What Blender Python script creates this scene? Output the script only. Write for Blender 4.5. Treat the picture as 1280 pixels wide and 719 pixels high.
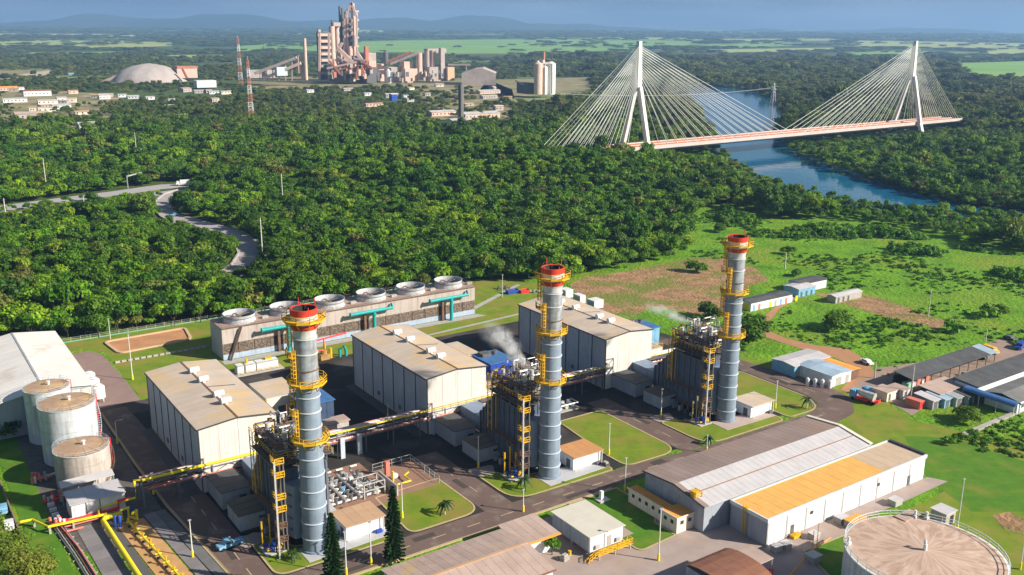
import bpy, math, random
from mathutils import Vector, Matrix
R_=math.radians
for o in list(bpy.data.objects): bpy.data.objects.remove(o,do_unlink=True)
SC=bpy.context.scene; COL=SC.collection
# ------------------------------------------------------------------ camera
FPX=1187.; CAMH=100.
pit=math.atan((359.5-38.5)/FPX); rl=R_(0.4)
fw=Vector((0,math.cos(pit),-math.sin(pit))); up0=Vector((0,math.sin(pit),math.cos(pit))); rt0=Vector((1,0,0))
RT=rt0*math.cos(rl)+up0*math.sin(rl); UP=up0*math.cos(rl)-rt0*math.sin(rl)
cam=bpy.data.objects.new('camera',bpy.data.cameras.new('camera')); COL.objects.link(cam)
cam.data.sensor_width=36; cam.data.lens=36*FPX/1280; cam.data.clip_end=60000; cam.data.clip_start=1
M=Matrix.Identity(4)
for i,v in enumerate((RT,UP,-fw)):
    for r in range(3): M[r][i]=v[r]
M.translation=(0,0,CAMH); cam.matrix_world=M
SC.camera=cam
# ------------------------------------------------------------------ light
SUN_AZ=R_(-16); SUN_EL=R_(29)          # azimuth measured from +x
sun=bpy.data.objects.new('sun',bpy.data.lights.new('sun','SUN')); COL.objects.link(sun)
sd=Vector((math.cos(SUN_AZ)*math.cos(SUN_EL),math.sin(SUN_AZ)*math.cos(SUN_EL),math.sin(SUN_EL)))
sun.rotation_euler=sd.to_track_quat('Z','Y').to_euler()
sun.data.energy=5.0; sun.data.angle=R_(0.53); sun.data.color=(1,.925,.79)
W=bpy.data.worlds.new('World'); SC.world=W; W.use_nodes=True
nt=W.node_tree; bg=nt.nodes['Background']
sky=nt.nodes.new('ShaderNodeTexSky'); sky.sky_type='NISHITA'; sky.sun_disc=False
sky.sun_elevation=SUN_EL; sky.sun_rotation=math.pi/2-SUN_AZ; sky.altitude=100; sky.air_density=1.2; sky.dust_density=.6
geo=nt.nodes.new('ShaderNodeTexCoord'); sep=nt.nodes.new('ShaderNodeSeparateXYZ')
nt.links.new(geo.outputs['Generated'],sep.inputs[0])
# distant cloud bank: blue-grey air low over the horizon all round, cloud texture in it
mr=nt.nodes.new('ShaderNodeMapRange'); mr.inputs[1].default_value=0.02; mr.inputs[2].default_value=.16; mr.inputs[3].default_value=1; mr.inputs[4].default_value=0
nt.links.new(sep.outputs[2],mr.inputs[0])
mp=nt.nodes.new('ShaderNodeMapping'); mp.inputs['Scale'].default_value=(3,3,22); nt.links.new(geo.outputs['Generated'],mp.inputs[0])
nz=nt.nodes.new('ShaderNodeTexNoise'); nz.inputs['Scale'].default_value=2.2; nz.inputs['Detail'].default_value=7; nt.links.new(mp.outputs[0],nz.inputs[0])
cr=nt.nodes.new('ShaderNodeValToRGB'); cr.color_ramp.elements[0].position=.40; cr.color_ramp.elements[1].position=.68
cr.color_ramp.elements[0].color=(1.35,2.05,3.3,1); cr.color_ramp.elements[1].color=(2.7,3.4,4.6,1)
nt.links.new(nz.outputs[0],cr.inputs[0])
mx=nt.nodes.new('ShaderNodeMix'); mx.data_type='RGBA'
nt.links.new(mr.outputs[0],mx.inputs[0]); nt.links.new(sky.outputs[0],mx.inputs[6]); nt.links.new(cr.outputs[0],mx.inputs[7])
nt.links.new(mx.outputs[2],bg.inputs[0]); bg.inputs[1].default_value=.05
SC.view_settings.view_transform='Standard'; SC.view_settings.look='None'; SC.view_settings.exposure=0.86; SC.view_settings.gamma=1
SC.render.engine='CYCLES'; SC.cycles.volume_bounces=2; SC.cycles.max_bounces=5; SC.cycles.transparent_max_bounces=16
SC.cycles.volume_step_rate=4
# ------------------------------------------------------------------ frames of reference
def ray(px,py): return fw*FPX+RT*(px-640)-UP*(py-359.5)
def P(px,py,z=0.):
    d=ray(px,py); t=(z-CAMH)/d.z; return Vector((d.x*t,d.y*t,z))
TH=R_(34.6); CT,ST=math.cos(TH),math.sin(TH); O=Vector((-38.73,169.17,0))
def UV(u,v,z=0.): return Vector((O.x+u*CT-v*ST,O.y+u*ST+v*CT,z))
def G(px,py,z=0.):                       # photo point -> plant grid metres
    p=P(px,py,z)-O; return (p.x*CT+p.y*ST,-p.x*ST+p.y*CT)
# ------------------------------------------------------------------ materials
MATS={}
def mat(name,c1,c2=None,scale=.3,rough=.85,metal=0,bump=0,streak=0,rand=0,corr=None,spec=.25,c3=None,s3=.05,t3=(.5,.62),ratio=(.35,.65),trans=0):
    if name in MATS: return MATS[name]
    m=bpy.data.materials.new(name); m.use_nodes=True; n=m.node_tree; N=n.nodes; L=n.links
    b=N['Principled BSDF']; b.inputs['Roughness'].default_value=rough; b.inputs['Metallic'].default_value=metal
    b.inputs['Specular IOR Level'].default_value=spec
    g=N.new('ShaderNodeNewGeometry'); col=None
    def mixc(f,a,bb,ty='MIX'):
        x=N.new('ShaderNodeMix'); x.data_type='RGBA'; x.blend_type=ty
        if isinstance(f,float): x.inputs[0].default_value=f
        else: L.new(f,x.inputs[0])
        for i,s in ((6,a),(7,bb)):
            if isinstance(s,tuple): x.inputs[i].default_value=(*s,1)
            else: L.new(s,x.inputs[i])
        return x.outputs[2]
    def noise(sc,det=5,vec=None,w=0):
        t=N.new('ShaderNodeTexNoise'); t.inputs['Scale'].default_value=sc; t.inputs['Detail'].default_value=det
        t.inputs['Roughness'].default_value=.6
        L.new(vec or g.outputs['Position'],t.inputs[0]); return t.outputs[0]
    def rng(s,a,bb,lo=0,hi=1):
        r=N.new('ShaderNodeMapRange'); r.inputs[1].default_value=a; r.inputs[2].default_value=bb
        r.inputs[3].default_value=lo; r.inputs[4].default_value=hi; L.new(s,r.inputs[0]); return r.outputs[0]
    col=tuple(c1)
    if c2: col=mixc(rng(noise(scale),*ratio),tuple(c1),tuple(c2))
    if c3: col=mixc(rng(noise(s3,6),*t3),col,tuple(c3))
    if streak:
        mp=N.new('ShaderNodeMapping'); mp.inputs['Scale'].default_value=(1,1,.08); L.new(g.outputs['Position'],mp.inputs[0])
        col=mixc(rng(noise(1.1,5,mp.outputs[0]),.45,.75,0,streak),col,(.5,.42,.33),'MULTIPLY')
    if rand:
        oi=N.new('ShaderNodeObjectInfo'); col=mixc(1.0,col,N.new('ShaderNodeCombineColor').outputs[0],'MULTIPLY') if False else col
        hs=N.new('ShaderNodeHueSaturation'); L.new(rng(oi.outputs['Random'],0,1,1-rand,1+rand),hs.inputs['Value'])
        if isinstance(col,tuple): hs.inputs['Color'].default_value=(*col,1)
        else: L.new(col,hs.inputs['Color'])
        col=hs.outputs[0]
    if isinstance(col,tuple): b.inputs['Base Color'].default_value=(*col,1)
    else: L.new(col,b.inputs['Base Color'])
    hs_=None
    if bump: hs_=noise(bump[0] if isinstance(bump,tuple) else 1.5,6)
    if corr:
        d=N.new('ShaderNodeVectorMath'); d.operation='DOT_PRODUCT'; d.inputs[1].default_value=(math.cos(corr[0]),math.sin(corr[0]),0)
        L.new(g.outputs['Position'],d.inputs[0]); q=N.new('ShaderNodeMath'); q.operation='MULTIPLY'; q.inputs[1].default_value=2*math.pi/corr[1]; L.new(d.outputs['Value'],q.inputs[0])
        w=N.new('ShaderNodeMath'); w.operation='SINE'; L.new(q.outputs[0],w.inputs[0]); hs_=w.outputs[0]
    if hs_:
        bp=N.new('ShaderNodeBump'); bp.inputs['Strength'].default_value=bump[1] if isinstance(bump,tuple) else .5
        bp.inputs['Distance'].default_value=(bump[2] if isinstance(bump,tuple) and len(bump)>2 else .05) if not corr else corr[2]
        L.new(hs_,bp.inputs['Height']); L.new(bp.outputs[0],b.inputs['Normal'])
    if trans:
        tr=N.new('ShaderNodeBsdfTranslucent'); ms=N.new('ShaderNodeMixShader'); ms.inputs[0].default_value=trans
        L.new(col,tr.inputs[0]) if not isinstance(col,tuple) else None
        L.new(b.outputs[0],ms.inputs[1]); L.new(tr.outputs[0],ms.inputs[2]); L.new(ms.outputs[0],N['Material Output'].inputs[0])
    MATS[name]=m; return m
UA,VA=TH,TH+math.pi/2
m_white=mat('white_paint',(.72,.72,.72),(.62,.63,.64),.4,.6,streak=.35)
m_wallf=mat('pale_wall_sheet',(.64,.60,.56),(.57,.53,.50),.25,.65,streak=.3,corr=(UA,.8,.025),rand=.02)
m_wallg=mat('grey_wall_sheet',(.35,.38,.43),(.30,.33,.38),.25,.6,streak=.35,corr=(VA,.8,.05),rand=.05)
m_roofb=mat('beige_roof_sheet',(.56,.455,.37),(.48,.39,.32),.14,.7,c3=(.60,.41,.20),s3=.09,t3=(.52,.72),rand=.03,corr=(VA,1.0,.03))
m_roofo=mat('orange_roof',(.56,.36,.13),(.50,.30,.10),.4,.85,rand=.02,c3=(.42,.34,.26),s3=.035,t3=(.5,.66))
m_roofoo=mat('bright_orange_roof',(.84,.36,.07),(.72,.31,.07),.5,.85)
m_rooft=mat('tan_roof_sheet',(.50,.32,.20),(.44,.28,.17),.3,.8,rand=.05)
m_roofp=mat('pinkish_roof_sheet',(.46,.34,.29),(.38,.28,.24),.3,.8,rand=.06,c3=(.5,.33,.15),s3=.12,t3=(.6,.7))
m_roofd=mat('brown_fibre_roof',(.30,.225,.20),(.24,.18,.16),.12,.85,rand=.06,c3=(.30,.21,.17),s3=.05)
m_roofl=mat('light_grey_roof',(.53,.50,.51),(.46,.44,.45),.3,.75,rand=.03,streak=0)
m_roofk=mat('dark_grey_roof',(.10,.10,.105),(.07,.07,.075),.3,.85,rand=.08)
m_rooftc=mat('terracotta_roof',(.26,.115,.07),(.20,.09,.06),.4,.85)
m_roofblue=mat('blue_roof_sheet',(.07,.17,.38),(.05,.13,.30),.3,.6)
m_roofgrn=mat('dark_olive_roof',(.13,.115,.09),(.10,.09,.07),.4,.85)
m_seam=mat('dark_seam',(.06,.06,.065))
m_base=mat('shed_base_dark',(.10,.10,.10))
m_chim=mat('blue_grey_steel',(.235,.29,.365),(.185,.235,.305),.5,.5,streak=.3)
m_chimu=mat('weathered_chimney_steel',(.36,.39,.42),(.22,.245,.28),.7,.55,streak=.9,c3=(.26,.19,.14),s3=.35,t3=(.6,.74))
m_chimw=mat('pale_chimney_band',(.62,.62,.62),(.5,.5,.5),.8,.5,streak=.5)
m_ring=mat('pale_ring_steel',(.48,.53,.60))
m_red=mat('red_paint',(.66,.055,.025),(.50,.05,.025),.8,.5,streak=.5)
m_yel=mat('yellow_paint',(.74,.45,.015),(.56,.30,.02),1.0,.6)
m_yelb=mat('bright_yellow_pipe',(.80,.66,.02),(.72,.56,.02),1.2,.45)
m_inside=mat('soot_dark_inside',(.03,.03,.03))  # flue soot; the same black paints the shade in the hut doorway
m_case=mat('boiler_casing_blue_grey',(.10,.13,.19),(.075,.10,.15),.4,.6,streak=.4)
m_rib=mat('boiler_rib_steel',(.16,.17,.20),(.11,.12,.14),.5,.6)
m_duct=mat('pale_blue_duct',(.22,.28,.38),(.18,.23,.32),.5,.6,streak=.3)
m_pipeg=mat('galvanised_pipe',(.50,.50,.50),(.36,.36,.37),.8,.45,metal=.3)
m_pipew=mat('insulation_cladding',(.66,.64,.62),(.45,.43,.41),1.0,.4,metal=.3)
m_rust=mat('rusty_steel',(.20,.11,.07),(.13,.08,.06),.7,.8)
m_steel=mat('dark_steel',(.14,.13,.13),(.09,.09,.09),.7,.7)
m_pred=mat('dusty_red_pipe',(.68,.17,.12),(.56,.20,.15),1.0,.55)
m_redb=mat('bright_red_pipe',(.80,.04,.04),(.66,.04,.04),1.0,.5)
m_conc=mat('concrete',(.42,.39,.36),(.33,.31,.29),.5,.9,bump=(2,.2))
m_concb=mat('pale_slab',(.47,.47,.49),(.40,.40,.42),.4,.9)
m_cream=mat('cream_wall',(.74,.68,.58),(.68,.61,.5),.5,.8,streak=.3)
m_whitew=mat('white_wall',(.72,.74,.77),(.65,.67,.71),.4,.7,streak=.15)
m_glass=mat('dark_window_glass',(.04,.05,.06),rough=.15,spec=.5)
m_teal=mat('teal_pipe',(.02,.36,.36),(.015,.28,.29),.8,.45)
m_blue=mat('blue_paint',(.03,.08,.42),(.02,.06,.33),.8,.5)
m_bluel=mat('light_blue_paint',(.20,.42,.60),(.15,.34,.5),.8,.5)
m_louv=mat('louvre_brown',(.10,.075,.06),(.22,.17,.13),1.6,.8,ratio=(.45,.6))
m_clad=mat('cooling_tower_cladding',(.45,.39,.36),(.40,.345,.32),.2,.75,streak=.7,rand=.04)
m_basin=mat('basin_blue_grey',(.36,.44,.55),(.30,.37,.47),.3,.8,streak=.3)
m_deckp=mat('tower_deck_pink',(.42,.30,.25),(.33,.24,.20),.4,.85)
m_fan=mat('fan_stack_shell',(.52,.53,.55),(.40,.41,.43),.8,.6,streak=.5)
m_tankw=mat('tank_white_shell',(.55,.58,.62),(.46,.49,.53),.4,.55,streak=.75)
m_tankg=mat('tank_dirty_shell',(.52,.46,.42),(.42,.37,.34),.5,.7,streak=.7)
m_tanktop=mat('tank_roof_rust',(.44,.30,.20),(.36,.235,.155),.35,.8,c3=(.55,.38,.17),s3=.18,t3=(.5,.66))
m_asph=mat('brown_asphalt',(.155,.106,.090),(.130,.088,.076),.12,.9,bump=(3,.2),c3=(.20,.155,.13),s3=.22,t3=(.52,.66))
m_yard=mat('yard_asphalt_shaded',(.038,.032,.030),(.030,.026,.024),.15,.9,bump=(3,.2),c3=(.075,.064,.058),s3=.06)  # asphalt colour darkened to deepen the shade between the halls
m_apron=mat('yard_apron_grey',(.105,.10,.098),(.09,.085,.083),.3,.9)
m_pave=mat('pink_grey_paving',(.38,.30,.27),(.32,.25,.23),.25,.9,c3=(.36,.27,.22),s3=.08,bump=(3,.3))
m_paveg=mat('grey_paving',(.22,.20,.205),(.18,.165,.17),.25,.9,rand=.12)
m_sand=mat('sand_pad',(.52,.30,.13),(.44,.25,.11),.3,.9)
m_brick=mat('brick_paving',(.30,.17,.12),(.25,.15,.11),.5,.9)
m_kerb=mat('kerb_yellowish',(.50,.37,.20),(.40,.31,.2),1.2,.9)
m_dash=mat('road_paint',(.50,.36,.24),(.40,.28,.2),2,.9)
m_grass=mat('lawn_grass',(.175,.235,.014),(.115,.185,.010),.22,.95,bump=(4,.5),c3=(.25,.19,.045),s3=.10,t3=(.46,.68))
m_grassb=mat('bright_lawn',(.085,.20,.010),(.060,.155,.008),.3,.95,bump=(4,.5),c3=(.17,.19,.025),s3=.13,t3=(.5,.7))
m_dirt=mat('reddish_dirt',(.40,.24,.12),(.24,.135,.07),.22,.95,bump=(.8,1,.8),c3=(.17,.19,.035),s3=.055,t3=(.47,.60))
m_dirt2=mat('clay_bank',(.50,.25,.12),(.38,.19,.09),.2,.95,bump=(1,.6,.3))
m_far_road=mat('grey_road',(.38,.36,.37),(.34,.32,.33),.2,.9)
m_pole=mat('pole_concrete',(.58,.55,.50),(.5,.47,.42),.8,.8)
m_polew=mat('white_pole',(.60,.59,.57))
m_wood=mat('tree_bark',(.09,.065,.045),(.06,.045,.03),1.2,.95)
m_cable=mat('stay_cable_sheath',(.75,.76,.70),rough=.5)
m_pylon=mat('pylon_concrete',(.72,.71,.69),(.62,.61,.59),.1,.8)
m_deck=mat('bridge_deck_red',(.62,.21,.09),(.54,.19,.08),.06,.9)
m_decks=mat('bridge_deck_side',(.55,.48,.46),(.48,.42,.40),.1,.9)
m_cem=mat('cement_plant_pink',(.70,.51,.43),(.60,.43,.36),.05,.9,streak=.5)
m_cem2=mat('cement_plant_grey',(.50,.42,.385),(.38,.32,.30),.06,.9,streak=.4)
m_cemd=mat('cement_plant_shade_steel',(.10,.12,.14),(.14,.13,.13),.06,.8)  # dark steel; the tone also paints shade on left faces and in recesses
m_cemr=mat('cement_plant_red',(.48,.16,.09),(.42,.2,.14),.08,.9)
m_pile=mat('limestone_pile',(.42,.365,.34),(.35,.30,.28),.05,.95,bump=(.3,.6,1))
m_rub=mat('black_rubber',(.02,.02,.02))
m_water=None
def leafmat(name,ca,cb,cc,rnd=.25,brown=None):
    m=bpy.data.materials.new(name); m.use_nodes=True; n=m.node_tree; N=n.nodes; L=n.links
    b=N['Principled BSDF']; b.inputs['Roughness'].default_value=.55; b.inputs['Specular IOR Level'].default_value=.25
    oi=N.new('ShaderNodeObjectInfo'); r=N.new('ShaderNodeValToRGB'); e=r.color_ramp.elements
    e[0].color=(*ca,1); e[1].color=(*cc,1); e[1].position=1; k=e.new(.5); k.color=(*cb,1)
    if brown: k=e.new(.93); k.color=(*cc,1); e[-1].color=(*brown,1)
    L.new(oi.outputs['Random'],r.inputs[0])
    g=N.new('ShaderNodeNewGeometry'); t=N.new('ShaderNodeTexNoise'); t.inputs['Scale'].default_value=.45; t.inputs['Detail'].default_value=4
    L.new(g.outputs['Position'],t.inputs[0]); mr=N.new('ShaderNodeMapRange'); mr.inputs[1].default_value=.3; mr.inputs[2].default_value=.7; mr.inputs[3].default_value=1-rnd; mr.inputs[4].default_value=1+rnd
    L.new(t.outputs[0],mr.inputs[0])
    # broad patches of drier and lusher growth
    t2=N.new('ShaderNodeTexNoise'); t2.inputs['Scale'].default_value=.012; t2.inputs['Detail'].default_value=3; L.new(g.outputs['Position'],t2.inputs[0])
    m2=N.new('ShaderNodeMapRange'); m2.inputs[1].default_value=.35; m2.inputs[2].default_value=.65; m2.inputs[3].default_value=.497; m2.inputs[4].default_value=.516; L.new(t2.outputs[0],m2.inputs[0])
    hs=N.new('ShaderNodeHueSaturation'); L.new(r.outputs[0],hs.inputs['Color']); L.new(mr.outputs[0],hs.inputs['Value']); L.new(m2.outputs[0],hs.inputs['Hue'])
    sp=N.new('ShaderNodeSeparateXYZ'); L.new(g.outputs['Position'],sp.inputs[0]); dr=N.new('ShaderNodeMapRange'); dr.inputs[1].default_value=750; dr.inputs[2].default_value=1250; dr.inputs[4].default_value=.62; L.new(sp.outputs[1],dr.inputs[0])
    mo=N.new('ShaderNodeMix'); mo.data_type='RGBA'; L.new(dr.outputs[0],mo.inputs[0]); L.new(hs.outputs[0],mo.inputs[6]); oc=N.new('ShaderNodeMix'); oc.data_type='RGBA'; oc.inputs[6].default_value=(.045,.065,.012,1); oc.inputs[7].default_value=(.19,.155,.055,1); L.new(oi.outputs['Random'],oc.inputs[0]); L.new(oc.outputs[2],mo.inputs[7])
    class _H: outputs=[mo.outputs[2]]
    hs=_H
    L.new(hs.outputs[0],b.inputs['Base Color'])
    tr=N.new('ShaderNodeBsdfTranslucent'); ms=N.new('ShaderNodeMixShader'); ms.inputs[0].default_value=.34
    L.new(hs.outputs[0],tr.inputs[0]); L.new(b.outputs[0],ms.inputs[1]); L.new(tr.outputs[0],ms.inputs[2]); L.new(ms.outputs[0],N['Material Output'].inputs[0])
    return m
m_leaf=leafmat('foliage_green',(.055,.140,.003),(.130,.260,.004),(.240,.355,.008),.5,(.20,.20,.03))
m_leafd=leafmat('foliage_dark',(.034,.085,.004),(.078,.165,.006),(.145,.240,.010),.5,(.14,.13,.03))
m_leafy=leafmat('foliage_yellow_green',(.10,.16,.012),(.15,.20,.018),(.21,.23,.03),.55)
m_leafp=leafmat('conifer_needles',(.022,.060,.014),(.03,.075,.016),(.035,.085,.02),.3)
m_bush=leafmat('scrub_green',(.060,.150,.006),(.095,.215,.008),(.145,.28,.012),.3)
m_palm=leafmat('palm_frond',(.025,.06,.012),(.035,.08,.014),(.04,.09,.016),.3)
# ------------------------------------------------------------------ mesh builder
class MB:
    def __init__(s): s.v=[]; s.f=[]
    def add(s,vs,fs):
        b=len(s.v); s.v+=[tuple(x) for x in vs]; s.f+=[tuple(i+b for i in f) for f in fs]; return s
    def box(s,x0,y0,z0,x1,y1,z1):
        if x0>x1: x0,x1=x1,x0
        if y0>y1: y0,y1=y1,y0
        return s.add([(x0,y0,z0),(x1,y0,z0),(x1,y1,z0),(x0,y1,z0),(x0,y0,z1),(x1,y0,z1),(x1,y1,z1),(x0,y1,z1)],
          [(0,3,2,1),(4,5,6,7),(0,1,5,4),(1,2,6,5),(2,3,7,6),(3,0,4,7)])
    def prism(s,poly,z0,z1):
        n=len(poly)
        a=sum(poly[i][0]*poly[(i+1)%n][1]-poly[(i+1)%n][0]*poly[i][1] for i in range(n))
        if a<0: poly=poly[::-1]
        f=lambda z,p: z(p[0],p[1]) if callable(z) else z
        return s.add([(p[0],p[1],f(z0,p)) for p in poly]+[(p[0],p[1],f(z1,p)) for p in poly],
          [tuple(range(n))[::-1],tuple(range(n,2*n))]+[(i,(i+1)%n,n+(i+1)%n,n+i) for i in range(n)])
    def face(s,vs): return s.add(vs,[tuple(range(len(vs)))])
    def tube(s,pts,r,n=6,r2=None,cap=True):
        pts=[Vector(p) for p in pts]; rings=[]; 
        for i,p in enumerate(pts):
            d=(pts[min(i+1,len(pts)-1)]-pts[max(i-1,0)]).normalized()
            a=Vector((0,0,1)) if abs(d.z)<.9 else Vector((1,0,0))
            x=d.cross(a).normalized(); y=x.cross(d).normalized()
            rr=r if r2 is None else r+(r2-r)*i/(len(pts)-1)
            rings.append([p+x*(rr*math.cos(2*math.pi*k/n))-y*(rr*math.sin(2*math.pi*k/n)) for k in range(n)])
        vs=[v for q in rings for v in q]; fs=[]
        for i in range(len(pts)-1):
            for k in range(n): fs.append((i*n+k,i*n+(k+1)%n,(i+1)*n+(k+1)%n,(i+1)*n+k))
        if cap: fs+=[tuple(range(n))[::-1],tuple(range((len(pts)-1)*n,len(pts)*n))]
        return s.add(vs,fs)
    def bar(s,a,b,w,h=None):
        a,b=Vector(a),Vector(b); d=(b-a).normalized(); u=Vector((0,0,1)) if abs(d.z)<.95 else Vector((1,0,0))
        x=d.cross(u).normalized()*(w/2); y=x.cross(d).normalized()*((h or w)/2)
        vs=[p+i*x+j*y for p in (a,b) for i,j in ((-1,-1),(1,-1),(1,1),(-1,1))]
        return s.add(vs,[(0,1,2,3),(7,6,5,4),(0,4,5,1),(1,5,6,2),(2,6,7,3),(3,7,4,0)])
    def lathe(s,prof,n=32,cx=0,cy=0,a0=0,a1=None):
        full=a1 is None; a1=a0+2*math.pi if full else a1; m=n if full else n+1
        vs=[(cx+r*math.cos(a0+(a1-a0)*k/n),cy+r*math.sin(a0+(a1-a0)*k/n),z) for r,z in prof for k in range(m)]
        fs=[(i*m+k,i*m+(k+1)%m,(i+1)*m+(k+1)%m,(i+1)*m+k) for i in range(len(prof)-1) for k in range(n)]
        return s.add(vs,fs)
    def cyl(s,cx,cy,z0,z1,r,n=16,r1=None):
        r1=r if r1 is None else r1
        return s.lathe([(.001,z0),(r,z0),(r1,z1),(.001,z1)],n,cx,cy)
    def sphere(s,c,r,n=10,m=6,sx=1,sy=1,sz=1):
        vs=[(c[0]+sx*r*math.sin(math.pi*j/m)*math.cos(2*math.pi*k/n),c[1]+sy*r*math.sin(math.pi*j/m)*math.sin(2*math.pi*k/n),c[2]-sz*r*math.cos(math.pi*j/m)) for j in range(m+1) for k in range(n)]
        return s.add(vs,[(j*n+k,j*n+(k+1)%n,(j+1)*n+(k+1)%n,(j+1)*n+k) for j in range(m) for k in range(n)])
    def rail(s,pts,h=1.1,w=.10,post=2.0):
        pts=[Vector(p) for p in pts]
        for a,b in zip(pts,pts[1:]):
            L=(b-a).length; n=max(1,int(L/post)); up=Vector((0,0,h))
            s.bar(a+up,b+up,w); s.bar(a+up*.5,b+up*.5,w*.8)
            for i in range(n+1): p=a.lerp(b,i/n); s.bar(p,p+up,w)
        return s
    def mesh(s,name,m,smooth=None):
        me=bpy.data.meshes.new(name); me.from_pydata(s.v,[],s.f); me.materials.append(m); me.update()
        if smooth:
            me.polygons.foreach_set('use_smooth',[True]*len(me.polygons)); me.set_sharp_from_angle(angle=R_(35))
        return me
    def build(s,name,m,parent=None,loc=None,smooth=None):
        o=bpy.data.objects.new(name,s.mesh(name,m,smooth)); COL.objects.link(o); o.parent=parent
        if loc: o.location=loc
        return o
def B(*a): return MB().box(*a)
def part(name,me,parent,loc=(0,0,0),rz=0):
    o=bpy.data.objects.new(name,me); COL.objects.link(o); o.parent=parent; o.location=loc; o.rotation_euler.z=rz; return o
def tag(o,label,cat=None,group=None,kind=None):
    o['label']=label
    if cat: o['category']=cat
    if group: o['group']=group
    if kind: o['kind']=kind
    return o
def thing(name,label,cat,loc,rz=0.,group=None,kind=None):
    o=bpy.data.objects.new(name,None); COL.objects.link(o); o.location=loc; o.rotation_euler.z=rz; o.empty_display_size=1
    return tag(o,label,cat,group,kind)
def tuv(name,label,cat,u,v,group=None,z=0): return thing(name,label,cat,UV(u,v,z),TH,group)
def copy_tree(o,label=None,dloc=None,loc=None,parent=None,rz=None,group=None):
    c=o.copy(); COL.objects.link(c); c.parent=parent
    if parent is None:
        if loc is not None: c.location=loc
        if dloc is not None: c.location=o.location+dloc
        if rz is not None: c.rotation_euler.z=rz
        if label: c['label']=label
        if group: c['group']=group
    for ch in o.children: copy_tree(ch,parent=c)
    return c
def struct(o,label=None):
    o['kind']='structure'
    if label: o['label']=label
    return o
def pip(x,y,poly):
    c=False; j=len(poly)-1
    for i in range(len(poly)):
        xi,yi=poly[i][0],poly[i][1]; xj,yj=poly[j][0],poly[j][1]
        if (yi>y)!=(yj>y) and x<(xj-xi)*(y-yi)/(yj-yi)+xi: c=not c
        j=i
    return c
def rounded(poly,r,n=6):
    out=[]; N=len(poly)
    for i in range(N):
        p=Vector(poly[i][:2]); a=Vector(poly[i-1][:2])-p; b=Vector(poly[(i+1)%N][:2])-p
        rr=min(r if not isinstance(r,(list,tuple)) else r[i],a.length*.48,b.length*.48); 
        if rr<.05: out.append(tuple(p)); continue
        s=p+a.normalized()*rr; e=p+b.normalized()*rr
        for k in range(n+1):
            t=k/n; q=s*(1-t)**2+p*2*t*(1-t)+e*t*t; out.append((q.x,q.y))
    return out
def uvp(poly): return [tuple(UV(a,b)[:2]) for a,b in poly]
def pxp(poly): return [tuple(P(a,b)[:2]) for a,b in poly]
# ================================================================== SETTING
def hgt(x,y):
    g=20*math.exp(-((x+12)/138)**2-((y-650)/75)**2)-3.0
    return max(0.,g)+max(0.,y-4000)*.011          # hill before the bridge; far plain rises gently
def PT(px,py):
    z=0.
    for _ in range(60): p=P(px,py,z); z=z*.5+.5*min(95,hgt(p.x,p.y))
    return P(px,py,z)
def ptp(poly): return [tuple(PT(a,b)) for a,b in poly]
def axis(dense0,dense1,st,lo,hi):
    a=[]; x=dense0
    while x<=dense1: a.append(x); x+=st
    s=st; x=dense0
    while x>lo: s*=1.35; x-=s; a.insert(0,x)
    s=st; x=a[-1]
    while x<hi: s*=1.35; x+=s; a.append(x)
    return a
xs=axis(-320,340,20,-9500,9500); ys=axis(480,860,20,-80,15500)
g=MB(); nx=len(xs)
g.v=[(x,y,hgt(x,y)) for y in ys for x in xs]
g.f=[(j*nx+i,j*nx+i+1,(j+1)*nx+i+1,(j+1)*nx+i) for j in range(len(ys)-1) for i in range(nx-1)]
m_ground=mat('wild_ground',(.050,.090,.014),(.075,.110,.018),.05,.95,c3=(.20,.25,.08),s3=.0011,t3=(.52,.56),bump=(.15,1,1.5))
struct(g.build('ground',m_ground,smooth=True))
def sheet(name,poly,z,m,label=None,th=None,zb=None):
    b=MB()
    if th: b.prism(poly,z-th,z)
    else:
        a=sum(poly[i][0]*poly[(i+1)%len(poly)][1]-poly[(i+1)%len(poly)][0]*poly[i][1] for i in range(len(poly)))
        if a<0: poly=poly[::-1]
        b.face([(p[0],p[1],z) for p in poly])
    o=b.build(name,m); return struct(o,label)
def kerb(poly,z0,z1,w,m,name='kerb',closed=True,label=None):
    """a real raised edging following a closed outline"""
    n=len(poly); pts=[Vector(p) for p in poly]
    ar=sum(pts[i].x*pts[(i+1)%n].y-pts[(i+1)%n].x*pts[i].y for i in range(n)); sg=1 if ar>0 else -1
    off=[]
    for i in range(n):
        a=pts[i-1] if (closed or i>0) else pts[i]; c=pts[(i+1)%n] if (closed or i<n-1) else pts[i]
        d=(c-a).normalized(); nrm=Vector((-d.y,d.x))*sg*w; off.append(pts[i]+nrm)
    b=MB()
    for i in range(n if closed else n-1):
        j=(i+1)%n; q=[pts[i],pts[j],off[j],off[i]]
        vs=[(p.x,p.y,z0) for p in q]+[(p.x,p.y,z1) for p in q]
        b.add(vs,[(4,5,6,7),(0,1,5,4),(2,3,7,6)] if sg>0 else [(7,6,5,4),(0,4,5,1),(2,6,7,3)])
    return struct(b.build(name,m),label)
CLEAR_PX=[(-400,440),(75,428),(262,402),(600,353),(690,353),(720,347),(860,320),(866,268),(905,256),(960,274),(1080,277),(1165,293),(1280,318),(1600,352),(1900,900),(-900,900)]
CLEAR=pxp(CLEAR_PX)
m_meadow=mat('wild_meadow',(.155,.33,.008),(.085,.205,.006),.09,.95,bump=(.6,1,1.2),c3=(.19,.26,.018),s3=.03,t3=(.48,.66))
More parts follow.
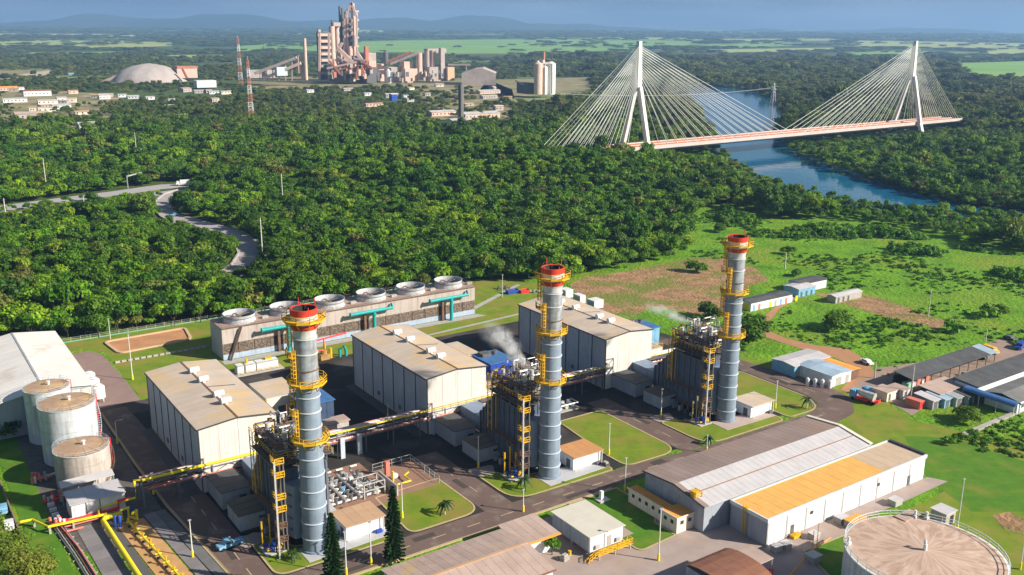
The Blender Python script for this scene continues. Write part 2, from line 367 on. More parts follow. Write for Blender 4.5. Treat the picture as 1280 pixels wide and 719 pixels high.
sheet('meadow',pxp([(-400,436),(75,424),(262,398),(600,349),(690,349),(720,343),(840,314),(850,262),(895,246),(960,262),(1080,266),(1165,277),(1280,290),(1600,325),(1900,900),(-900,900)]),.02,m_meadow)
# far fields
def drape(name,poly,dz,m):
    a=sum(poly[i][0]*poly[(i+1)%len(poly)][1]-poly[(i+1)%len(poly)][0]*poly[i][1] for i in range(len(poly)))
    if a<0: poly=poly[::-1]
    return struct(MB().face([(p[0],p[1],hgt(p[0],p[1])+dz) for p in poly]).build(name,m))
FIELDS=[([(-60,53),(60,50.5),(215,53),(215,58),(120,61),(60,58),(-60,60)],0),([(-60,42),(170,43),(170,46),(-60,46)],1),([(310,40),(490,40),(480,43.5),(320,45)],0),
 ([(330,55),(430,52),(560,50),(700,49),(800,50),(880,49),(885,54),(810,62),(700,66),(600,70),(450,66),(330,62)],2),([(1075,51),(1340,48),(1340,59),(1180,61),(1100,60),(1060,56)],0),
 ([(1180,80),(1340,75),(1340,106),(1215,98)],2),([(660,45),(860,44.5),(850,47),(670,47.5)],0),([(900,49),(1050,48.5),(1040,51),(905,52)],0),([(860,56),(960,53),(1050,55),(930,60)],2),([(300,58),(330,56),(325,64),(290,64)],2),([(900,62),(1040,60),(1050,64),(905,66)],0),([(1060,66),(1160,64),(1170,69),(1080,71)],2),([(1230,62),(1340,60),(1340,68),(1240,70)],0),([(30,66),(160,64),(150,68),(30,70)],2),([(180,70),(290,68),(290,72),(200,73)],0)]
FIELDS_=FIELDS
for f,ci in FIELDS: drape('field',ptp(f),1.2,[mat('pale_field',(.30,.38,.09),(.38,.40,.14),.004,.95),mat('dry_field',(.60,.50,.38),(.38,.38,.20),.004,.95),mat('green_field',(.15,.32,.06),(.23,.37,.08),.003,.95)][ci])
FIELDS=[f for f,_ in FIELDS]
FIELDW=[[q[:2] for q in ptp(f)] for f in FIELDS]
# dry clearing round the silos and town ground
m_clearing=mat('dry_clearing',(.30,.235,.14),(.16,.17,.05),.02,.95,c3=(.46,.36,.27),s3=.03,t3=(.55,.7))
CLR2=[[(-40,88),(70,87),(62,96),(-40,98)],[(610,100),(735,97),(745,112),(640,124),(600,112)],[(-40,118),(60,112),(150,120),(140,160),(20,160),(-40,140)],[(520,112),(640,112),(650,150),(540,150)],[(300,96),(600,96),(640,112),(320,112)]]
for i,f in enumerate(CLR2): sheet('clearing',pxp(f),.35,m_clearing)
CLRW=[pxp(CLR2[0]),pxp(CLR2[1])]; TOWN=[pxp(q_) for q_ in CLR2[2:]]
# river
RIV=pxp([(850,108),(868,135),(882,165),(905,199),(950,226),(1030,248),(1100,262),(1185,269),(1290,276),(1600,308),(1600,285),(1300,267),(1208,259),(1144,243),(1091,227),(1033,209),(986,190),(972,168),(984,142),(962,120),(925,110)])
mw=bpy.data.materials.new('river_water'); mw.use_nodes=True; n=mw.node_tree; b=n.nodes['Principled BSDF']
b.inputs['Base Color'].default_value=(.005,.095,.19,1); b.inputs['Roughness'].default_value=.07; b.inputs['IOR'].default_value=1.13; b.inputs['Specular IOR Level'].default_value=.5
t=n.nodes.new('ShaderNodeTexNoise'); t.inputs['Scale'].default_value=.12; t.inputs['Detail'].default_value=4; gg=n.nodes.new('ShaderNodeNewGeometry'); n.links.new(gg.outputs['Position'],t.inputs[0])
bp=n.nodes.new('ShaderNodeBump'); bp.inputs['Strength'].default_value=.25; bp.inputs['Distance'].default_value=.5; n.links.new(t.outputs[0],bp.inputs['Height']); n.links.new(bp.outputs[0],b.inputs['Normal'])
sheet('river',pxp([(846,107),(864,135),(878,165),(898,200),(946,229),(1028,250.5),(1098,264),(1184,271),(1290,278),(1600,310),(1600,281),(1300,263),(1208,255.5),(1144,239.5),(1091,223.5),(1033,205.5),(988,187),(975,168),(987,142),(965,119),(925,107)]),.3,mw)
# hills on the horizon
def ridge(name,y,x0,x1,base,peaks,seed,col,depth=2500):
    rnd=random.Random(seed); b=MB(); n=90; rows=7
    ph=[rnd.uniform(0,6.28) for _ in range(6)]
    for j in range(rows):
        for i in range(n+1):
            x=x0+(x1-x0)*i/n; t=j/(rows-1); e=math.sin(math.pi*t*.5)**.8 if t<1 else 1
            h=base+sum(a*math.exp(-((x-c)/w)**2) for c,w,a in peaks)
            h+=base*.18*sum(math.sin(x/(900/(k+1))+ph[k])/(k+1) for k in range(6))
            ed=min(1,(x-x0)/2500,(x1-x)/2500); h*=max(0,ed)
            b.v.append((x,y+depth*t+200*math.sin(x/700+ph[2]),-2+h*e*(1+.15*math.sin(x/310+j*1.7))*(1 if j<rows-1 else 0.97)))
    for j in range(rows-1):
        for i in range(n): a=j*(n+1)+i; b.f.append((a,a+1,a+n+2,a+n+1))
    # back slope
    k=len(b.v)
    for i in range(n+1): x=x0+(x1-x0)*i/n; b.v.append((x,y+depth*2,-2))
    for i in range(n): a=(rows-1)*(n+1)+i; b.f.append((a,a+1,k+i+1,k+i))
    return struct(b.build(name,col,smooth=True))
m_hill=mat('wooded_hills',(.020,.038,.030),(.035,.052,.035),.0015,.95)
ridge('hills',12200,-9200,2500,195,[(-4600,900,70),(-3300,900,55),(-1500,1200,70),(-6400,900,10)],3,m_hill)
ridge('hills',13000,-2500,9300,118,[(800,1300,60),(3500,1600,15),(6800,1600,30)],8,m_hill,2000)
# ------------------------------------------------------------------ plant ground, all in plant-grid metres
Zy,Zr,Zl=.05,.09,.16
yard=uvp([(-44,-75),(36,-75),(100,-75),(100,-5),(152,-5),(156,30),(150,60),(150,112),(18,112),(-7,100.8),(-9,152),(-17,154),(-21,101),(-44,100)])
sheet('yard',uvp([(-23,-6),(156,-6),(156,60),(148,104),(16,104),(-3,100.5),(-22,100.5)]),Zy,m_yard)
sheet('back_road',uvp([(-22.4,100.5),(-9,100.5),(-8.6,118),(-9.3,148),(-13,153),(-18,152),(-20,130)]),Zy+.012,mat('brown_gravel_road',(.27,.185,.165),(.23,.155,.14),.3,.95))
# main road, its branches
main=[(-60,-6),(-16.6,-6),(36.4,-6),(80,-6.6),(100,-8.8),(140,-9.3),(147,-6.5),(149.5,0),(149.5,28),(147,60),(154,60),(157,28),(160.4,0),(158.5,-8),(150,-16),(139,-17.6),(100,-15.2),(76,-12.6),(30,-12.6),(-60,-12.4)]
sheet('main_road',rounded(uvp(main),3),Zr,m_asph)
sheet('cross_road',uvp([(36.2,-6.02),(43.4,-6.02),(42.6,26),(35.4,26)]),Zr-.012,m_asph)
sheet('cross_road',uvp([(93.4,-8.2),(100.6,-8.2),(100.2,30),(93.3,30)]),Zr-.012,m_asph)
sheet('left_road',uvp([(-17.2,-6.02),(-10.6,-6.02),(-11,34),(-13.5,98),(-20.8,98),(-20,34)]),Zr-.012,m_asph)
dash=B(-1.6,-.11,Zr+.003,1.6,.11,Zr+.012).mesh('lane_dash',m_dash)
for i in range(25):
    u=-44+i*8.35; v=-9.6 if u<70 else -9.6-(u-70)*.035
    if u<148: struct(part('lane_dash',dash,None,UV(u,v),TH))
for i in range(10): struct(part('lane_dash',dash,None,UV(-14-.02*i,-1+i*7),TH+math.pi/2))
for a,b_ in ((39.6,4),(39.3,14),(96.9,2),(96.8,13)): struct(part('lane_dash',dash,None,UV(a,b_),TH+math.pi/2))
for i in range(5): struct(part('lane_dash',dash,None,UV(153.6,2+i*9),TH+math.pi/2))
def island(poly,r,m=m_grass,name='lawn',z=Zl,k=True):
    p=rounded(uvp(poly),r,8); sheet(name,p,z,m,th=.1)
    if k: kerb(p[::-1] if sum(p[i][0]*p[(i+1)%len(p)][1]-p[(i+1)%len(p)][0]*p[i][1] for i in range(len(p)))>0 else p,0.06,z+.05,.38,m_kerb)
island([(-10.3,12),(-10.3,-5.6),(15.6,-5.6),(15.6,-1.5),(15,.5),(5,2),(-3,3),(-8,13)],[1,3,3,1,.5,1,1,1])
island([(43.8,9.5),(44,-5.8),(72.6,-6.2),(72.6,-3.2),(70,.3),(55,3),(51,4),(47.5,10)],[2,6,3,2,.5,1,1,1])
island([(100.8,8.5),(101,-8.6),(130,-8.8),(130.4,-4.6),(127,0),(113,1),(110,3),(104,9)],[2,6,3,2,.5,1,1,1])
island([(19.2,12.6),(35.7,13.2),(36,-5.6),(18.3,-5.6)],[.5,1,5,2.5])
island([(78.7,24),(93.2,24),(93.2,-7),(76,-6.6),(76,2)],[.5,1,6,3,1])
island([(132.2,24),(148.6,24),(148.6,-2),(144,-8.6),(132.2,-8.4)],[.5,1,6,6,2])
island([(73.4,27),(79,27),(79,22),(74,22)],[.5]*4)
sheet('slab',uvp([(-3.2,1.4),(-3.2,-4.4),(15,-3.6),(15,.6)]),.24,m_concb,th=.2)
sheet('slab',uvp([(54.8,1.6),(54.8,-4.6),(72.2,-4.2),(72.2,.4)]),.24,m_concb,th=.2)
sheet('slab',uvp([(111.9,1),(111.9,-5),(130.2,-5.4),(130.2,-.5)]),.24,mat('pinkish_slab',(.45,.36,.32),(.4,.31,.28),.5,.9),th=.2)
for u in (-13.2,43.2,100.6):
    sheet('brick_pad',rounded(uvp([(u,13),(u,8.6),(u+4.5,7.4),(u+7,12)]),1.5),.2,m_pave,th=.15)
# north lawns, dirt bank, strips beside and behind the cooling tower
sheet('lawn',uvp([(-6.5,100.6),(-8.4,104),(-8,149),(-13,156),(-26,158),(-26,170),(34,168),(60,166),(150,158),(160,140),(156,118),(150,82),(124,82),(106,104),(16,104)]),.035,m_grass)
dp=uvp([(-6.5,159.5),(21,160.5),(19,146),(-5,144)])
sheet('clay_bank',rounded(dp,3),.13,m_dirt2,th=.1); kerb(rounded(dp,3),.03,.5,.9,mat('bank_edge',(.55,.38,.24),(.5,.35,.22),.4,.95),'bank_edge')
sheet('slab',uvp([(20,116),(20,119.6),(114,119.6),(116,116)]),.06,m_conc)
sheet('footpath',uvp([(114,126),(150,146),(151,144.5),(114.5,123.5)]),.08,m_conc)
sheet('footpath',uvp([(86,108),(130,112),(131,110.6),(86,106.6)]),.08,m_conc)
sheet('bare_soil',pxp([(712,356),(730,347),(790,338),(868,322),(905,322),(945,336),(962,350),(940,356),(925,366),(915,385),(895,396),(840,388),(812,384),(790,397),(735,385)]),.045,m_dirt)
sheet('bare_soil',pxp([(1020,368),(1060,364),(1110,376),(1184,402),(1174,411),(1110,397),(1058,381)]),.045,m_dirt)
sheet('dirt_track',pxp([(1008,366),(975,386),(962,402),(958,413),(985,424),(1020,432),(1060,436),(1085,452),(1095,470),(1072,476),(1068,492),(1050,488),(1075,462),(1040,446),(1000,436),(955,421),(948,408),(955,395),(985,372),(995,362)]),.07,mat('orange_dirt',(.42,.21,.11),(.36,.19,.10),.3,.95))
sheet('yard_dirt',pxp([(1058,492),(1068,474),(1098,460),(1175,450),(1250,424),(1340,424),(1340,470),(1250,478),(1180,492),(1140,520),(1108,500)]),.06,mat('right_yard_dirt',(.33,.24,.20),(.28,.2,.16),.2,.95,c3=(.2,.15,.12),s3=.08))
sheet('lawn',pxp([(925,468),(1000,490),(1050,492),(1068,505),(1062,522),(1040,532),(1100,560),(1160,575),(1190,610),(1110,650),(1000,700),(1000,760),(1300,760),(1380,560),(1200,540),(1140,525),(1105,502),(1070,492),(1050,478),(930,446),(915,452)]),.035,m_grass)
sheet('lawn',pxp([(1130,545),(1190,548),(1290,580),(1290,640),(1215,640),(1160,600)]),.045,m_grassb)
sheet('bare_soil',pxp([(1240,644),(1262,640),(1290,655),(1290,672),(1255,662)]),.06,m_dirt)
# paved works area south of the main road
sheet('paving',uvp([(0,-19),(41.5,-19),(41.5,-15.6),(53,-15.6),(66,-24),(70,-30),(76,-38),(78,-48.5),(131,-49.6),(133,-53.6),(113,-53.9),(99,-53.2),(97,-58),(86,-70),(60,-78),(0,-70)]),.06,m_pave)
island([(53,-13.4),(67,-13.4),(67,-27),(63.5,-30),(63.5,-36.5),(52.8,-37.2),(52.8,-33)],[.5,.5,.5,.5,.5,2,.5],m_grassb)
sheet('brick_pad',uvp([(52.4,-25),(56.5,-25),(56.5,-31),(52.4,-31)]),.2,m_pave,th=.1)
island([(80,-55),(97.5,-55.8),(96,-62),(84,-72),(76,-66)],[.5,.5,1,1,1],m_grassb)
sheet('main_verge',uvp([(-10,-12.7),(66,-12.7),(66,-13.3),(-10,-13.3)]),.2,m_kerb,th=.2)
pm_=mat('asphalt_patch',(.075,.058,.052),(.062,.05,.046),.5,.9)
for i,(a,b_,w_,l_,rz_) in enumerate(((20,-8.2,5,1.6,0),(58,-11,7,1.3,.02),(84,-8.8,4,2,0),(-14.5,8,1.6,6,0),(38.5,8,1.4,5,.03),(120,-13,6,1.5,-.03),(98,12,1.6,5,0),(152,12,1.8,7,0),(3,-11,6,1.2,0))):
    struct(part('asphalt_patch',B(-w_/2,-l_/2,Zr+.001,w_/2,l_/2,Zr+.007).mesh('asphalt_patch',pm_),None,UV(a,b_),TH+rz_))
# west side: tank compound, pipe yard, green slope
sheet('gravel_yard',uvp([(-41.5,100),(-21,100),(-21,20),(-36,20),(-41.5,30)]),.06,mat('dark_gravel',(.13,.115,.105),(.09,.08,.075),.6,.95))
sheet('lawn',uvp([(-46.5,110),(-41.5,100),(-41.5,14),(-42,-20),(-52,-20),(-47,40)]),.07,m_grassb)
def slab_strip(c,z,m,n=16):
    t=bpy.data.objects.new('paved_strip',None); COL.objects.link(t); t['kind']='structure'; (a0,a1,b1,b0)=[Vector(q) for q in c]   # far left, far right, near right, near left
    for i in range(n):
        p,q=i/n+.0012,(i+1)/n-.0012; v=[a0.lerp(b0,p),a1.lerp(b1,p),a1.lerp(b1,q),a0.lerp(b0,q)]
        MB().prism([tuple(UV(w.x,w.y)[:2]) for w in v],z-.08,z+.004*(i%3)).build('slab',m,t)
slab_strip(((-38,35),(-33.5,35),(-32,-14),(-36.5,-14)),.14,m_paveg)
sheet('trench_floor',uvp([(-33.2,35),(-31,35),(-28,-14),(-31,-14)]),.078,mat('dark_strip',(.10,.095,.10),rough=.9))
sheet('sand_pad',uvp([(-30.8,32.6),(-25.3,31.6),(-22.5,-4),(-28,-6)]),.12,m_sand,th=.1)
slab_strip(((-25,33),(-22.6,33),(-19.5,-6),(-22,-6)),.14,m_paveg)
slab_strip(((-22.5,33),(-20.6,33),(-16.8,-6),(-19.2,-6)),.15,mat('strip_dark_grey',(.15,.15,.15),(.12,.12,.12),.3,.9,rand=.12),20)
kerb(uvp([(-20.4,97),(-20.5,60),(-20,34),(-17.4,-4),(-16.9,-4),(-19.5,34),(-20,60),(-19.9,97)]),.05,.24,.1,m_kerb)
struct(MB().prism([tuple(UV(a,b)[:2]) for a,b in ((-20.3,97),(-20.4,60),(-19.9,34),(-17.3,-4),(-16.8,-4),(-19.4,34),(-19.9,60),(-19.8,97))],.05,.24).build('kerb',m_kerb))
sheet('apron',uvp([(-14.2,79),(-11.6,79),(-11.6,36),(-14.6,36)]),.12,m_apron,th=.08)
sheet('apron',uvp([(43,79),(45.6,79),(45.6,36),(42.6,36)]),.12,m_apron,th=.08)
# highway and slip road through the forest
m_hw=m_far_road
HW=[[(-30,262),(0,257.5),(60,249.5),(140,239.5),(200,231),(245,229),(245,233),(200,237),(140,246),(60,256),(0,265),(-30,270)],
    [(-30,272),(0,269),(105,252.5),(140,247.5),(200,240),(232,236),(234,240),(200,246),(140,253),(60,264),(0,275),(-30,280)]]
for h in HW: sheet('highway',pxp(h),.12,m_hw)
sheet('median',pxp([(-30,270.2),(0,265.2),(60,256.2),(200,237.2),(200,239.8),(105,252.3),(0,268.8),(-30,271.8)]),.14,mat('median_grass',(.22,.22,.06),(.16,.18,.04),.3,.95))
SLIP=[(228,236),(205,243),(193,252),(192,262),(200,272),(218,281),(245,290),(272,297),(292,305),(297,318),(288,332),(268,344),(276,350),(300,346),(322,338),(330,322),(326,304),(306,290),(275,281),(246,274),(224,268),(214,259),(218,250),(240,241)]
sheet('slip_road',pxp(SLIP),.16,mat('slip_road_surface',(.40,.35,.35),(.35,.30,.31),.2,.9))
kerb(pxp(SLIP[:14]),.1,.9,.8,m_conc,'road_barrier',closed=False)
HWW=[pxp([(x,y) for x,y in h]) for h in HW]+[pxp(SLIP)]
NOFOREST=[CLEAR,RIV]+FIELDW+CLRW
# ================================================================== THREE GENERATING UNITS
PITCH=[0,57.9,117.0]
# ---------- chimney
def make_chimney(label):
    t=tuv('exhaust_chimney',label,'chimney',0,0,'exhaust chimneys of the power plant')
    rad=lambda z: 2.5-.4*z/50
    MB().lathe([(rad(0)+.25,.2),(rad(0)+.25,.6),(rad(0),.7),(rad(26),26)],40).build('lower_shaft',m_chim,t,smooth=1)
    for a,b_,m in ((26,34,m_chim),(34,45,m_chimu)): MB().lathe([(rad(a),a),(rad(b_),b_)],40).build('shaft_section',m,t,smooth=1)
    MB().lathe([(rad(45),44.6),(rad(45)+.05,45.6),(2.45,46.2)],40).build('collar',m_chimw,t,smooth=1)
    MB().lathe([(2.46,46.2),(2.5,47.2)],40).build('red_band',m_red,t,smooth=1)
    MB().lathe([(2.5,47.2),(2.52,48.9)],40).build('white_band',m_chimw,t,smooth=1)
    MB().lathe([(2.54,48.9),(2.56,50.1),(2.3,50.1),(2.2,50)],40).build('red_band',m_red,t,smooth=1)
    MB().lathe([(2.06,50),(1.9,46),(1.8,40),(.01,39.9)],32).build('flue_lining',m_inside,t,smooth=1)
    for i,z in enumerate((3.2,6.6,10.0,13.4,16.8,20.2,26.6,29.8,32.8,38.2,41.4,44.4)):
        r=rad(z); MB().lathe([(r-.02,z-.12),(r+.18,z-.09),(r+.18,z+.07),(r-.02,z+.1)],40).build('stiffener_ring',m_ring if z<25 else m_rust if i==9 else m_chimw,t)
    for z,ro in ((47.9,4.0),(35.4,3.7),(23.8,3.7)):
        n=10; ri=(2.54 if z>45 else rad(z)+.02)
        d=MB().lathe([(ri,z-.12),(ro,z-.12),(ro,z+.1),(ri,z+.1)],n,a0=.2).build('platform',m_yel,t)
        b=MB(); pts=[(ro*math.cos(.2+2*math.pi*k/n),ro*math.sin(.2+2*math.pi*k/n),z+.1) for k in range(n+1)]
        b.rail(pts,1.15,.09,1.3)
        for p in pts[:-1]: b.bar((p[0]*.62,p[1]*.62,z-1.5),(p[0]*.97,p[1]*.97,z-.1),.14)
        for q in pts[:-1]: pass
        for a,c in zip(pts,pts[1:]): b.bar((a[0],a[1],z+.2),(c[0],c[1],z+.2),.05,.16)
        b.build('railing',m_yel,d)
    def ladder(ang,z0,z1,w=.5):
        b=MB(); c,s_=math.cos(ang),math.sin(ang); r=rad((z0+z1)/2)+.35
        T=lambda a,d,z:(c*(r+d)-s_*a,s_*(r+d)+c*a,z)
        b.bar(T(-w/2,0,z0),T(-w/2,0,z1),.10); b.bar(T(w/2,0,z0),T(w/2,0,z1),.10)
        z=z0
        while z<z1:
            b.bar(T(-w/2,0,z),T(w/2,0,z),.05); z+=.6
        z=z0+1.5
        while z<z1:
            h=[T(.55*math.cos(q),.1+.75*math.sin(q),z) for q in [math.pi*k/5 for k in range(6)]]
            for a,d in zip(h,h[1:]): b.bar(a,d,.07,.12)
            z+=.8
        for q in (0,.25,.5,.75,1): b.bar(T(.55*math.cos(math.pi*q),.1+.75*math.sin(math.pi*q),z0+1.5),T(.55*math.cos(math.pi*q),.1+.75*math.sin(math.pi*q),z1),.07)
        return b.build('ladder',m_yel,t)
    A=R_(150); Bq=R_(192)
    for ang,z0,z1 in ((A,41.2,47.4),(Bq,35.5,42.4),(A,29.6,36.2),(Bq,23.8,30.6)): ladder(ang,z0,z1)
    for z in (41.0,29.4):
        b=MB().lathe([(2.2,z-.1),(3.7,z-.1),(3.7,z+.06),(2.2,z+.06)],6,a0=R_(138),a1=R_(204)); d=b.build('rest_platform',m_yel,t)
        MB().rail([(3.65*math.cos(R_(a)),3.65*math.sin(R_(a)),z) for a in (138,160,182,204)],1.2,.12,1).build('railing',m_yel,d)
    b=MB()
    for a in (0,90,180,270): b.bar((2.3*math.cos(R_(a)),2.3*math.sin(R_(a)),49.5),(2.3*math.cos(R_(a)),2.3*math.sin(R_(a)),51.6 if a in(90,0) else 50.6),.12)
    b.build('lightning_rod',m_red,t)
    return t
ch=make_chimney('nearest of the three tall steel chimneys, left one with the pine in front of it')
copy_tree(ch,'middle of the three tall chimneys, red and white topped, with steam beside it',loc=UV(PITCH[1],0))
copy_tree(ch,'farthest right of the three tall chimneys, before the bare dirt field',loc=UV(PITCH[2],.5))
# ---------- heat recovery boiler
def make_boiler(label):
    t=tuv('boiler_house',label,'boiler',0,12,'boiler houses behind the chimneys')
    rnd=random.Random(5); y0=-7; ye=3.6    # local v = v-12
    MB().prism([(-3.3,-10),(3.3,-10),(4.2,y0-.1),(-4.2,y0-.1)],2.2,13.6).build('outlet_duct',m_duct,t)
    # outlet duct stiffeners
    b=MB(); 
    for z in (4,6.5,9,11.5): b.box(-3.9,-9.6,z,-3.4,y0-.2,z+.25)
    b.build('duct_stiffener',m_rib,t)
    pw=(ye-y0)/5
    me=B(-.10,.13,0,.10,pw-.13,14).mesh('casing_panel',m_case)
    for i in range(5):
        for s in (-4.9,4.9): part('casing_panel',me,t,(s,y0+i*pw,2.1))
    B(-4.75,y0+.05,2.2,4.75,ye-.05,16).build('casing_core',m_seam,t)
    rb=MB().box(-.2,-.12,0,.2,.12,14.4).mesh('buckstay',m_rib)
    for i in range(6):
        for s in (-5.1,5.1): part('buckstay',rb,t,(s,y0+i*pw,2))
    MB().box(-5.3,y0-.2,15.95,5.3,ye+.2,16.25).build('roof_deck',m_steel,t)
    fp=B(-2.3,-.1,0,2.3,.1,13.6).mesh('front_panel',m_case)
    for s in (-2.4,2.4):
        part('front_panel',fp,t,(s,y0-.02,2.2)); part('front_panel',fp,t,(s,ye+.02,2.2))
    b=MB()
    for i in range(6):
        for s in (-4.8,0,4.8): b.box(s-.2,y0+i*pw-.2,0,s+.2,y0+i*pw+.2,2.2)
    b.build('support_leg',m_conc,t)
    # tapering inlet duct towards the turbine hall
    vs=[(-4.9,ye+.2,2.2),(4.9,ye+.2,2.2),(4.9,ye+.2,15.8),(-4.9,ye+.2,15.8),(-3,13.2,2.4),(3,13.2,2.4),(3,13.2,7.6),(-3,13.2,7.6)]
    MB().add(vs,[(3,2,1,0),(4,5,6,7),(0,1,5,4),(2,3,7,6),(1,2,6,5),(3,0,4,7)]).build('inlet_duct',m_case,t)
    MB().box(-2.6,13.2,2.4,2.6,23,6.4).build('turbine_outlet',m_duct,t)
    for i in range(5):
        q=(i+.5)/5; w=4.9+(3-4.9)*q+.15; zt=15.8+(7.6-15.8)*q; y=ye+.2+(13.2-ye)*q; zb=2.3+.4*q
        b=MB(); 
        for s in (-1,1): b.bar((s*w,y,zb),(s*w,y,zt+.1),.3)
        b.bar((-w,y,zt+.15),(w,y,zt+.15),.3); b.build('duct_rib',m_rib,t)
    # side walkways with railings
    for z,a,b_ in ((7.6,y0,ye+3),(3.0,-9.4,-1)):
        d=MB().box(-6.5,a,z-.1,-5.35,b_,z+.05).build('walkway',m_rust,t)
        MB().rail([(-6.45,a,z),(-6.45,b_,z)],1.1,.1,1.6).build('railing',m_rust,d)
        b=MB(); 
        for k in range(5): y=a+(b_-a)*(k+.5)/5; b.bar((-5.2,y,z-1.2),(-6.4,y,z-.1),.12)
        b.build('bracket',m_rust,d)
    # top platform with rail
    d=MB().box(-6.3,y0-1,17.6,6.2,ye+.6,17.75).build('top_platform',m_steel,t)
    MB().rail([(-6.2,ye,17.7),(-6.2,y0-.9,17.7),(6.1,y0-.9,17.7)],1.1,.09,1.5).build('railing',m_rust,d)
    MB().rail([(6.1,y0-.9,17.7),(6.1,ye,17.7)],1.1,.1,1.5).build('railing',m_yel,d)
    # steam drums and silencers
    for y,z,r in ((-4.6,19.2,.6),(-1.2,19.8,.7),(2.2,19.0,.55)):
        o=MB().tube([(-3.7,y,z),(3.7,y,z)],r,14); o.sphere((-3.7,y,z),r,12,6,.5); o.sphere((3.7,y,z),r,12,6,.5); o.build('steam_drum',m_pipeg,t,smooth=1)
        b=MB(); 
        for x in (-2.6,2.6): b.box(x-.25,y-.5,17.7,x+.25,y+.5,z-r*.8)
        b.build('drum_saddle',m_steel,t)
    for x,y,h,r in ((-2.6,-5.2,23.2,.62),(-.7,-5.5,24.4,.55),(1.4,-4.9,23.4,.7),(3.3,-1,22.8,.5),(-3.2,2.6,22.6,.5),(.2,2.9,23.6,.45),(2.6,2.5,24.2,.5)):
        s_=MB().cyl(x,y,h-3.2,h,r,12).cyl(x,y,17.6,h-3.1,.18,8).build('silencer',m_pipew,t,smooth=1)
    # open steel frame
    b=MB()
    for x in (-5.2,0,5.2):
        for y in (-7.2,-3.4,.4,4.2): b.bar((x,y,16.2),(x,y,22.4),.2)
    for z in (19.8,22.3):
        for y in (-7.2,-3.4,.4,4.2): b.bar((-5.2,y,z),(5.2,y,z),.17)
        for x in (-5.2,0,5.2): b.bar((x,-7.2,z),(x,4.2,z),.17)
    for y in (-7.2,4.2): b.bar((-5.2,y,16.4),(0,y,22.2),.12); b.bar((5.2,y,16.4),(0,y,22.2),.12)
    b.build('steel_frame',m_rib,t)
    # pipework: orthogonal runs with elbows
    for j in range(46):
        x,y,z=rnd.uniform(-4.8,4.8),rnd.uniform(-7,4),rnd.uniform(17.2,20); p=[(x,y,z)]; ax=rnd.choice((0,1,2))
        for k in range(rnd.choice((2,3,3,4))):
            q=list(p[-1]); l=rnd.uniform(1.2,4.5)*rnd.choice((-1,1)); q[ax]+=l
            q[0]=max(-5,min(5,q[0])); q[1]=max(-7.2,min(4.6,q[1])); q[2]=max(16.8,min(24,q[2]))
            if (Vector(q)-Vector(p[-1])).length>.5: p.append(tuple(q))
            ax=(ax+rnd.choice((1,2)))%3
        if len(p)>1: MB().tube(p,rnd.uniform(.10,.24),7).build('steam_pipe',rnd.choice((m_pipeg,m_pipew,m_rust,m_rust,m_steel,m_yel)),t,smooth=1)
    for j in range(26):
        x,y,z=rnd.uniform(-4.8,4.5),rnd.uniform(-7,4),rnd.choice((17.8,19.9,19.9,22.4)); w=rnd.uniform(.5,1.1)
        MB().box(x,y,z,x+w,y+w*.8,z+rnd.uniform(.5,1.2)).build('valve_box',rnd.choice((m_pipew,m_pipeg,m_steel,m_yel,m_rust,m_rust)),t)
    for z in (18.9,21.2):
        d=MB().box(-5.6,-7.6,z,-3.4,4,z+.12).box(3.2,-7.6,z,5.6,2,z+.12).build('upper_walkway',m_rust,t); MB().rail([(-5.6,4,z),(-5.6,-7.6,z),(5.6,-7.6,z),(5.6,2,z)],1.1,.1,1.2).build('railing',m_yel if z<20 else m_rust,d)
    for j in range(34):
        x,y,z=rnd.uniform(-4.6,4.6),rnd.uniform(-7,3.6),rnd.uniform(20,24.5); p=[(x,y,z)]; ax=rnd.choice((0,1,2,2))
        for k in range(3):
            q=list(p[-1]); q[ax]+=rnd.uniform(1,3)*rnd.choice((-1,1)); q[0]=max(-5,min(5,q[0])); q[1]=max(-7.2,min(4.4,q[1])); q[2]=max(18,min(25.5,q[2]))
            if (Vector(q)-Vector(p[-1])).length>.5: p.append(tuple(q))
            ax=(ax+rnd.choice((1,2)))%3
        if len(p)>1: MB().tube(p,rnd.uniform(.09,.2),6).build('steam_pipe',rnd.choice((m_pipew,m_pipew,m_pipeg,m_rust,m_steel)),t,smooth=1)
    # yellow access frame at the back
    b=MB()
    for x,y in ((-6.6,2.3),(-5.4,2.3),(-6.6,4),(-5.4,4)): b.bar((x,y,8),(x,y,22),.16)
    for z in range(9,23,2):
        b.rail([(-6.6,2.3,z),(-6.6,4,z)],1,.09,1); b.bar((-6.6,2.3,z),(-5.4,4,z),.1)
    b.build('access_frame',m_yel,t)
    # stair tower with four landings
    st=MB()
    for x,y in ((-7.2,-11.6),(-5.6,-11.6),(-7.2,-9.6),(-5.6,-9.6)): st.box(x-.12,y-.12,.2,x+.12,y+.12,21)
    tower=st.build('stair_tower',m_steel,t)
    MB().box(-7.6,-12,.2,-7.3,-11.7,20.8).build('riser_pipe',m_pipew,tower)
    for i,z in enumerate((20.0,17.2,12.6,10.0,6.5,3.6)):
        d=MB().box(-7.3,-11.8,z-.1,-5.5,-9.5,z+.05); d.bar((-5.5,-9.9,z),(-4.8,-9.3,z),.5,.1)
        d.rail([(-5.5,-11.8,z),(-7.3,-11.8,z),(-7.3,-9.5,z)],1.15,.13,1).build('landing',m_yel if z>9 else m_rust,tower)
    b=MB()
    for z0,z1,s in ((17.3,19.9,1),(12.7,17.1,-1),(10.1,12.5,1),(6.6,9.9,-1),(3.7,6.4,1),(.3,3.5,-1)):
        ya,yb=(-11.5,-9.8) if s>0 else (-9.8,-11.5)
        for x in (-6.9,-6.2): b.bar((x,ya,z0),(x,yb,z1),.1,.2)
    b.build('stair_flight',m_rust,tower)
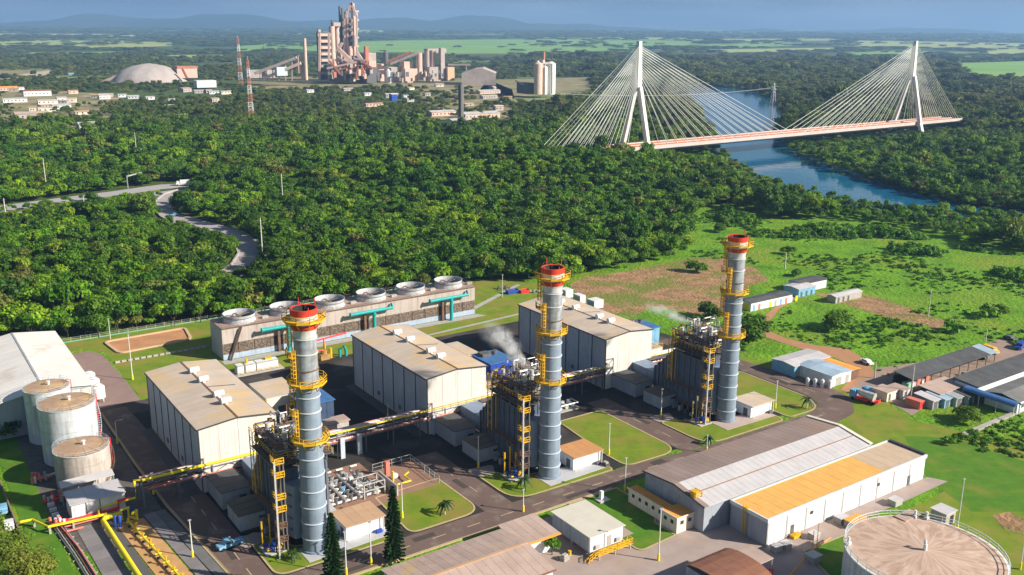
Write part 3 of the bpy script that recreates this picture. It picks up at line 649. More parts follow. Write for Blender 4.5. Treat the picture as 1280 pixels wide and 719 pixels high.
    # ground level cable/bypass stack clutter
    for j in range(7):
        y=-6+j*2.2; MB().box(-6.6,y,.3,-5.6,y+.9,1.2+.25*(j%3)).build('ground_cabinet',[m_pipeg,m_steel,m_conc][j%3],t)
    return t
bo=make_boiler('boiler house crammed with pipes beside the left chimney')
copy_tree(bo,'boiler house crammed with pipes beside the middle chimney, steaming',loc=UV(PITCH[1],12))
copy_tree(bo,'boiler house crammed with pipes beside the far right chimney',loc=UV(PITCH[2],12.5))
# ---------- turbine hall (width 17.5, length 43)
def make_hall(label,wallf,wallg,roof):
    t=tuv('turbine_hall',label,'building',0,0,'turbine halls'); w=17.6; l=43.4; h=15.2; rg=1.0
    MB().box(.25,.25,.1,w-.25,l-.25,h-.15).build('core_frame',m_seam,t)
    me=B(0,.12,0,.2,6.05,h-1.3).mesh('wall_panel',wallg)
    base=B(0,.12,0,.24,6.05,1.1).mesh('plinth_panel',m_conc)
    for i in range(7):
        for x in (0,w-.2): part('wall_panel',me,t,(x,.05+i*6.19,1.2)); part('plinth_panel',base,t,(x-.02,.05+i*6.19,.1))
    dj=B(-.08,-.14,.1,.1,.14,h-.1).mesh('rain_pipe',m_seam)
    for i in range(8):
        part('rain_pipe',dj,t,(-.03,.05+i*6.19-.02,0))
    lv=MB()
    for k in range(5): lv.box(-.12,0,k*.24,.05,1.3,k*.24+.13)
    lv=lv.mesh('wall_louvre',m_steel)
    for y in (14.5,26.8): part('wall_louvre',lv,t,(0,y,2))
    # gables in four sheets
    for y in (0,l-.2):
        for i in range(4):
            x0,x1=w*i/4+.03,w*(i+1)/4-.03; z=lambda x: h+rg*(1-abs(x-w/2)/(w/2))-.12
            a=y; c=y+.2
            MB().add([(x0,a,.1),(x1,a,.1),(x1,a,z(x1)),(x0,a,z(x0)),(x0,c,.1),(x1,c,.1),(x1,c,z(x1)),(x0,c,z(x0))],[(0,1,2,3),(5,4,7,6),(4,0,3,7),(1,5,6,2),(3,2,6,7)]).build('gable_panel',wallf,t)
    # roof sheets
    for s in (0,1):
        xa,xb=(-.35,w/2-.06) if s==0 else (w/2+.06,w+.35)
        za,zb=(h-.02,h+rg) if s==0 else (h+rg,h-.02)
        me=MB().add([(xa,.02,za),(xb,.02,zb),(xb,3.08,zb),(xa,3.08,za),(xa,.02,za+.14),(xb,.02,zb+.14),(xb,3.08,zb+.14),(xa,3.08,za+.14)],[(0,3,2,1),(4,5,6,7),(0,1,5,4),(1,2,6,5),(2,3,7,6),(3,0,4,7)]).mesh('roof_sheet',roof)
        for i in range(14): part('roof_sheet',me,t,(0,-.2+i*3.13,.002*(i%2)))
    MB().box(w/2-.22,-.2,h+rg+.05,w/2+.22,l+.2,h+rg+.2).build('ridge_cap',m_rust,t)
    MB().box(-.55,-.2,h-.2,-.36,l+.2,h+.06).build('gutter',m_seam,t); MB().box(w+.36,-.2,h-.2,w+.55,l+.2,h+.06).build('gutter',m_seam,t)
    MB().bar((-.35,-.23,h+.06),(w/2,-.23,h+rg+.06),.12,.3).bar((w/2,-.23,h+rg+.06),(w+.35,-.23,h+.06),.12,.3).build('eave_trim',m_seam,t)
    for y in (9.2,14.4,26,33.6):
        o=MB().cyl(w/2+.5,y,h+rg-.4,h+rg+.5,.55,12); o.tube([(w/2-.6,y,h+rg+.9),(w/2+1.7,y,h+rg+.9)],.75,12); o.build('roof_ventilator',m_white,t,smooth=1)
    MB().bar((w/2+.2,22,h+rg+.15),(w-2,21.6,h+.45),.25,.15).build('roof_conduit',m_steel,t)
    return t
HL=[(-11.4,35.8),(45.9,35.6),(104.1,35.2)]
h1=make_hall('turbine hall with orange stained beige roof, left of the three',m_wallf,m_wallg,m_roofb)
h1.location=UV(*HL[0])
copy_tree(h1,'middle turbine hall of the three, in front of the cooling tower right half',loc=UV(*HL[1]))
copy_tree(h1,'far right turbine hall of the three, beside the bare dirt field',loc=UV(*HL[2]))
# ---------- hall annexes, enclosures
def gable_shed(name,label,cat,u0,v0,u1,v1,h,rg,wall,roof,along='v',group=None,n=6,over=.3,wallparts=True,z0=0.05,door=None,extra=None):
    t=tuv(name,label,cat,u0,v0,group); w=u1-u0; l=v1-v0
    if along=='v':
        prof=lambda x: h+rg*(1-abs(x-w/2)/(w/2)); 
        b=MB().add([(0,0,z0),(w,0,z0),(w,0,h),(w/2,0,h+rg),(0,0,h),(0,l,z0),(w,l,z0),(w,l,h),(w/2,l,h+rg),(0,l,h)],[(0,1,2,3,4),(6,5,9,8,7),(5,0,4,9),(1,6,7,2)])
        b.build('wall',wall,t)
        st=l+2*over
        for s in (0,1):
            xa,xb=(-over,w/2-.02) if s==0 else (w/2+.02,w+over); za,zb=(h,h+rg) if s==0 else (h+rg,h)
            L=st/n-.05
            me=MB().add([(xa,0,za+.02),(xb,0,zb+.02),(xb,L,zb+.02),(xa,L,za+.02),(xa,0,za+.16),(xb,0,zb+.16),(xb,L,zb+.16),(xa,L,za+.16)],[(0,3,2,1),(4,5,6,7),(0,1,5,4),(1,2,6,5),(2,3,7,6),(3,0,4,7)]).mesh('roof_sheet',roof)
            for i in range(n): part('roof_sheet',me,t,(0,-over+i*st/n,.003*(i%2)))
    else:
        b=MB().add([(0,0,z0),(w,0,z0),(w,0,h),(0,0,h),(0,l,z0),(w,l,z0),(w,l,h),(0,l,h),(0,l/2,h+rg),(w,l/2,h+rg)],[(0,1,2,3),(5,4,7,6),(4,0,3,8,7),(1,5,6,9,2)])
        b.build('wall',wall,t); st=w+2*over
        for s in (0,1):
            ya,yb=(-over,l/2-.02) if s==0 else (l/2+.02,l+over); za,zb=(h,h+rg) if s==0 else (h+rg,h)
            L=st/n-.05
            me=MB().add([(0,ya,za+.02),(L,ya,za+.02),(L,yb,zb+.02),(0,yb,zb+.02),(0,ya,za+.16),(L,ya,za+.16),(L,yb,zb+.16),(0,yb,zb+.16)],[(0,3,2,1),(4,5,6,7),(0,1,5,4),(1,2,6,5),(2,3,7,6),(3,0,4,7)]).mesh('roof_sheet',roof)
            for i in range(n): part('roof_sheet',me,t,(-over+i*st/n,0,.003*(i%2)))
    return t
def door(t,x,y,w,h,face='-v',m=None,name='door',z=.1):
    m=m or m_white
    if face=='-v': MB().box(x,y-.06,z,x+w,y+.03,z+h).build(name,m,t)
    elif face=='-u': MB().box(x-.06,y,z,x+.03,y+w,z+h).build(name,m,t)
    elif face=='+u': MB().box(x-.03,y,z,x+.06,y+w,z+h).build(name,m,t)
names=['left','middle','far right']
for k,(hu,hv) in enumerate(HL):
    t=tuv('hall_annex','low beige roofed annex beside the %s turbine hall'%names[k],'building',hu+27.2+ (0 if k else -.2),68,'annexes of the turbine halls')
    MB().box(0,0,.05,9,13,5.8).build('wall',m_cream,t)
    me=B(-.3,.03,0,9.3,2.18,.18).mesh('roof_sheet',m_roofb)
    for i in range(6): part('roof_sheet',me,t,(0,i*2.2-.1,5.8+.004*(i%2)))
    door(t,3,0,2.4,3,'-v',m_steel); 
    t=tuv('generator_enclosure','blue roofed generator enclosure right of the %s turbine hall'%names[k],'enclosure',hu+32.6,56.2,'blue generator enclosures')
    mb=m_blue if k==1 else m_bluel if k==2 else mat('navy_wall',(.06,.09,.16),(.04,.07,.13),.5,.6)
    for i in range(4): MB().box(.05+i*2.05,0,.4,2+i*2.05,.15,6.4).build('wall_panel',mb,t)
    MB().box(.05,.16,.4,8.2,10.6,6.3).build('casing',mb,t)
    me=MB().add([(-.3,0,0),(8.6,0,0),(8.6,2.6,0),(-.3,2.6,0),(-.3,0,.22),(8.6,0,.22),(8.6,2.6,.22),(-.3,2.6,.22)],[(0,3,2,1),(4,5,6,7),(0,1,5,4),(1,2,6,5),(2,3,7,6),(3,0,4,7)]).mesh('roof_panel',m_roofblue)
    for i in range(4): part('roof_panel',me,t,(0,-.2+i*2.66,6.4+.02*(i%2)))
    MB().box(1.2,6,6.6,4.2,9,7.5).cyl(5.8,7,6.6,7.7,.8,12).build('roof_fan',m_steel,t,smooth=None)
    # block between hall front corner and enclosure
    t=tuv('switch_house','cream flat roofed block at the right front corner of the %s turbine hall'%names[k],'building',hu+18.2,44.5,'flat roofed blocks beside the halls')
    MB().box(0,0,.05,13,8.5,4.6).build('wall',m_cream,t)
    me=B(0,-.2,0,3.18,8.8,.2).mesh('roof_panel',m_roofb)
    for i in range(4): part('roof_panel',me,t,(-.1+i*3.24,0,4.6))
    MB().rail([(0,-.1,4.8),(13,-.1,4.8),(13,8.5,4.8)],1.1,.1,1.6).build('railing',m_yel,t)
    b=MB()
    for x,y in ((-.3,.2),(.5,.2)): b.bar((x,y,0),(x,y,15.4),.2)
    for z in range(1,31): b.bar((-.3,.2,z*.5),(.5,.2,z*.5),.09)
    for z in range(5,16,2): b.bar((-.3,-.5,z),(.5,-.5,z),.1); b.bar((-.3,-.5,z),(-.3,.2,z),.1); b.bar((.5,-.5,z),(.5,.2,z),.1)
    b.build('yellow_stair_frame',m_yel,t)
    # transformer/lube skid on the ground right of the boiler
    t=tuv('auxiliary_skid','grey auxiliary pump skid on the slab beside the %s boiler'%names[k],'machinery',PITCH[k]+24.5 if k else 8.5,28 if k else 26,'auxiliary skids beside the boilers')
    MB().box(0,0,.1,7,4,.35).build('skid_base',m_conc,t)
    for i in range(3):
        MB().tube([(1+i*2.2,1,1),(1+i*2.2,3,1)],.6,10).build('pump',m_pipew,t,smooth=1); MB().box(.5+i*2.2,3,.35,1.6+i*2.2,3.7,1.9).build('motor',m_pipeg,t)
    MB().tube([(.6,.4,1.9),(6.5,.4,1.9),(6.5,3.6,1.9)],.2,7).build('header_pipe',m_pipew,t,smooth=1)
# electrical modules in the shade, two per unit, off the left of each boiler
for k in range(3):
    U=PITCH[k]
    for j,(u0,v0,u1,v1,h) in enumerate(((-10.6,24.6,-4.4,35,4.6),(-10.6,13.6,-3.9,21.4,4.1))):
        if k==2 and j==1: v0,v1=14.5,21.4
        t=tuv('electrical_module','%s grey electrical module with dark roof beside the %s boiler'%(['rear','front'][j],names[k]),'electrical building',U+u0,v0,'electrical modules beside the boilers')
        w=u1-u0; l=v1-v0
        for i in range(2): MB().box(0,i*l/2+.06,.7,.14,(i+1)*l/2-.06,h-.1).build('wall_panel',m_wallg,t)
        MB().box(.08,.03,.7,w-.06,l-.03,h-.12).build('casing',m_wallg,t)
        MB().box(.2,.2,.05,w-.2,l-.2,.7).build('plinth',m_seam,t)
        me=B(-.25,.0,0,w+.25,l/3-.05,.16).mesh('roof_panel',m_roofgrn if j else m_roofk)
        for i in range(3): part('roof_panel',me,t,(0,-.1+i*(l+.2)/3,h-.08))
        door(t,w*.3,0,1,2.2,'-v',m_conc,z=.8); MB().box(w*.6,-.08,2.6,w*.85,0,3.1).build('vent_grille',m_seam,t)
# small front sheds on the slabs
for k,(rf,nm) in enumerate(((m_rooft,'tan'),(m_rooft,'orange tan'),(m_roofl,'beige grey'))):
    U=PITCH[k]; dv=-.3*(k>0)-1.5*(k==2)
    t=tuv('chemical_shed','small white shed with %s roof at the foot of the %s chimney'%(nm,names[k]),'shed',U+6.2,-.9+dv,'white sheds beside the chimneys')
    MB().box(0,0,.24,8.2,6.2,3.5).build('wall',m_whitew,t)
    me=B(0,-.8,0,2.24,6.8,.16).mesh('roof_sheet',m_roofb if k==2 else m_rooft if k==0 else mat('orange_tan_roof',(.55,.27,.11),(.48,.24,.10),.4,.85,rand=.04))
    for i in range(4): part('roof_sheet',me,t,(-.4+i*2.27,0,3.5+.003*(i%2)))
    door(t,3.4,0,1.5,2.4,'-v',m_white); door(t,0,1.2,1.4,2.3,'-u',m_steel)
    b=MB()
    for x in (.1,8.1): b.box(x-.08,-.75,.24,x+.08,-.6,3.5)
    b.build('awning_post',m_polew,t)
    MB().box(6.3,-1.1,.24,7.6,-.5,1.0).build('cabinet',m_blue if k==0 else m_steel,t)
    # gas valve skid with three vent pipes
    t=tuv('valve_skid','yellow and blue gas valve skid with three vent pipes before the %s boiler'%names[k],'machinery',U-9.3,2.2+dv,'valve skids on the grass islands')
    MB().box(0,0,.16,4.2,4.6,.34).build('skid_slab',m_concb,t)
    for (x,y,h) in ((.6,3.8,6.0),(2.3,4.0,7.0),(3.1,2.8,5.8)): MB().tube([(x,y,.3),(x,y,h)],.17,8).tube([(x,y,h-1.6),(x,y,h)],.24,8).build('vent_pipe',m_yel if k<2 else mat('faded_yellow',(.5,.4,.2),(.45,.36,.2),1,.7),t)
    MB().tube([(.6,3.8,1),(.6,.8,1),(2.5,.8,1),(2.5,3.4,1),(3.6,3.4,1)],.22,8).build('valve_pipe',m_yel,t,smooth=1)
    for x,y in ((.6,2.2),(1.6,.8),(2.5,2)): MB().cyl(x,y,.7,1.5,.42,10).cyl(x,y,1.5,1.75,.6,10).build('valve',m_blue,t)
    MB().sphere((3.3,1.2,1),.75,12,8,1.2).build('filter_vessel',m_yel,t,smooth=1)
# ================================================================== PIPE RACK
t=tuv('pipe_rack','long steel rack of red and yellow pipes crossing in front of the turbine halls','pipe rack',-24,35.6)
LEN=166
post=MB().box(-.14,-.14,0,.14,.14,6.2).mesh('rack_post',m_rib); cb=MB().box(-.12,0,-.15,.12,3,.12).mesh('cross_beam',m_rib)
i=0; x=0
while x<LEN:
    for y in (0,3): part('rack_post',post,t,(x,y,.05))
    for z in (4.3,6.1): part('cross_beam',cb,t,(x,0,z))
    x+=7.5
fp=MB().box(-.55,-.3,0,.55,.3,5.3).mesh('concrete_column',mat('pale_blue_column',(.50,.55,.62),(.42,.47,.54),.6,.8))
for u in (22,46,49.5+1,71.5,80,100,108.5,139,160): part('concrete_column',fp,t,(u,-.5,.05))
for z in (4.15,5.9):
    for y in (0,3): MB().box(0,y-.09,z-.14,LEN,y+.09,z+.08).build('longitudinal_beam',m_rib,t)
b=MB()
for x in [7.5*i for i in range(22)]: b.bar((x,-.02,4.3),(x+3.75,-.02,5.9),.1).bar((x+3.75,-.02,5.9),(x+7.5,-.02,4.3),.1)
b.build('truss_brace',m_rib,t)
for y,z,r,m,a,c in ((.15,6.75,.34,m_yelb,0,34),(.15,6.6,.2,m_yelb,34,98),(.15,6.5,.14,m_yelb,98,LEN),(.9,6.4,.2,m_pipew,0,LEN),(1.35,6.4,.14,m_pred,4,LEN),(1.8,6.45,.24,m_pipeg,10,LEN),(2.35,6.4,.15,m_pipew,0,LEN),(2.75,6.4,.13,m_pred,0,120),
   (-.15,4.55,.17,m_pred,1,LEN),(.35,4.6,.22,m_pipew,8,LEN),(.9,4.55,.14,m_pred,0,LEN),(1.4,4.6,.2,m_rust,0,LEN),(2.1,4.6,.26,m_pipeg,20,LEN)):
    MB().tube([(a,y,z),(c,y,z)],r,8).build('rack_pipe',m,t,smooth=1)
MB().box(10,2.4,5.2,LEN,3,5.35).build('cable_tray',m_pipeg,t)
for u in (25,83,142):      # expansion loops on top
    MB().tube([(u,1.8,6.5),(u,1.8,7.9),(u+2.4,1.8,7.9),(u+2.4,1.8,6.5)],.22,8).build('expansion_loop',m_pipeg,t,smooth=1)
b=MB()
for a,c in ((60,96),(118,150)): b.rail([(a,-.35,6.2),(c,-.35,6.2)],1.0,.08,2.4)
b.build('railing',m_yel,t)
MB().cyl(33.5,.15,6.1,7.6,.5,10).build('gas_valve',m_yelb,t)
# platforms with bits on the rack next to halls
for k in range(3):
    u=PITCH[k]+24+3
    MB().box(u,-2,6.3,u+9,-.3,6.45).build('rack_platform',m_steel,t)
# ================================================================== PUMP YARD right of unit one
t=tuv('gas_metering_station','dense grey gas metering pipework on a slab right of the left chimney','machinery',7.5,9.5)
MB().box(-.5,-.5,.06,16.5,21,.2).build('slab',m_brick,t)
rnd=random.Random(11)
for i in range(6):
    y=4+i*2.0; MB().tube([(1.5,y,.9),(13.5,y-.0,.9)],.34,8).build('meter_run',m_pipew,t,smooth=1)
    for x in (3,6.5,10,12.8): MB().cyl(x,y,.5,1.9,.42,8).cyl(x,y,1.9,2.05,.55,8).build('valve',rnd.choice((m_pipeg,m_pipew,m_bluel,m_steel)),t)
for x in (1.5,5,8.5,12): MB().tube([(x,3,1.3),(x,16,1.3),(x,16,2.4),(x+1.5,16,2.4)],.3,8).build('header_pipe',m_pipew,t,smooth=1)
for i in range(9):
    x,y=rnd.uniform(1,14),rnd.uniform(3,18); MB().box(x,y,.2,x+.9,y+.7,1.8+rnd.random()).build('control_box',rnd.choice((m_pipeg,m_white,m_steel)),t)
b=MB()
for x in (9.5,14.5):
    for y in (3.5,7.5): b.bar((x,y,.2),(x,y,3.6),.22)
for z in (2,3.6): b.bar((9.5,3.5,z),(14.5,3.5,z),.2); b.bar((9.5,7.5,z),(14.5,7.5,z),.2); b.bar((9.5,3.5,z),(9.5,7.5,z),.2); b.bar((14.5,3.5,z),(14.5,7.5,z),.2)
b.build('support_frame',m_pipew,t)
t=tuv('filter_house','cream block between the left chimney and the gas pipework','enclosure',4.2,6.9); MB().box(0,0,.1,3.4,4.6,3.0).build('casing',m_cream,t); MB().box(-.15,-.15,3,3.55,4.75,3.15).build('roof_panel',m_roofl,t)
t=tuv('blast_wall','concrete wall beside the yellow and white compressor','wall',23.7,10.5); MB().box(0,0,.05,.35,9,2.6).build('wall_panel',m_conc,t)
t=tuv('compressor_pad','yellow and white compressor on a fenced brick pad by the cross road','machinery',24.6,11.5)
MB().box(-.4,-1,.06,10.2,13,.2).build('slab',m_brick,t); MB().sphere((2.4,6.6,1.0),.75,12,8,1.3).build('vessel',m_white,t,smooth=1)
MB().tube([(1,2.4,1),(4.4,2.4,1),(4.4,5.5,1),(5.6,5.5,1.6)],.2,7).tube([(1.6,5.6,.3),(1.6,5.6,2.8)],.25,7).build('yellow_pipe',m_yelb,t,smooth=1)
MB().box(1.4,8.6,.2,2.4,9.6,3.8).build('control_cabinet',m_pred,t)
b=MB().rail([(10,-.9,.2),(10,12.8,.2),(0,12.8,.2)],1.8,.09,2.2); b.build('railing',m_pipeg,t)
# clutter between unit one and hall two
t=tuv('cooling_skid','white roofed cooling skid with red frames by the rack between units','machinery',21,43)
MB().box(0,0,.1,9,8,.3).build('slab',m_conc,t)
for x,y,h in ((.5,.8,5.6),(4.6,3,4.8)): MB().box(x,y,.3,x+3.2,y+3.4,h-.3).build('cooler_casing',m_pipew,t); MB().box(x-.3,y-.3,h-.3,x+3.5,y+3.7,h).build('cooler_roof',m_roofp,t)
b=MB(); 
for x in (0,3,6,9): b.bar((x,0,.3),(x,0,4),.14)
b.bar((0,0,4),(9,0,4),.14); b.bar((0,0,2.2),(9,0,2.2),.14); b.build('red_frame',m_pred,t)
# ================================================================== COOLING TOWER
t=tuv('cooling_tower','long beige cooling tower block with six round fan stacks on top','cooling tower',20.8,120)
CL=92.6; CW=11.4; CHt=10.3; nb=18; bw=CL/nb
MB().box(.35,.35,.1,CL-.35,CW-.35,CHt-.2).build('core_frame',m_seam,t)
b1=B(.02,0,.1,bw-.02,.3,1.9).mesh('basin_panel',m_basin); b3=B(.02,-.05,5.3,bw-.02,.3,CHt).mesh('cladding_panel',m_clad)
sl=MB()
for k in range(7): sl.add([(.05,-.05,1.95+k*.48),(bw-.05,-.05,1.95+k*.48),(bw-.05,.3,2.35+k*.48),(.05,.3,2.35+k*.48),(.05,-.02,1.9+k*.48),(bw-.05,-.02,1.9+k*.48)],[(0,1,2,3),(4,5,1,0)])
sl=sl.mesh('louvre_bank',m_louv)
bm=MB().box(-.1,-.1,1.9,.1,.05,5.3).mesh('louvre_post',m_rust)
for i in range(nb):
    for y,rz in ((0,0),(CW,math.pi)):
        xx=i*bw if rz==0 else (i+1)*bw
        part('basin_panel',b1,t,(xx,y,0),rz); part('cladding_panel',b3,t,(xx,y,0),rz); part('louvre_bank',sl,t,(xx,y,0),rz)
    part('louvre_post',bm,t,(i*bw,0,0))
for x in (0,CL-.3): 
    for k in range(2): MB().box(x,.35+k*5.4,.1,x+.3,5.65+k*5.4,CHt).build('end_panel',m_wallg,t)
dk=B(.02,-.3,0,bw-.02,CW+.3,.18).mesh('deck_panel',m_deckp)
for i in range(nb): part('deck_panel',dk,t,(i*bw,0,CHt+.01))
b=MB().rail([(0,-.25,CHt+.2),(CL,-.25,CHt+.2),(CL,CW+.25,CHt+.2),(0,CW+.25,CHt+.2),(0,-.25,CHt+.2)],1.0,.06,2.6); b.build('railing',m_rust,t)
MB().box(0,-.4,CHt-.05,CL,-.31,CHt+.25).build('edge_trim',m_rust,t)
fs=MB().lathe([(5.1,0),(4.85,.9),(4.9,1.7),(5.1,2.5),(4.95,2.5),(4.75,1.7),(4.7,.9),(4.95,0)],40).mesh('fan_stack',m_fan,1)
blade=MB()
for k in range(8):
    a=2*math.pi*k/8; c,s=math.cos(a),math.sin(a); blade.add([(c*.5-s*.25,s*.5+c*.25,1.15),(c*.5+s*.25,s*.5-c*.25,1.3),(c*4.6+s*.4,s*4.6-c*.4,1.3),(c*4.6-s*.4,s*4.6+c*.4,1.2)],[(0,1,2,3)])
blade.cyl(0,0,.9,1.7,.6,12); bl=blade.mesh('fan_rotor',m_rust); dkk=MB().cyl(0,0,.0,.3,4.7,32).mesh('fan_deck',m_inside); mo=MB().tube([(-5,0,1.6),(5.4,0,1.6)],.14,6).box(4.9,-.4,.1,5.9,.4,1.1).mesh('drive_shaft',m_steel)
bandm=MB().lathe([(5.0,1.6),(5.06,1.6),(5.06,1.75),(5.0,1.75)],40).mesh('stack_band',m_rib)
for i in range(6):
    x=7.7+i*15.43; f=part('fan_stack',fs,t,(x,CW/2,CHt+.19)); part('stack_band',bandm,f); part('fan_rotor',bl,f); part('fan_deck',dkk,f); part('drive_shaft',mo,f,rz=.4)
    MB().box(x+6.6,3,CHt+.2,x+8.6,4.2,CHt+1).build('deck_box',m_conc,t)
MB().bar((2,-.5,.1),(6,-.5,CHt),.5,.15).bar((2,-1.3,.1),(6,-1.3,CHt),.5,.15).build('stair',m_rust,t)
# teal risers
for k,u in enumerate((41.5,71.9,102.2)):
    q=tuv('riser_pipe','teal T shaped riser pipe %s along the cooling tower front'%('farthest left, behind the left chimney','in the middle of the three','farthest right of the three')[k] if False else ['teal T shaped riser pipe behind the left chimney','teal T shaped riser pipe above the middle hall','teal T shaped riser pipe at the cooling tower right end'][k],'pipe',u,117.8,'teal risers feeding the cooling tower')
    MB().tube([(0,0,0),(0,0,8.2)],.62,14).build('riser',m_teal,q,smooth=1)
    MB().tube([(-8.8,-.2,8.5),(7,0,8.5),(7.4,1.6,9.5)],.62,14,r2=.42).build('header',m_teal,q,smooth=1)
    MB().tube([(-8.9,-.2,8.5),(-8.7,-.2,8.5)],.85,14).tube([(0,0,7.2),(0,0,7.4)],.85,14).build('flange',m_teal,q)
    MB().box(-3.2,1,0,-2.4,1.8,7.9).build('support_post',m_rust,q)
# equipment between hall one and the cooling tower
t=tuv('container_row','white containers with yellow frame on a slab before the cooling tower','container',20,104.5)
for x,w in ((0,2),(2.6,3),(6,6.6)): MB().box(x,0,.4,x+w,2.6,3.0).build('container',m_white,t); MB().box(x,-.02,2.6,x+w,0,3.05).build('container_rail',m_pipeg,t)
MB().rail([(0,-1,.3),(13,-1,.3)],1.1,.08,1.6).box(3,1,3.0,3.6,1.6,4.4).box(9,1,3.0,11,2,3.6).build('yellow_frame',m_yel,t)
MB().box(-1,-1.5,.05,14,3.4,.3).build('slab',m_conc,t)
t=tuv('water_treatment_skid','red pipes, teal pump and yellow tank behind the left chimney','machinery',45,104)
MB().tube([(-4,3,5.2),(12,4,6.0)],.3,8).tube([(4,3.5,.1),(4,3.5,5.5)],.22,8).tube([(-3,.5,2.5),(0,.4,3.2),(3,.5,2.7)],.35,8).build('red_pipe',m_redb,t,smooth=1)
MB().box(-5,-1,.1,-1.4,1.8,3.4).build('pump_house',m_cream,t); MB().box(-4.6,-1.06,.8,-2,-.95,2.6).build('opening',m_seam,t)
MB().tube([(7.5,-.5,0),(7.5,-.5,2.6),(9,-.5,3.4),(9.6,-.5,2),(9.6,-.5,0)],.45,10).build('teal_pipe',m_teal,t,smooth=1)
MB().cyl(4.6,0,.1,3.4,.5,10).tube([(3.4,1.5,.1),(3.4,1.5,4.6)],.3,8).build('yellow_column',m_yel,t)
MB().box(1,-1,.1,4,1.6,1.8).cyl(2.5,.3,1.8,3,1.0,10).build('rusty_tank',mat('orange_rust',(.42,.26,.08),(.3,.17,.07),1,.8),t)
for i,(x,y) in enumerate(((156.4,119.6),(156.2,110.4),(156.2,102))):
    t=tuv('air_handling_unit',['white rooftop like unit behind the right hall, leftmost of three','small white unit behind the right hall, middle of three','white and blue unit behind the right hall, rightmost of three'][i],'equipment',x-3,y-2,'white units behind the right hall')
    w=(3.6,2.6,4.4)[i]; MB().box(0,0,.3,w,4.4,3.4).build('casing',m_white,t); MB().box(-.05,.5,.6,0,4,2.9).build('side_grille',m_bluel if i==2 else m_pipeg,t); MB().box(.2,.2,.05,w-.2,4.2,.3).build('feet',m_steel,t)
# clay bank drain line of stones along the lawn
st=B(-.7,-.35,0,.7,.35,.5).mesh('drain_block',m_conc)
t=tuv('drain_channel','dashed line of concrete drain blocks across the rear lawn','drain',-7,134)
for i in range(15): part('drain_block',st,t,(i*1.9,2.2-i*.02,.04))
# rear fence
t=tuv('boundary_fence','low green and red mesh fence behind the rear lawn','fence',-24,165.5)
for i in range(60): part('post',B(-.06,-.06,0,.06,.06,1.7).mesh('post',m_conc) if i==0 else pm,t,(i*3.0,0,.04)); pm=t.children[0].data if i==0 else pm
MB().box(0,-.02,.1,177,.02,.5).build('base_rail',mat('fence_green',(.16,.34,.24),rough=.8),t); MB().bar((0,0,1.6),(177,0,1.6),.06).bar((0,0,1.1),(177,0,1.1),.05).build('wire_rail',m_pipeg,t)
# ================================================================== WEST: tanks, shed, pipe yard
def tank(name,label,u,v,r,h,shell,top,n_st=2,panels=16,vent=True,group='storage tanks by the long shed'):
    t=tuv(name,label,'tank',u,v,group); hc=h/ n_st
    for j in range(n_st): MB().lathe([(r+.004*j,.06+j*hc),(r+.004*j,(j+1)*hc-.03),(r-.03,(j+1)*hc)],48).build('shell_course',shell,t,smooth=1)
    MB().lathe([(r+.1,h-.12),(r+.12,h),(r-.05,h+.05)],48).build('rim_angle',m_ring,t)
    for k in range(12):
        a0=2*math.pi*k/12+.01; MB().lathe([(.01,h+r*.075),(r-.02,h)],4,a0=a0,a1=a0+2*math.pi/12-.02).build('roof_plate',top,t)
    MB().lathe([(.01,h+r*.075-.03),(r-.02,h-.03)],48).build('roof_backing',m_rust,t)
    b=MB(); pts=[((r+.05)*math.cos(2*math.pi*k/24),(r+.05)*math.sin(2*math.pi*k/24),h) for k in range(25)]; b.rail(pts,1.0,.05,3); b.build('railing',m_ring,t)
    # spiral stair
    b=MB(); a0=-1.0; 
    for k in range(30):
        a=a0+k*.055*6/r; z=.4+k*(h-.5)/30; b.bar((r*math.cos(a),r*math.sin(a),z),((r+.8)*math.cos(a),(r+.8)*math.sin(a),z),.26,.06)
    b.rail([((r+.8)*math.cos(a0+k*.11*6/r),(r+.8)*math.sin(a0+k*.11*6/r),.4+k*(h-.5)/15) for k in range(16)],1.0,.06,5); b.build('spiral_stair',m_rust if shell is m_tankg else m_ring,t)
    if vent: MB().cyl(r*.1,0,h+r*.07,h+r*.07+.8,.3,8).cyl(r*.1,0,h+r*.07+.8,h+r*.07+.95,.5,8).build('roof_vent',m_white,t)
    MB().tube([(r+.35,0,.5),(r+.35,0,h+.6),(r-.8,0,h+.9)],.1,6).build('foam_pipe',m_redb,t,smooth=1)
    return t
tank('storage_tank','big white storage tank with dirty roof, the largest of the left three',-31.6,72.4,6.3,14,m_tankw,m_tanktop,5)
tank('storage_tank','pale storage tank touching the long shed, rearmost of the left three',-33.6,87.4,5.3,13.6,m_tankw,m_tanktop,5)
tank('storage_tank','low weathered storage tank with orange roof and green stain, frontmost of three',-31.8,57.4,5.9,8.3,m_tankg,m_tanktop,3)
t=tuv('long_shed','huge pale roofed warehouse shed at the left edge of the picture','building',-45,92)
MB().add([(0,.3,.05),(22.6,.3,.05),(22.6,.3,10),(11.3,.3,11.4),(0,.3,9.4),(0,54,.05),(22.6,54,.05),(22.6,54,10),(11.3,54,11.4),(0,54,9.4)],[(0,1,2,3,4),(6,5,9,8,7),(5,0,4,9),(1,6,7,2)]).build('wall',m_wallg,t)
for i in range(7): MB().box(22.62,.8+i*7.7,.2,22.75,.8+i*7.7+7.3,9.6).build('wall_panel',m_wallf,t)
for i in range(3): MB().box(15+i*2.5,.1,.2,17.3+i*2.5,.28,9.5).build('gable_panel',m_cream,t)
m_shr=mat('pale_shed_roof',(.74,.70,.66),(.66,.62,.58),.12,.75,rand=.025,corr=(VA,1.2,.03),c3=(.55,.48,.42),s3=.1,t3=(.55,.7))
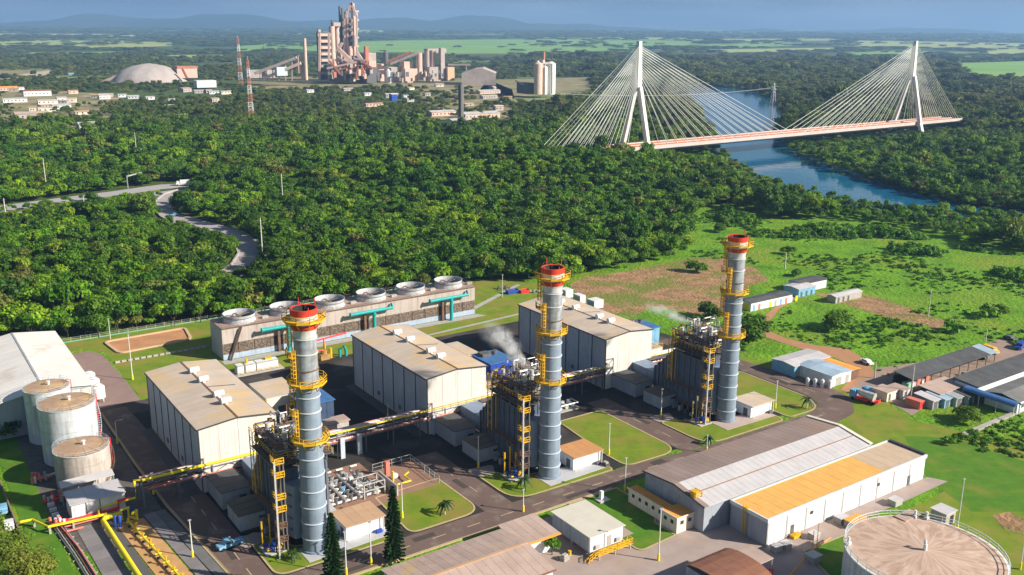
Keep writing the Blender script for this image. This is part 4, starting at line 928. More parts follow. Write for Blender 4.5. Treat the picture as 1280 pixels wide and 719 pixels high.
for s in (0,1):
    xa,xb=(-.3,11.1) if s==0 else (11.5,23.1); za,zb=(9.4,11.4) if s==0 else (11.4,10.0)
    me=MB().add([(xa,.03,za+.03),(xb,.03,zb+.03),(xb,4.2,zb+.03),(xa,4.2,za+.03),(xa,.03,za+.2),(xb,.03,zb+.2),(xb,4.2,zb+.2),(xa,4.2,za+.2)],[(0,3,2,1),(4,5,6,7),(0,1,5,4),(1,2,6,5),(2,3,7,6),(3,0,4,7)]).mesh('roof_sheet',m_shr)
    for i in range(13): part('roof_sheet',me,t,(0,-.2+i*4.23,.003*(i%2)))
MB().box(11.05,-.2,11.42,11.55,54.6,11.7).build('ridge_cap',m_pipeg,t); MB().box(-.5,-.35,9.2,23.3,-.2,9.5).build('eave_trim',m_seam,t) if False else None
for i in range(3):
    t=tuv('pressure_vessel',['white domed vessel on legs by the long shed, rearmost of three','white domed vessel on legs by the long shed, middle of three','white domed vessel on legs by the long shed, front of three'][i],'tank',-18.6,(117.6,111.8,105.6)[i],'white vessels beside the long shed')
    MB().lathe([(1.65,1.3),(1.65,4.4),(1.2,5.0),(.01,5.35)],20).build('shell',m_white,t,smooth=1); MB().lathe([(.01,.8),(1.2,.95),(1.65,1.35)],20).build('lower_head',m_white,t,smooth=1)
    MB().lathe([(.9,5.06),(1.3,4.92),(1.25,5.05)],16).build('rust_ring',m_rust,t)
    b=MB()
    for a in range(4): b.bar((1.4*math.cos(a*1.57+.7),1.4*math.sin(a*1.57+.7),.05),(1.4*math.cos(a*1.57+.7),1.4*math.sin(a*1.57+.7),1.6),.16)
    b.build('leg',m_polew,t); MB().tube([(1.7,.4,4),(2.6,.4,4)],.14,6).build('nozzle',m_rust,t)
t=tuv('pump_house','white pump house with grey roof in front of the low weathered tank','building',-38,37.6)
MB().box(0,0,.06,10.6,6.4,4.2).build('wall',m_white,t)
me=B(0,-.5,0,3.66,7,.16).mesh('roof_panel',m_roofl)
for i in range(3): part('roof_panel',me,t,(-.3+i*3.72,0,4.2+.003*(i%2)))
for x in (.6,3.2,5.8,8.2): MB().box(x,-.08,.1,x+1.9,.02,3.4).build('roller_door',m_whitew,t)
for x in (2.8,5.5): MB().box(x,-.12,.1,x+.15,0,4).build('rain_pipe',m_seam,t)
t=tuv('pipe_canopy','narrow white canopy roof between pump house and low tank','canopy',-38.4,46.4)
MB().add([(0,0,4.3),(11,0,4.5),(11,2.6,4.9),(0,2.6,4.7),(0,0,4.45),(11,0,4.65),(11,2.6,5.05),(0,2.6,4.85)],[(0,3,2,1),(4,5,6,7),(0,1,5,4),(1,2,6,5),(2,3,7,6),(3,0,4,7)]).build('roof_panel',m_roofl,t)
b=MB(); 
for x in (.2,3.8,7.4,10.8):
    for y in (.2,2.4): b.bar((x,y,0),(x,y,4.5),.14)
b.build('post',m_pipeg,t)
for i in range(5): MB().tube([(1+i*2.1,.6,.2),(1+i*2.1,.6,1.6),(1+i*2.1,2.4,1.6)],.2,7).build('pump',m_pipew,t,smooth=1)
# fire water pipework
rnd=random.Random(4)
for (u,v,lab,big) in ((-41,62,'red valve manifold on the dark gravel left of the big tank',1.0),(-40.2,49.5,'larger red valve manifold beside the low tank',1.3),(-40.8,37.5,'red and white valve manifold left of the pump house',1.1)):
    t=tuv('valve_manifold',lab,'machinery',u,v,'red valve manifolds by the tanks')
    MB().tube([(-1.2*big,0,.9),(3*big,-.3,.9)],.28,8).tube([(-.8,1.4*big,.7),(2.4*big,1.2,.7)],.24,8).tube([(.6,-.6,.2),(.6,1.8*big,1.4)],.26,8).build('red_pipe',m_redb if big>1 else m_pred,t,smooth=1)
    for i in range(6): x,y=rnd.uniform(-1.5,2.6),rnd.uniform(-.8,2); MB().cyl(x,y,.2,1.5+rnd.random()*.5,.3,8).build('valve',rnd.choice((m_white,m_pred,m_pipeg)),t)
    MB().tube([(2,0,1),(5.5,1,1)],.3,8).build('suction_pipe',m_pipew,t,smooth=1)
for i in range(5):
    MBx=tuv('pipe_support','white concrete pipe support %s below the red manifold'%['first','second','third','fourth','fifth'][i] if False else ['white pipe support block nearest the larger red manifold','second white pipe support block down from the larger red manifold','middle one of the five white pipe support blocks','fourth white pipe support block, close to the pump house corner','white pipe support block nearest the trench end'][i],'support',-41,48-i*2.6,'white pipe supports on the gravel'); MB().box(-.2,-.3,.05,1.2,.3,.8).build('block',m_white,MBx)
t=tuv('fire_water_line','bright red fire main running along the pump house and down the pipe trench','pipe',-41.4,36)
MB().tube([(2,1.2,1.0),(12.5,1.2,1.0),(12.5,1.2,2.6),(15,1.2,2.6)],.36,8).build('main_pipe',m_redb,t,smooth=1)
MB().tube([(.6,3,.6),(2.2,-10,.6),(4.2,-45,.6)],.13,7).tube([(1.4,-3,.9),(4.6,-3,.9)],.22,7).tube([(1.6,-.6,.8),(9,-.6,.8)],.16,7).build('branch_pipe',m_pred,t,smooth=1)
for i in range(5): MB().box(3.6+i*2.1,.7,0,3.9+i*2.1,1.7,.9).build('saddle',m_conc,t)
t=tuv('pipe_trench','trench of parallel dark and grey pipes along the left grass slope','pipe',-41.8,38)
for i,(m,r) in enumerate(((m_steel,.16),(m_pipeg,.14),(m_rust,.13),(m_steel,.18),(m_pipeg,.12))): MB().tube([(i*.45,0,.3),(i*.45+1.2,-14,.3),(i*.45+3.2,-48,.3)],r,6).build('trench_pipe',m,t,smooth=1)
for i in range(14): MB().bar((-.3+i*.22,-i*3.3,.16),(2.4+i*.22,-i*3.3,.16),.25,.2).build('sleeper',m_conc,t)
t=tuv('gas_pipeline','yellow gas pipeline bending across the left grass to the pipe rack','pipe',-47.3,41)
MB().tube([(0,0,1.6),(2.2,-.3,1.6),(4.4,-5.3,1.6),(14,-6.2,1.6),(15.5,-6.2,1.6)],.28,10).tube([(14,-6.2,1.6),(14.4,-3.3,2.0),(22,-4.2,2.6),(22,-4.2,6.6),(23.4,-5,6.75)],.28,10).build('small_pipe',m_yelb,t,smooth=1)
for p in ((2.4,-.5),(4.6,-5.4),(9,-5.7)): MB().box(p[0]-.2,p[1]-.3,0,p[0]+.2,p[1]+.3,1.3).build('pipe_support',m_conc,t)
t=tuv('gas_main','thick yellow gas main lying along the grey paved strip','pipe',-33,33)
MB().tube([(3.9,1.2,1.2),(.6,1.0,1.2),(0,-.2,1.2),(.9,-25,1.2),(2.2,-48,1.2)],.55,14).build('main_pipe',m_yelb,t,smooth=1)
for i in range(9): MB().lathe([(.56,-.12),(.72,-.12),(.72,.12),(.56,.12)],14).build('flange',m_yel,t) if False else MB().box(-.5+i*.18,-2-i*5,0,.5+i*.18+.3,-1.6-i*5,.75).build('saddle',m_conc,t)
t=tuv('valve_train','row of yellow valves and regulators on the sand coloured pad','machinery',-28.6,31)
for i in range(8):
    y=-i*4; x=i*.42
    MB().tube([(x,y,.9),(x+.42,y-4.05,.9)],.22,10).tube([(x-.5,y-1,.9),(x+.7,y-1,.9)],.16,8).build('line_pipe',m_yelb,t,smooth=1)
    MB().cyl(x+.1,y-1,.9,1.7+.5*(i%2),.16,8).cyl(x+.1,y-1,1.7+.5*(i%2),1.82+.5*(i%2),.38,10).build('handwheel_valve',m_yel,t); MB().box(x-.4,y-2,.1,x+.5,y-1.7,.6).build('support',m_seam,t)
MB().tube([(-.8,1,.9),(-.8,1,3),(.6,1.4,3),(.6,1.4,.9),(1.8,-.5,.9),(1.8,-.5,2.8),(.8,-1.6,2.8)],.34,10).build('bypass_loop',m_yelb,t,smooth=1)
for x,y in ((-2.4,0),(-1.6,-.6),(1.4,2.4)): MB().cyl(x,y,.1,2.4,.32,10).sphere((x,y,2.4),.35,8,4).build('filter_vessel',m_blue,t,smooth=1)
t=tuv('west_wall','low brown boundary wall along the left edge of the green slope','wall',-48.6,96)
for i in range(12): MB().box(.0+i*.08,-i*8-7.9,.02,.3+i*.08,-i*8,1.2).build('wall_panel',mat('brown_wall',(.26,.17,.13),(.22,.14,.1),.5,.9),t)
# grass square with small duct by the rack
# ================================================================== SOUTH BUILDINGS
def slope_roof(t,x0,x1,ya,yb,za,zb,n,m,th=.16,name='roof_sheet',dz=.003):
    L=(x1-x0)/n
    me=MB().add([(0,ya,za),(L-.05,ya,za),(L-.05,yb,zb),(0,yb,zb),(0,ya,za+th),(L-.05,ya,za+th),(L-.05,yb,zb+th),(0,yb,zb+th)],[(0,3,2,1),(4,5,6,7),(0,1,5,4),(1,2,6,5),(2,3,7,6),(3,0,4,7)]).mesh(name,m)
    for i in range(n): part(name,me,t,(x0+i*L,0,dz*(i%2)))
t=tuv('stores_building','long pinkish roofed building at the bottom edge, left of centre','building',4.2,-38)
MB().add([(0,0,.05),(26,0,.05),(26,0,4.6),(0,0,4.6),(0,16.5,.05),(26,16.5,.05),(26,16.5,4.6),(0,16.5,4.6),(0,8.2,5.8),(26,8.2,5.8)],[(0,1,2,3),(5,4,7,6),(4,0,3,8,7),(1,5,6,9,2)]).build('wall',m_whitew,t)
slope_roof(t,-.4,26.4,-.6,8.2,4.55,5.85,15,m_roofp); slope_roof(t,-.4,26.4,8.25,17.1,5.85,4.55,15,m_roofp)
MB().box(-.4,7.9,5.98,26.4,8.5,6.12).build('ridge_cap',m_rooft,t); MB().box(-.45,-.8,4.35,26.45,-.6,4.7).build('gutter',m_rooftc,t)
for i in range(6): MB().box(26.0,1.2+i*2.4,1.2,26.06,2.6+i*2.4,3.0).build('window',m_glass,t)
for i in range(7): MB().box(26.0,.2+i*2.4,.1,26.35,.6+i*2.4,4.2).build('pilaster',m_white,t)
t=tuv('office_annex','small pinkish roofed building with orange edge beside the cross junction','building',31.2,-26.6)
MB().box(0,0,.05,8.4,7.4,3.9).build('wall',m_whitew,t); slope_roof(t,-.3,8.8,-.9,7.8,3.9,4.2,5,m_roofp); slope_roof(t,-.3,8.8,-1.5,-.95,3.86,3.9,1,m_roofoo,name='roof_edge')
t=tuv('office_wing','narrow pinkish roofed wing joined to the left end of the bottom building','building',.4,-33); MB().box(0,0,.05,3.3,9,3.8).build('wall',m_whitew,t); slope_roof(t,-.2,3.4,-.3,9.4,3.8,4.1,2,m_roofp)
t=tuv('control_cabin','white raised cabin with cream roof and yellow stair in front of the lawn','building',43.2,-33)
MB().box(.05,.05,1.1,8.35,11.9,4.5).build('wall_core',m_whitew,t)
for i in range(4): MB().box(-.06,.1+i*3,1.1,.05,3+i*3,4.5).build('side_panel',m_wallg,t)
for i in range(3): MB().box(.15+i*2.8,-.05,1.1,2.85+i*2.8,.06,4.5).build('front_panel',m_whitew,t)
for x in (4.4,): MB().box(x,-.1,1.2,x+1.1,-.04,3.4).build('door',m_conc,t)
for i in range(2): MB().box(1.2+i*5.3,-.5,1.6,2.3+i*5.3,-.05,2.4).build('air_conditioner',m_pipeg,t)
MB().box(-.4,-.5,4.5,8.8,6,4.66).build('roof_panel',mat('cream_roof',(.60,.56,.48),(.55,.51,.44),.3,.7,rand=.02),t); MB().box(-.4,6.04,4.5,8.8,12.4,4.664).build('roof_panel',MATS['cream_roof'],t)
b=MB()
for x in (.5,4.2,7.9):
    for y in (.5,6,11.4): b.box(x-.25,y-.25,.05,x+.25,y+.25,1.1)
b.build('pier',m_conc,t)
d=MB().box(.6,-2.1,1.0,9.6,-.3,1.15).build('walkway',m_yel,t); MB().rail([(.6,-2.05,1.1),(9.5,-2.05,1.1),(9.5,-.3,1.1)],1.1,.12,1.1).build('railing',m_yel,d)
MB().bar((.6,-1.6,1.1),(-1.6,-1.6,.1),.16,.25).bar((.6,-.6,1.1),(-1.6,-.6,.1),.16,.25).rail([(.6,-2,1.1),(-1.6,-2,.1)],1.1,.1,.8).build('stair',m_yel,t)
b=MB(); 
for x in (1,5,9): b.bar((x,-1.9,.05),(x,-1.9,1.05),.2)
b.build('walkway_post',m_conc,t)
t=tuv('roof_planter','orange and white tank stand behind the raised cabin','equipment',57.5,-17.5) if False else None
t=tuv('water_heater','white cylinder and red box on a small base at the lawn edge','equipment',53.8,-18.2); MB().cyl(0,0,.2,2.4,.5,12).build('cylinder',m_white,t,smooth=1); MB().box(.9,-.4,.2,1.5,.2,2.0).build('red_box',m_pred,t); MB().box(-.6,-3.6,.15,1.4,-1,1.1).build('orange_cover',m_roofoo,t)
t=tuv('lawn_monument','white pedestal with a short white column on the bright lawn','pedestal',60.2,-16.2); MB().box(-1.2,-1.2,.16,1.6,1,.45).build('base',m_concb,t); MB().box(-.35,-.35,.45,.35,.35,2.4).build('column',m_white,t)
# big store + annex
t=tuv('big_store','large warehouse with brown and pale grey gable roof right of centre','building',68.7,-38.7)
MB().add([(0,0,.05),(55.5,0,.05),(55.5,0,5.95),(0,0,5.95),(0,17.9,.05),(55.5,17.9,.05),(55.5,17.9,6.55),(0,17.9,6.55),(0,8.6,7.45),(55.5,8.6,7.45)],[(0,1,2,3),(5,4,7,6),(4,0,3,8,7),(1,5,6,9,2)]).build('wall',m_wallg,t)
slope_roof(t,-.4,54.4,8.65,18.3,7.5,6.6,30,m_roofd); slope_roof(t,.9,54.4,4.35,8.6,6.75,7.5,30,m_roofl); slope_roof(t,.9,54.4,-.4,4.1,6.0,6.73,30,m_roofl)
MB().box(.9,4.08,6.78,54.4,4.34,6.95).build('roof_gutter',mat('rusty_gutter',(.30,.16,.10),rough=.9),t)
slope_roof(t,-.4,.85,-.4,8.6,6.0,7.5,1,m_roofd,name='roof_edge_sheet')
MB().bar((54.9,-.4,6.3),(54.9,8.65,7.8),1.0,.3).bar((54.9,8.65,7.8),(54.9,18.3,6.9),1.0,.3).build('gable_parapet',m_cream,t)
MB().bar((-.5,-.5,6.1),(-.5,8.65,7.6),.12,.3).bar((-.5,8.65,7.6),(-.5,18.4,6.75),.12,.3).build('eave_trim',m_seam,t)
for i in range(5): MB().box(-.06,.6+i*3.3,.2,.0,3.7+i*3.3,5.6).build('wall_panel',m_wallg,t)
MB().cyl(.6,3.6,6.8,8.0,.8,10).rail([(0,2.6,6.6),(1.8,2.6,6.6),(1.8,4.6,6.6)],1.2,.14,1).build('roof_hatch',m_yel,t)
t=tuv('annex_store','long white flat building with orange roof and grey pilasters','building',75.4,-49.6)
MB().box(.1,.12,.05,54,9.85,5.7).build('wall_core',m_white,t)
bayw=54.1/9
pn=B(.22,0,.1,bayw-.22,.1,5.1).mesh('wall_panel',m_whitew); pl=B(-.2,-.06,.05,.2,.14,5.3).mesh('pilaster',m_conc)
for i in range(9): part('wall_panel',pn,t,(i*bayw,0,0)); part('pilaster',pl,t,(i*bayw+ (0.2 if i==0 else 0),0,0))
for i in range(2): MB().box(0,.2+i*4.8,.1,.1,4.9+i*4.8,5.3).build('end_panel',m_wallg,t)
MB().box(-.15,-.15,5.3,54.3,.25,6.1).box(-.15,9.7,5.3,54.3,10.05,6.1).box(-.15,.25,5.3,.2,9.7,6.1).box(53.95,.25,5.3,54.3,9.7,6.1).build('parapet',m_white,t)
MB().box(53.7,.3,6.0,54.5,9.7,6.3).build('end_flashing',m_seam,t)
rp=B(.02,.28,5.72,53.7/18-.04,9.68,5.86).mesh('roof_panel',mat('orange_roof_panel',(.74,.41,.11),(.66,.36,.10),.4,.85,rand=.02)); rq=B(.02,.28,5.72,53.7/18-.04,9.68,5.86).mesh('roof_panel',mat('beige_roof_panel',(.54,.40,.28),(.48,.37,.28),.4,.85,rand=.02,c3=(.5,.34,.14),s3=.12,t3=(.5,.6)))
for i in range(18): part('roof_panel',rp if i<13 else rq,t,(.2+i*53.7/18,0,0))
for u in (7.3,47.5): MB().box(u,-.1,.1,u+1,0,2.5).build('door',m_steel,t)
for u in (13.3,36): MB().box(u,-.14,3.2,u+.8,0,3.9).build('wall_vent',m_seam,t)
MB().rail([(-.3,5.6,.1),(-.3,5.6,5.9)],.3,.1,1).bar((-.35,5.4,.1),(-.35,5.4,6.6),.12).bar((-.35,6.2,.1),(-.35,6.2,6.6),.12).box(-.5,5.2,6.1,.8,6.4,6.3).build('ladder',m_yel,t)
MB().box(6.8,-1.5,.1,9,-.2,.7).rail([(6.8,-1.5,.7),(9,-1.5,.7)],1,.08,1).build('door_step',m_yel,t)
t=tuv('washroom_block','low L shaped white building with bright orange roof and small windows','building',63.8,-36)
MB().box(0,0,.05,4.9,4.6,3.5).box(.9,4.6,.05,3.4,16,3.3).build('wall',m_cream,t)
MB().box(-.15,-.15,3.5,5.05,4.75,3.62).build('roof_slab',m_roofoo,t); MB().box(.75,4.76,3.3,3.5,16.2,3.42).build('roof_slab',m_roofoo,t)
MB().box(-.25,-.25,3.5,-.1,4.8,3.8).box(-.1,-.25,3.5,5.1,-.12,3.8).box(.62,4.8,3.3,.76,16.3,3.7).build('parapet',m_cream,t)
for y in (1,3): MB().box(-.05,y,1.9,0,y+.8,2.7).build('window',m_glass,t)
for i in range(5): MB().box(.85,5.6+i*2.1,1.8,.9,6.4+i*2.1,2.6).build('window',m_glass,t)
for x in (1,3.2): MB().box(x,-.05,1.9,x+.9,0,2.7).build('window',m_glass,t)
MB().box(3.6,4.8,.05,4.6,6.2,5.4).build('service_riser',m_yel,t) if False else MB().rail([(5.2,1.5,.1),(5.2,3.6,3.4)],1,.12,1).build('roof_ladder',m_yel,t)
t=tuv('brown_roof_store','small store with rounded terracotta roof at the bottom edge','building',52.4,-62)
MB().box(.2,.2,.05,10.2,12,3.6).build('wall',m_wallg,t)
for i in range(6):
    a,b_=math.pi*(.12+.76*i/6),math.pi*(.12+.76*(i+1)/6); f=lambda q:(6.1-6.4*math.cos(q),3.3+1.9*math.sin(q)-.6)
    (y0_,z0_),(y1_,z1_)=f(a),f(b_); slope_roof(t,-.2,10.6,y0_,y1_-.02,z0_+.4,z1_+.4,3,m_rooftc)
t=tuv('valve_canopy','small grey canopy over bright red valves beside the brown roofed store','canopy',63.2,-58)
MB().box(-.2,-.2,4.3,4,5.2,4.5).build('roof_panel',m_roofp,t); b=MB()
for x,y in ((0,0),(3.8,0),(0,5),(3.8,5)): b.bar((x,y,.05),(x,y,4.3),.16)
b.build('post',m_pipeg,t)
for i in range(4): MB().cyl(.6+i*.9,1+i*.7,.2,1.8,.4,10).tube([(.6+i*.9,1+i*.7,1),(2.6+i*.9,-1.5+i*.7,1)],.28,8).build('red_valve',m_redb,t,smooth=None)
t=tuv('orange_pipeline','thin orange pipe on the grass beside the right tank','pipe',67,-58); MB().tube([(0,-3,.8),(14,1.5,.8),(21,2.5,.8)],.14,7).build('pipe',m_roofoo,t); MB().tube([(14,1.5,.1),(14,1.5,5)],.08,6).tube([(16,2,.1),(16,2,6)],.08,6).build('standpipe',m_rooft,t)
tk=tuv('water_tank','huge round tank with radial rust streaks on its roof, bottom right','tank',83.8,-78)
mt=bpy.data.materials.new('radial_rust_roof'); mt.use_nodes=True; n=mt.node_tree; bb=n.nodes['Principled BSDF']; bb.inputs['Roughness'].default_value=.8
tc=n.nodes.new('ShaderNodeTexCoord'); gr=n.nodes.new('ShaderNodeSeparateXYZ'); n.links.new(tc.outputs['Object'],gr.inputs[0])
at2=n.nodes.new('ShaderNodeMath'); at2.operation='ARCTAN2'; n.links.new(gr.outputs[0],at2.inputs[0]); n.links.new(gr.outputs[1],at2.inputs[1])
ln=n.nodes.new('ShaderNodeVectorMath'); ln.operation='LENGTH'; n.links.new(tc.outputs['Object'],ln.inputs[0])
cb_=n.nodes.new('ShaderNodeCombineXYZ'); ma=n.nodes.new('ShaderNodeMath'); ma.operation='MULTIPLY'; ma.inputs[1].default_value=3.4; n.links.new(at2.outputs[0],ma.inputs[0]); mb_=n.nodes.new('ShaderNodeMath'); mb_.operation='MULTIPLY'; mb_.inputs[1].default_value=.22; n.links.new(ln.outputs['Value'],mb_.inputs[0])
n.links.new(ma.outputs[0],cb_.inputs[0]); n.links.new(mb_.outputs[0],cb_.inputs[1]); nn=n.nodes.new('ShaderNodeTexNoise'); nn.inputs['Scale'].default_value=2.2; nn.inputs['Detail'].default_value=6; nn.inputs['Distortion'].default_value=.9; n.links.new(cb_.outputs[0],nn.inputs[0])
rr=n.nodes.new('ShaderNodeValToRGB'); e=rr.color_ramp.elements; e[0].position=.36; e[0].color=(.40,.26,.19,1); e[1].position=.72; e[1].color=(.60,.45,.36,1); k_=e.new(.5); k_.color=(.49,.34,.26,1)
n.links.new(nn.outputs[0],rr.inputs[0]); n.links.new(rr.outputs[0],bb.inputs['Base Color'])
R=13.6
for j in range(4): MB().lathe([(R,.06+j*2.4),(R,2.4+j*2.4-.03),(R-.04,2.4+j*2.4)],72).build('shell_course',m_tankw,tk,smooth=1)
MB().lathe([(R-.02,9.6),(R+.22,9.6),(R+.22,9.8),(R-.2,9.85)],72).build('rim_angle',m_white,tk)
for k in range(16):
    a0=2*math.pi*k/16; MB().lathe([(.02,10.45),(R-.2,9.84)],8,a0=a0,a1=a0+2*math.pi/16-.002).build('roof_plate',mt,tk)
MB().lathe([(.02,10.40),(R-.2,9.79)],64).build('roof_backing',m_rust,tk)
MB().rail([((R+.1)*math.cos(2*math.pi*k/36),(R+.1)*math.sin(2*math.pi*k/36),9.8) for k in range(37)],1.15,.1,2.5).build('railing',m_white,tk)
MB().cyl(0,0,10.4,11.6,.35,8).tube([(0,0,11.5),(.3,.3,12.1),(.8,.5,11.7)],.22,8).build('roof_vent',m_white,tk)
for x,y in ((10.2,8.6),(11.5,7),(-9,9.5)): MB().cyl(x,y,9.9,11.4,.25,8).box(x-.4,y-.4,9.95,x+.4,y+.4,10.4).build('level_gauge',m_white,tk)
MB().box(7,8.5,9.95,12,11,10.1).build('roof_walkway',m_roofp,tk)
t=tuv('grey_hut','small grey concrete hut with open doorway behind the round tank','building',112.6,-65.4); MB().box(0,0,.05,3.6,3.4,2.9).build('wall',m_conc,t); MB().box(-.25,-.25,2.9,3.85,3.65,3.1).build('roof_slab',m_roofl,t); MB().box(1.6,-.05,.1,2.9,.01,2.2).build('doorway',m_inside,t)  # black panel paints the shade behind the open doorway
# transformer boxes on the verge
for i,(u,v,w,l,h) in enumerate(((75,-52.6,2.0,1.6,1.2),(77.4,-53,1.8,1.6,1.2),(85.2,-53.6,2.0,1.6,1.2),(95.2,-52.6,2.6,1.8,1.3),(95.6,-55.4,4.6,2.4,1.4),(111.6,-54.4,2.6,2.0,1.3),(77.6,-59.6,2.4,2.2,1.5))):
    t=tuv('ground_box','%s beside the long white building'%['grey ground box first from the brown roofed store','grey ground box close to the first one','lone grey ground box on the bright lawn edge','small grey and yellow box before the orange one','orange topped ground box next to the round tank','grey ground box farthest right','cream ground box on the lawn by the orange pipe'][i],'utility box',u,v,'ground boxes along the pavement')
    MB().box(0,0,.05,w,l,h).build('casing',m_conc,t); MB().box(-.1,-.1,h,w+.1,l+.1,h+.12).build('lid',m_roofoo if i==4 else m_roofl,t)
# ================================================================== LAMPS AND POLES
def lamp(px,py,h,label,arm=False,m=m_polew,foot=True,group='lamp posts in the plant'):
    p=P(px,py,0); t=thing('lamp_post',label,'lamp post',(p.x,p.y,.05),TH,group)
    MB().tube([(0,0,0),(0,0,h)],.15,8,r2=.09).build('mast',m,t,smooth=1)
    if foot: MB().cyl(0,0,0,1.5,.26,8).build('painted_foot',m_yelb,t)
    b=MB()
    if arm: b.tube([(0,0,h),(.3,0,h+.3),(1.4,0,h+.3)],.07,6)
    b.box(-.3,-.18,h,.3,.18,h+.16) if not arm else b.box(1.1,-.15,h+.2,1.9,.15,h+.35)
    b.build('lamp_head',m_pipeg,t)
    return t
for a in ((823,701,11.1,'tallest white lamp post with yellow foot on the paving before the cabin'),(781,614,8,'lamp post in the dark strip beside the low orange roofed block'),(761,569,8.2,'lamp post on the lawn between the middle and right chimneys'),
  (598,585,7.8,'lamp post on the brick pad left of the middle chimney'),(654,640,5.1,'lamp post at the road edge below the middle chimney'),(503,648,8,'lamp post on the palm lawn next to the right pine'),(464,706,9,'lamp post at the kerb between the two pines'),
  (433,719,9,'lamp post at the kerb by the left pine'),(241,697,8,'lamp post beside the left road near the grey strips'),(826,522,8,'lamp post on the brick pad left of the right chimney'),(969,511,8,'lamp post on the lawn right of the right chimney'),
  (883,566,4.5,'short lamp post at the kerb before the right chimney'),(166,475,14,'tall yellowish lamp post on the rear lawn'),(1196,665,11.9,'slim lamp post with box by the grey hut'),(192,618,5,'short lamp post in the shade by the pipe rack left end'),
  (485,523,3.8,'low lamp post in the shade by the rack under the middle hall'),(1275,712,7,'white and yellow post at the right edge by the round tank')): lamp(*a)
lamp(147,555,5.8,'bent arm lamp post in the shadow left of the left hall',arm=True)
lamp(661,347,10.7,'white post behind the middle chimney at the forest edge',foot=False); lamp(138,424,7,'slim post by the clay bank at the rear',foot=False,m=m_pole)
lamp(628,372,9,'slim pole on the rear lawn right of the cooling tower',foot=False,m=m_pole)
def pole(px,py,h,label,arms=1,m=m_pole,group='utility poles around the plant',r=.28):
    p=P(px,py,0); t=thing('utility_pole',label,'pole',(p.x,p.y,hgt(p.x,p.y)),TH,group); MB().tube([(0,0,0),(0,0,h)],r,7,r2=r*.6).build('mast',m,t,smooth=1)
    if arms: MB().box(-.9,-.1,h-1,.9,.1,h-.8).box(-.5,-.1,h-2.2,.5,.1,h-2.05).build('crossarm',m_steel,t)
    return t
for a in ((59,243,22.3,'tall utility pole by the highway at the far left'),(172,206,24.2,'tall utility pole in the forest above the gantry'),(354,262,20.7,'tall utility pole in the forest right of the bend'),(329,333,21.3,'tall utility pole beside the slip road bend'),
  (1160,396,10.3,'wooden pole on the dirt strip of the right field'),(981,336,7.2,'pole by the dark roofed shacks at the field edge'),(1138,499,10.1,'pole standing before the dark carport'),(1231,433,6,'short pole at the far end of the carport'),
  (1093,473,5,'short pole at the fence left of the carport'),(164,475-270,12,'short pole beside the forest pole left'),(106,265,9,'short pole on the highway median'),(7,268,9,'short pole on the highway at the left edge')): pole(*a,r=.34 if a[1]<340 else .2)
# ================================================================== VEHICLES
def car(name,label,cat,loc,rz,m,kind='car',group=None,s=1):
    t=thing(name,label,cat,loc,rz,group)
    L={'car':4.4,'pickup':5.2,'van':5.4,'truck':9.5}[kind]*s; Wd=(1.8 if kind!='truck' else 2.5)*s
    if kind=='car': prof=[(0,.35),(0,.85),(.9,.95),(1.5,1.45),(3.1,1.45),(3.8,1.0),(4.4,.95),(4.4,.35)]
    elif kind=='pickup': prof=[(0,.45),(0,1.0),(1.1,1.1),(1.6,1.75),(3.0,1.75),(3.15,1.15),(3.2,.8),(5.0,.8),(5.0,1.1),(5.2,1.1),(5.2,.45)]
    elif kind=='van': prof=[(0,.4),(0,1.1),(.8,1.3),(1.3,2.1),(5.4,2.1),(5.4,.4)]
    else: prof=[(0,.6),(0,2.0),(.3,2.9),(2.1,2.9),(2.1,1.1),(9.5,1.1),(9.5,.7)]
    n=len(prof); b=MB(); vs=[(x*s-L/2,-Wd/2,z*s) for x,z in prof]+[(x*s-L/2,Wd/2,z*s) for x,z in prof]
    b.add(vs,[tuple(range(n))[::-1],tuple(range(n,2*n))]+[(i,(i+1)%n,n+(i+1)%n,n+i) for i in range(n)]).build('body',m,t)
    if kind=='truck': MB().box(2.4-L/2,-1.3,1.2,L/2,1.3,3.6).build('cargo_box',m_white,t)
    a={'car':(1.15,3.5,1.0,1.40),'pickup':(1.3,3.05,1.2,1.68),'van':(.95,2.2,1.35,2.0),'truck':(.05,.5,1.9,2.7)}[kind]
    MB().box(a[0]*s-L/2+.15,-Wd/2-.02,a[2]*s,a[1]*s-L/2-.1,Wd/2+.02,a[3]*s-.06).build('window',m_glass,t)
    b=MB().tube([(0,-.12,0),(0,.12,0)],.36*s if kind!='truck' else .5,12).mesh('wheel',m_rub)
    for x in ((.8*s-L/2),(L/2-.9*s)):
        for y in (-Wd/2+.05,Wd/2-.05): part('wheel',b,t,(x,y,.36*s if kind!='truck' else .5))
    hl=B(-.02,-.15,-.08,.02,.15,.08).mesh('headlight',m_white)
    for y in (-.6,.6): part('headlight',hl,t,(-L/2-.01,y*s,.75*s if kind!='truck' else 1.2))
    return t
def carpx(px,py,*a,z=.1,name='parked_car',label='',cat='car',rz=TH,**k):
    p=P(px,py); return car(name,label,cat,(p.x,p.y,z),rz,*a,**k)
carpx(288,684,m_bluel,kind='pickup',name='pickup_truck',label='light blue and white pickup on the road left of the valve skid',cat='pickup',rz=TH+.1)
carpx(230,232,m_white,kind='truck',name='white_truck',label='white truck driving where the highway meets the slip road',cat='truck',rz=.35,z=.2)
carpx(218,270,m_bluel,name='parked_car',label='blue car in tree shade on the slip road bend')
carpx(12,660,m_white,name='parked_car',label='white car parked behind the wall at the left edge',group=None,rz=TH+1.5); carpx(4,640,m_bluel,name='parked_car',label='pale blue car parked behind the wall at the left edge',rz=TH+1.5)
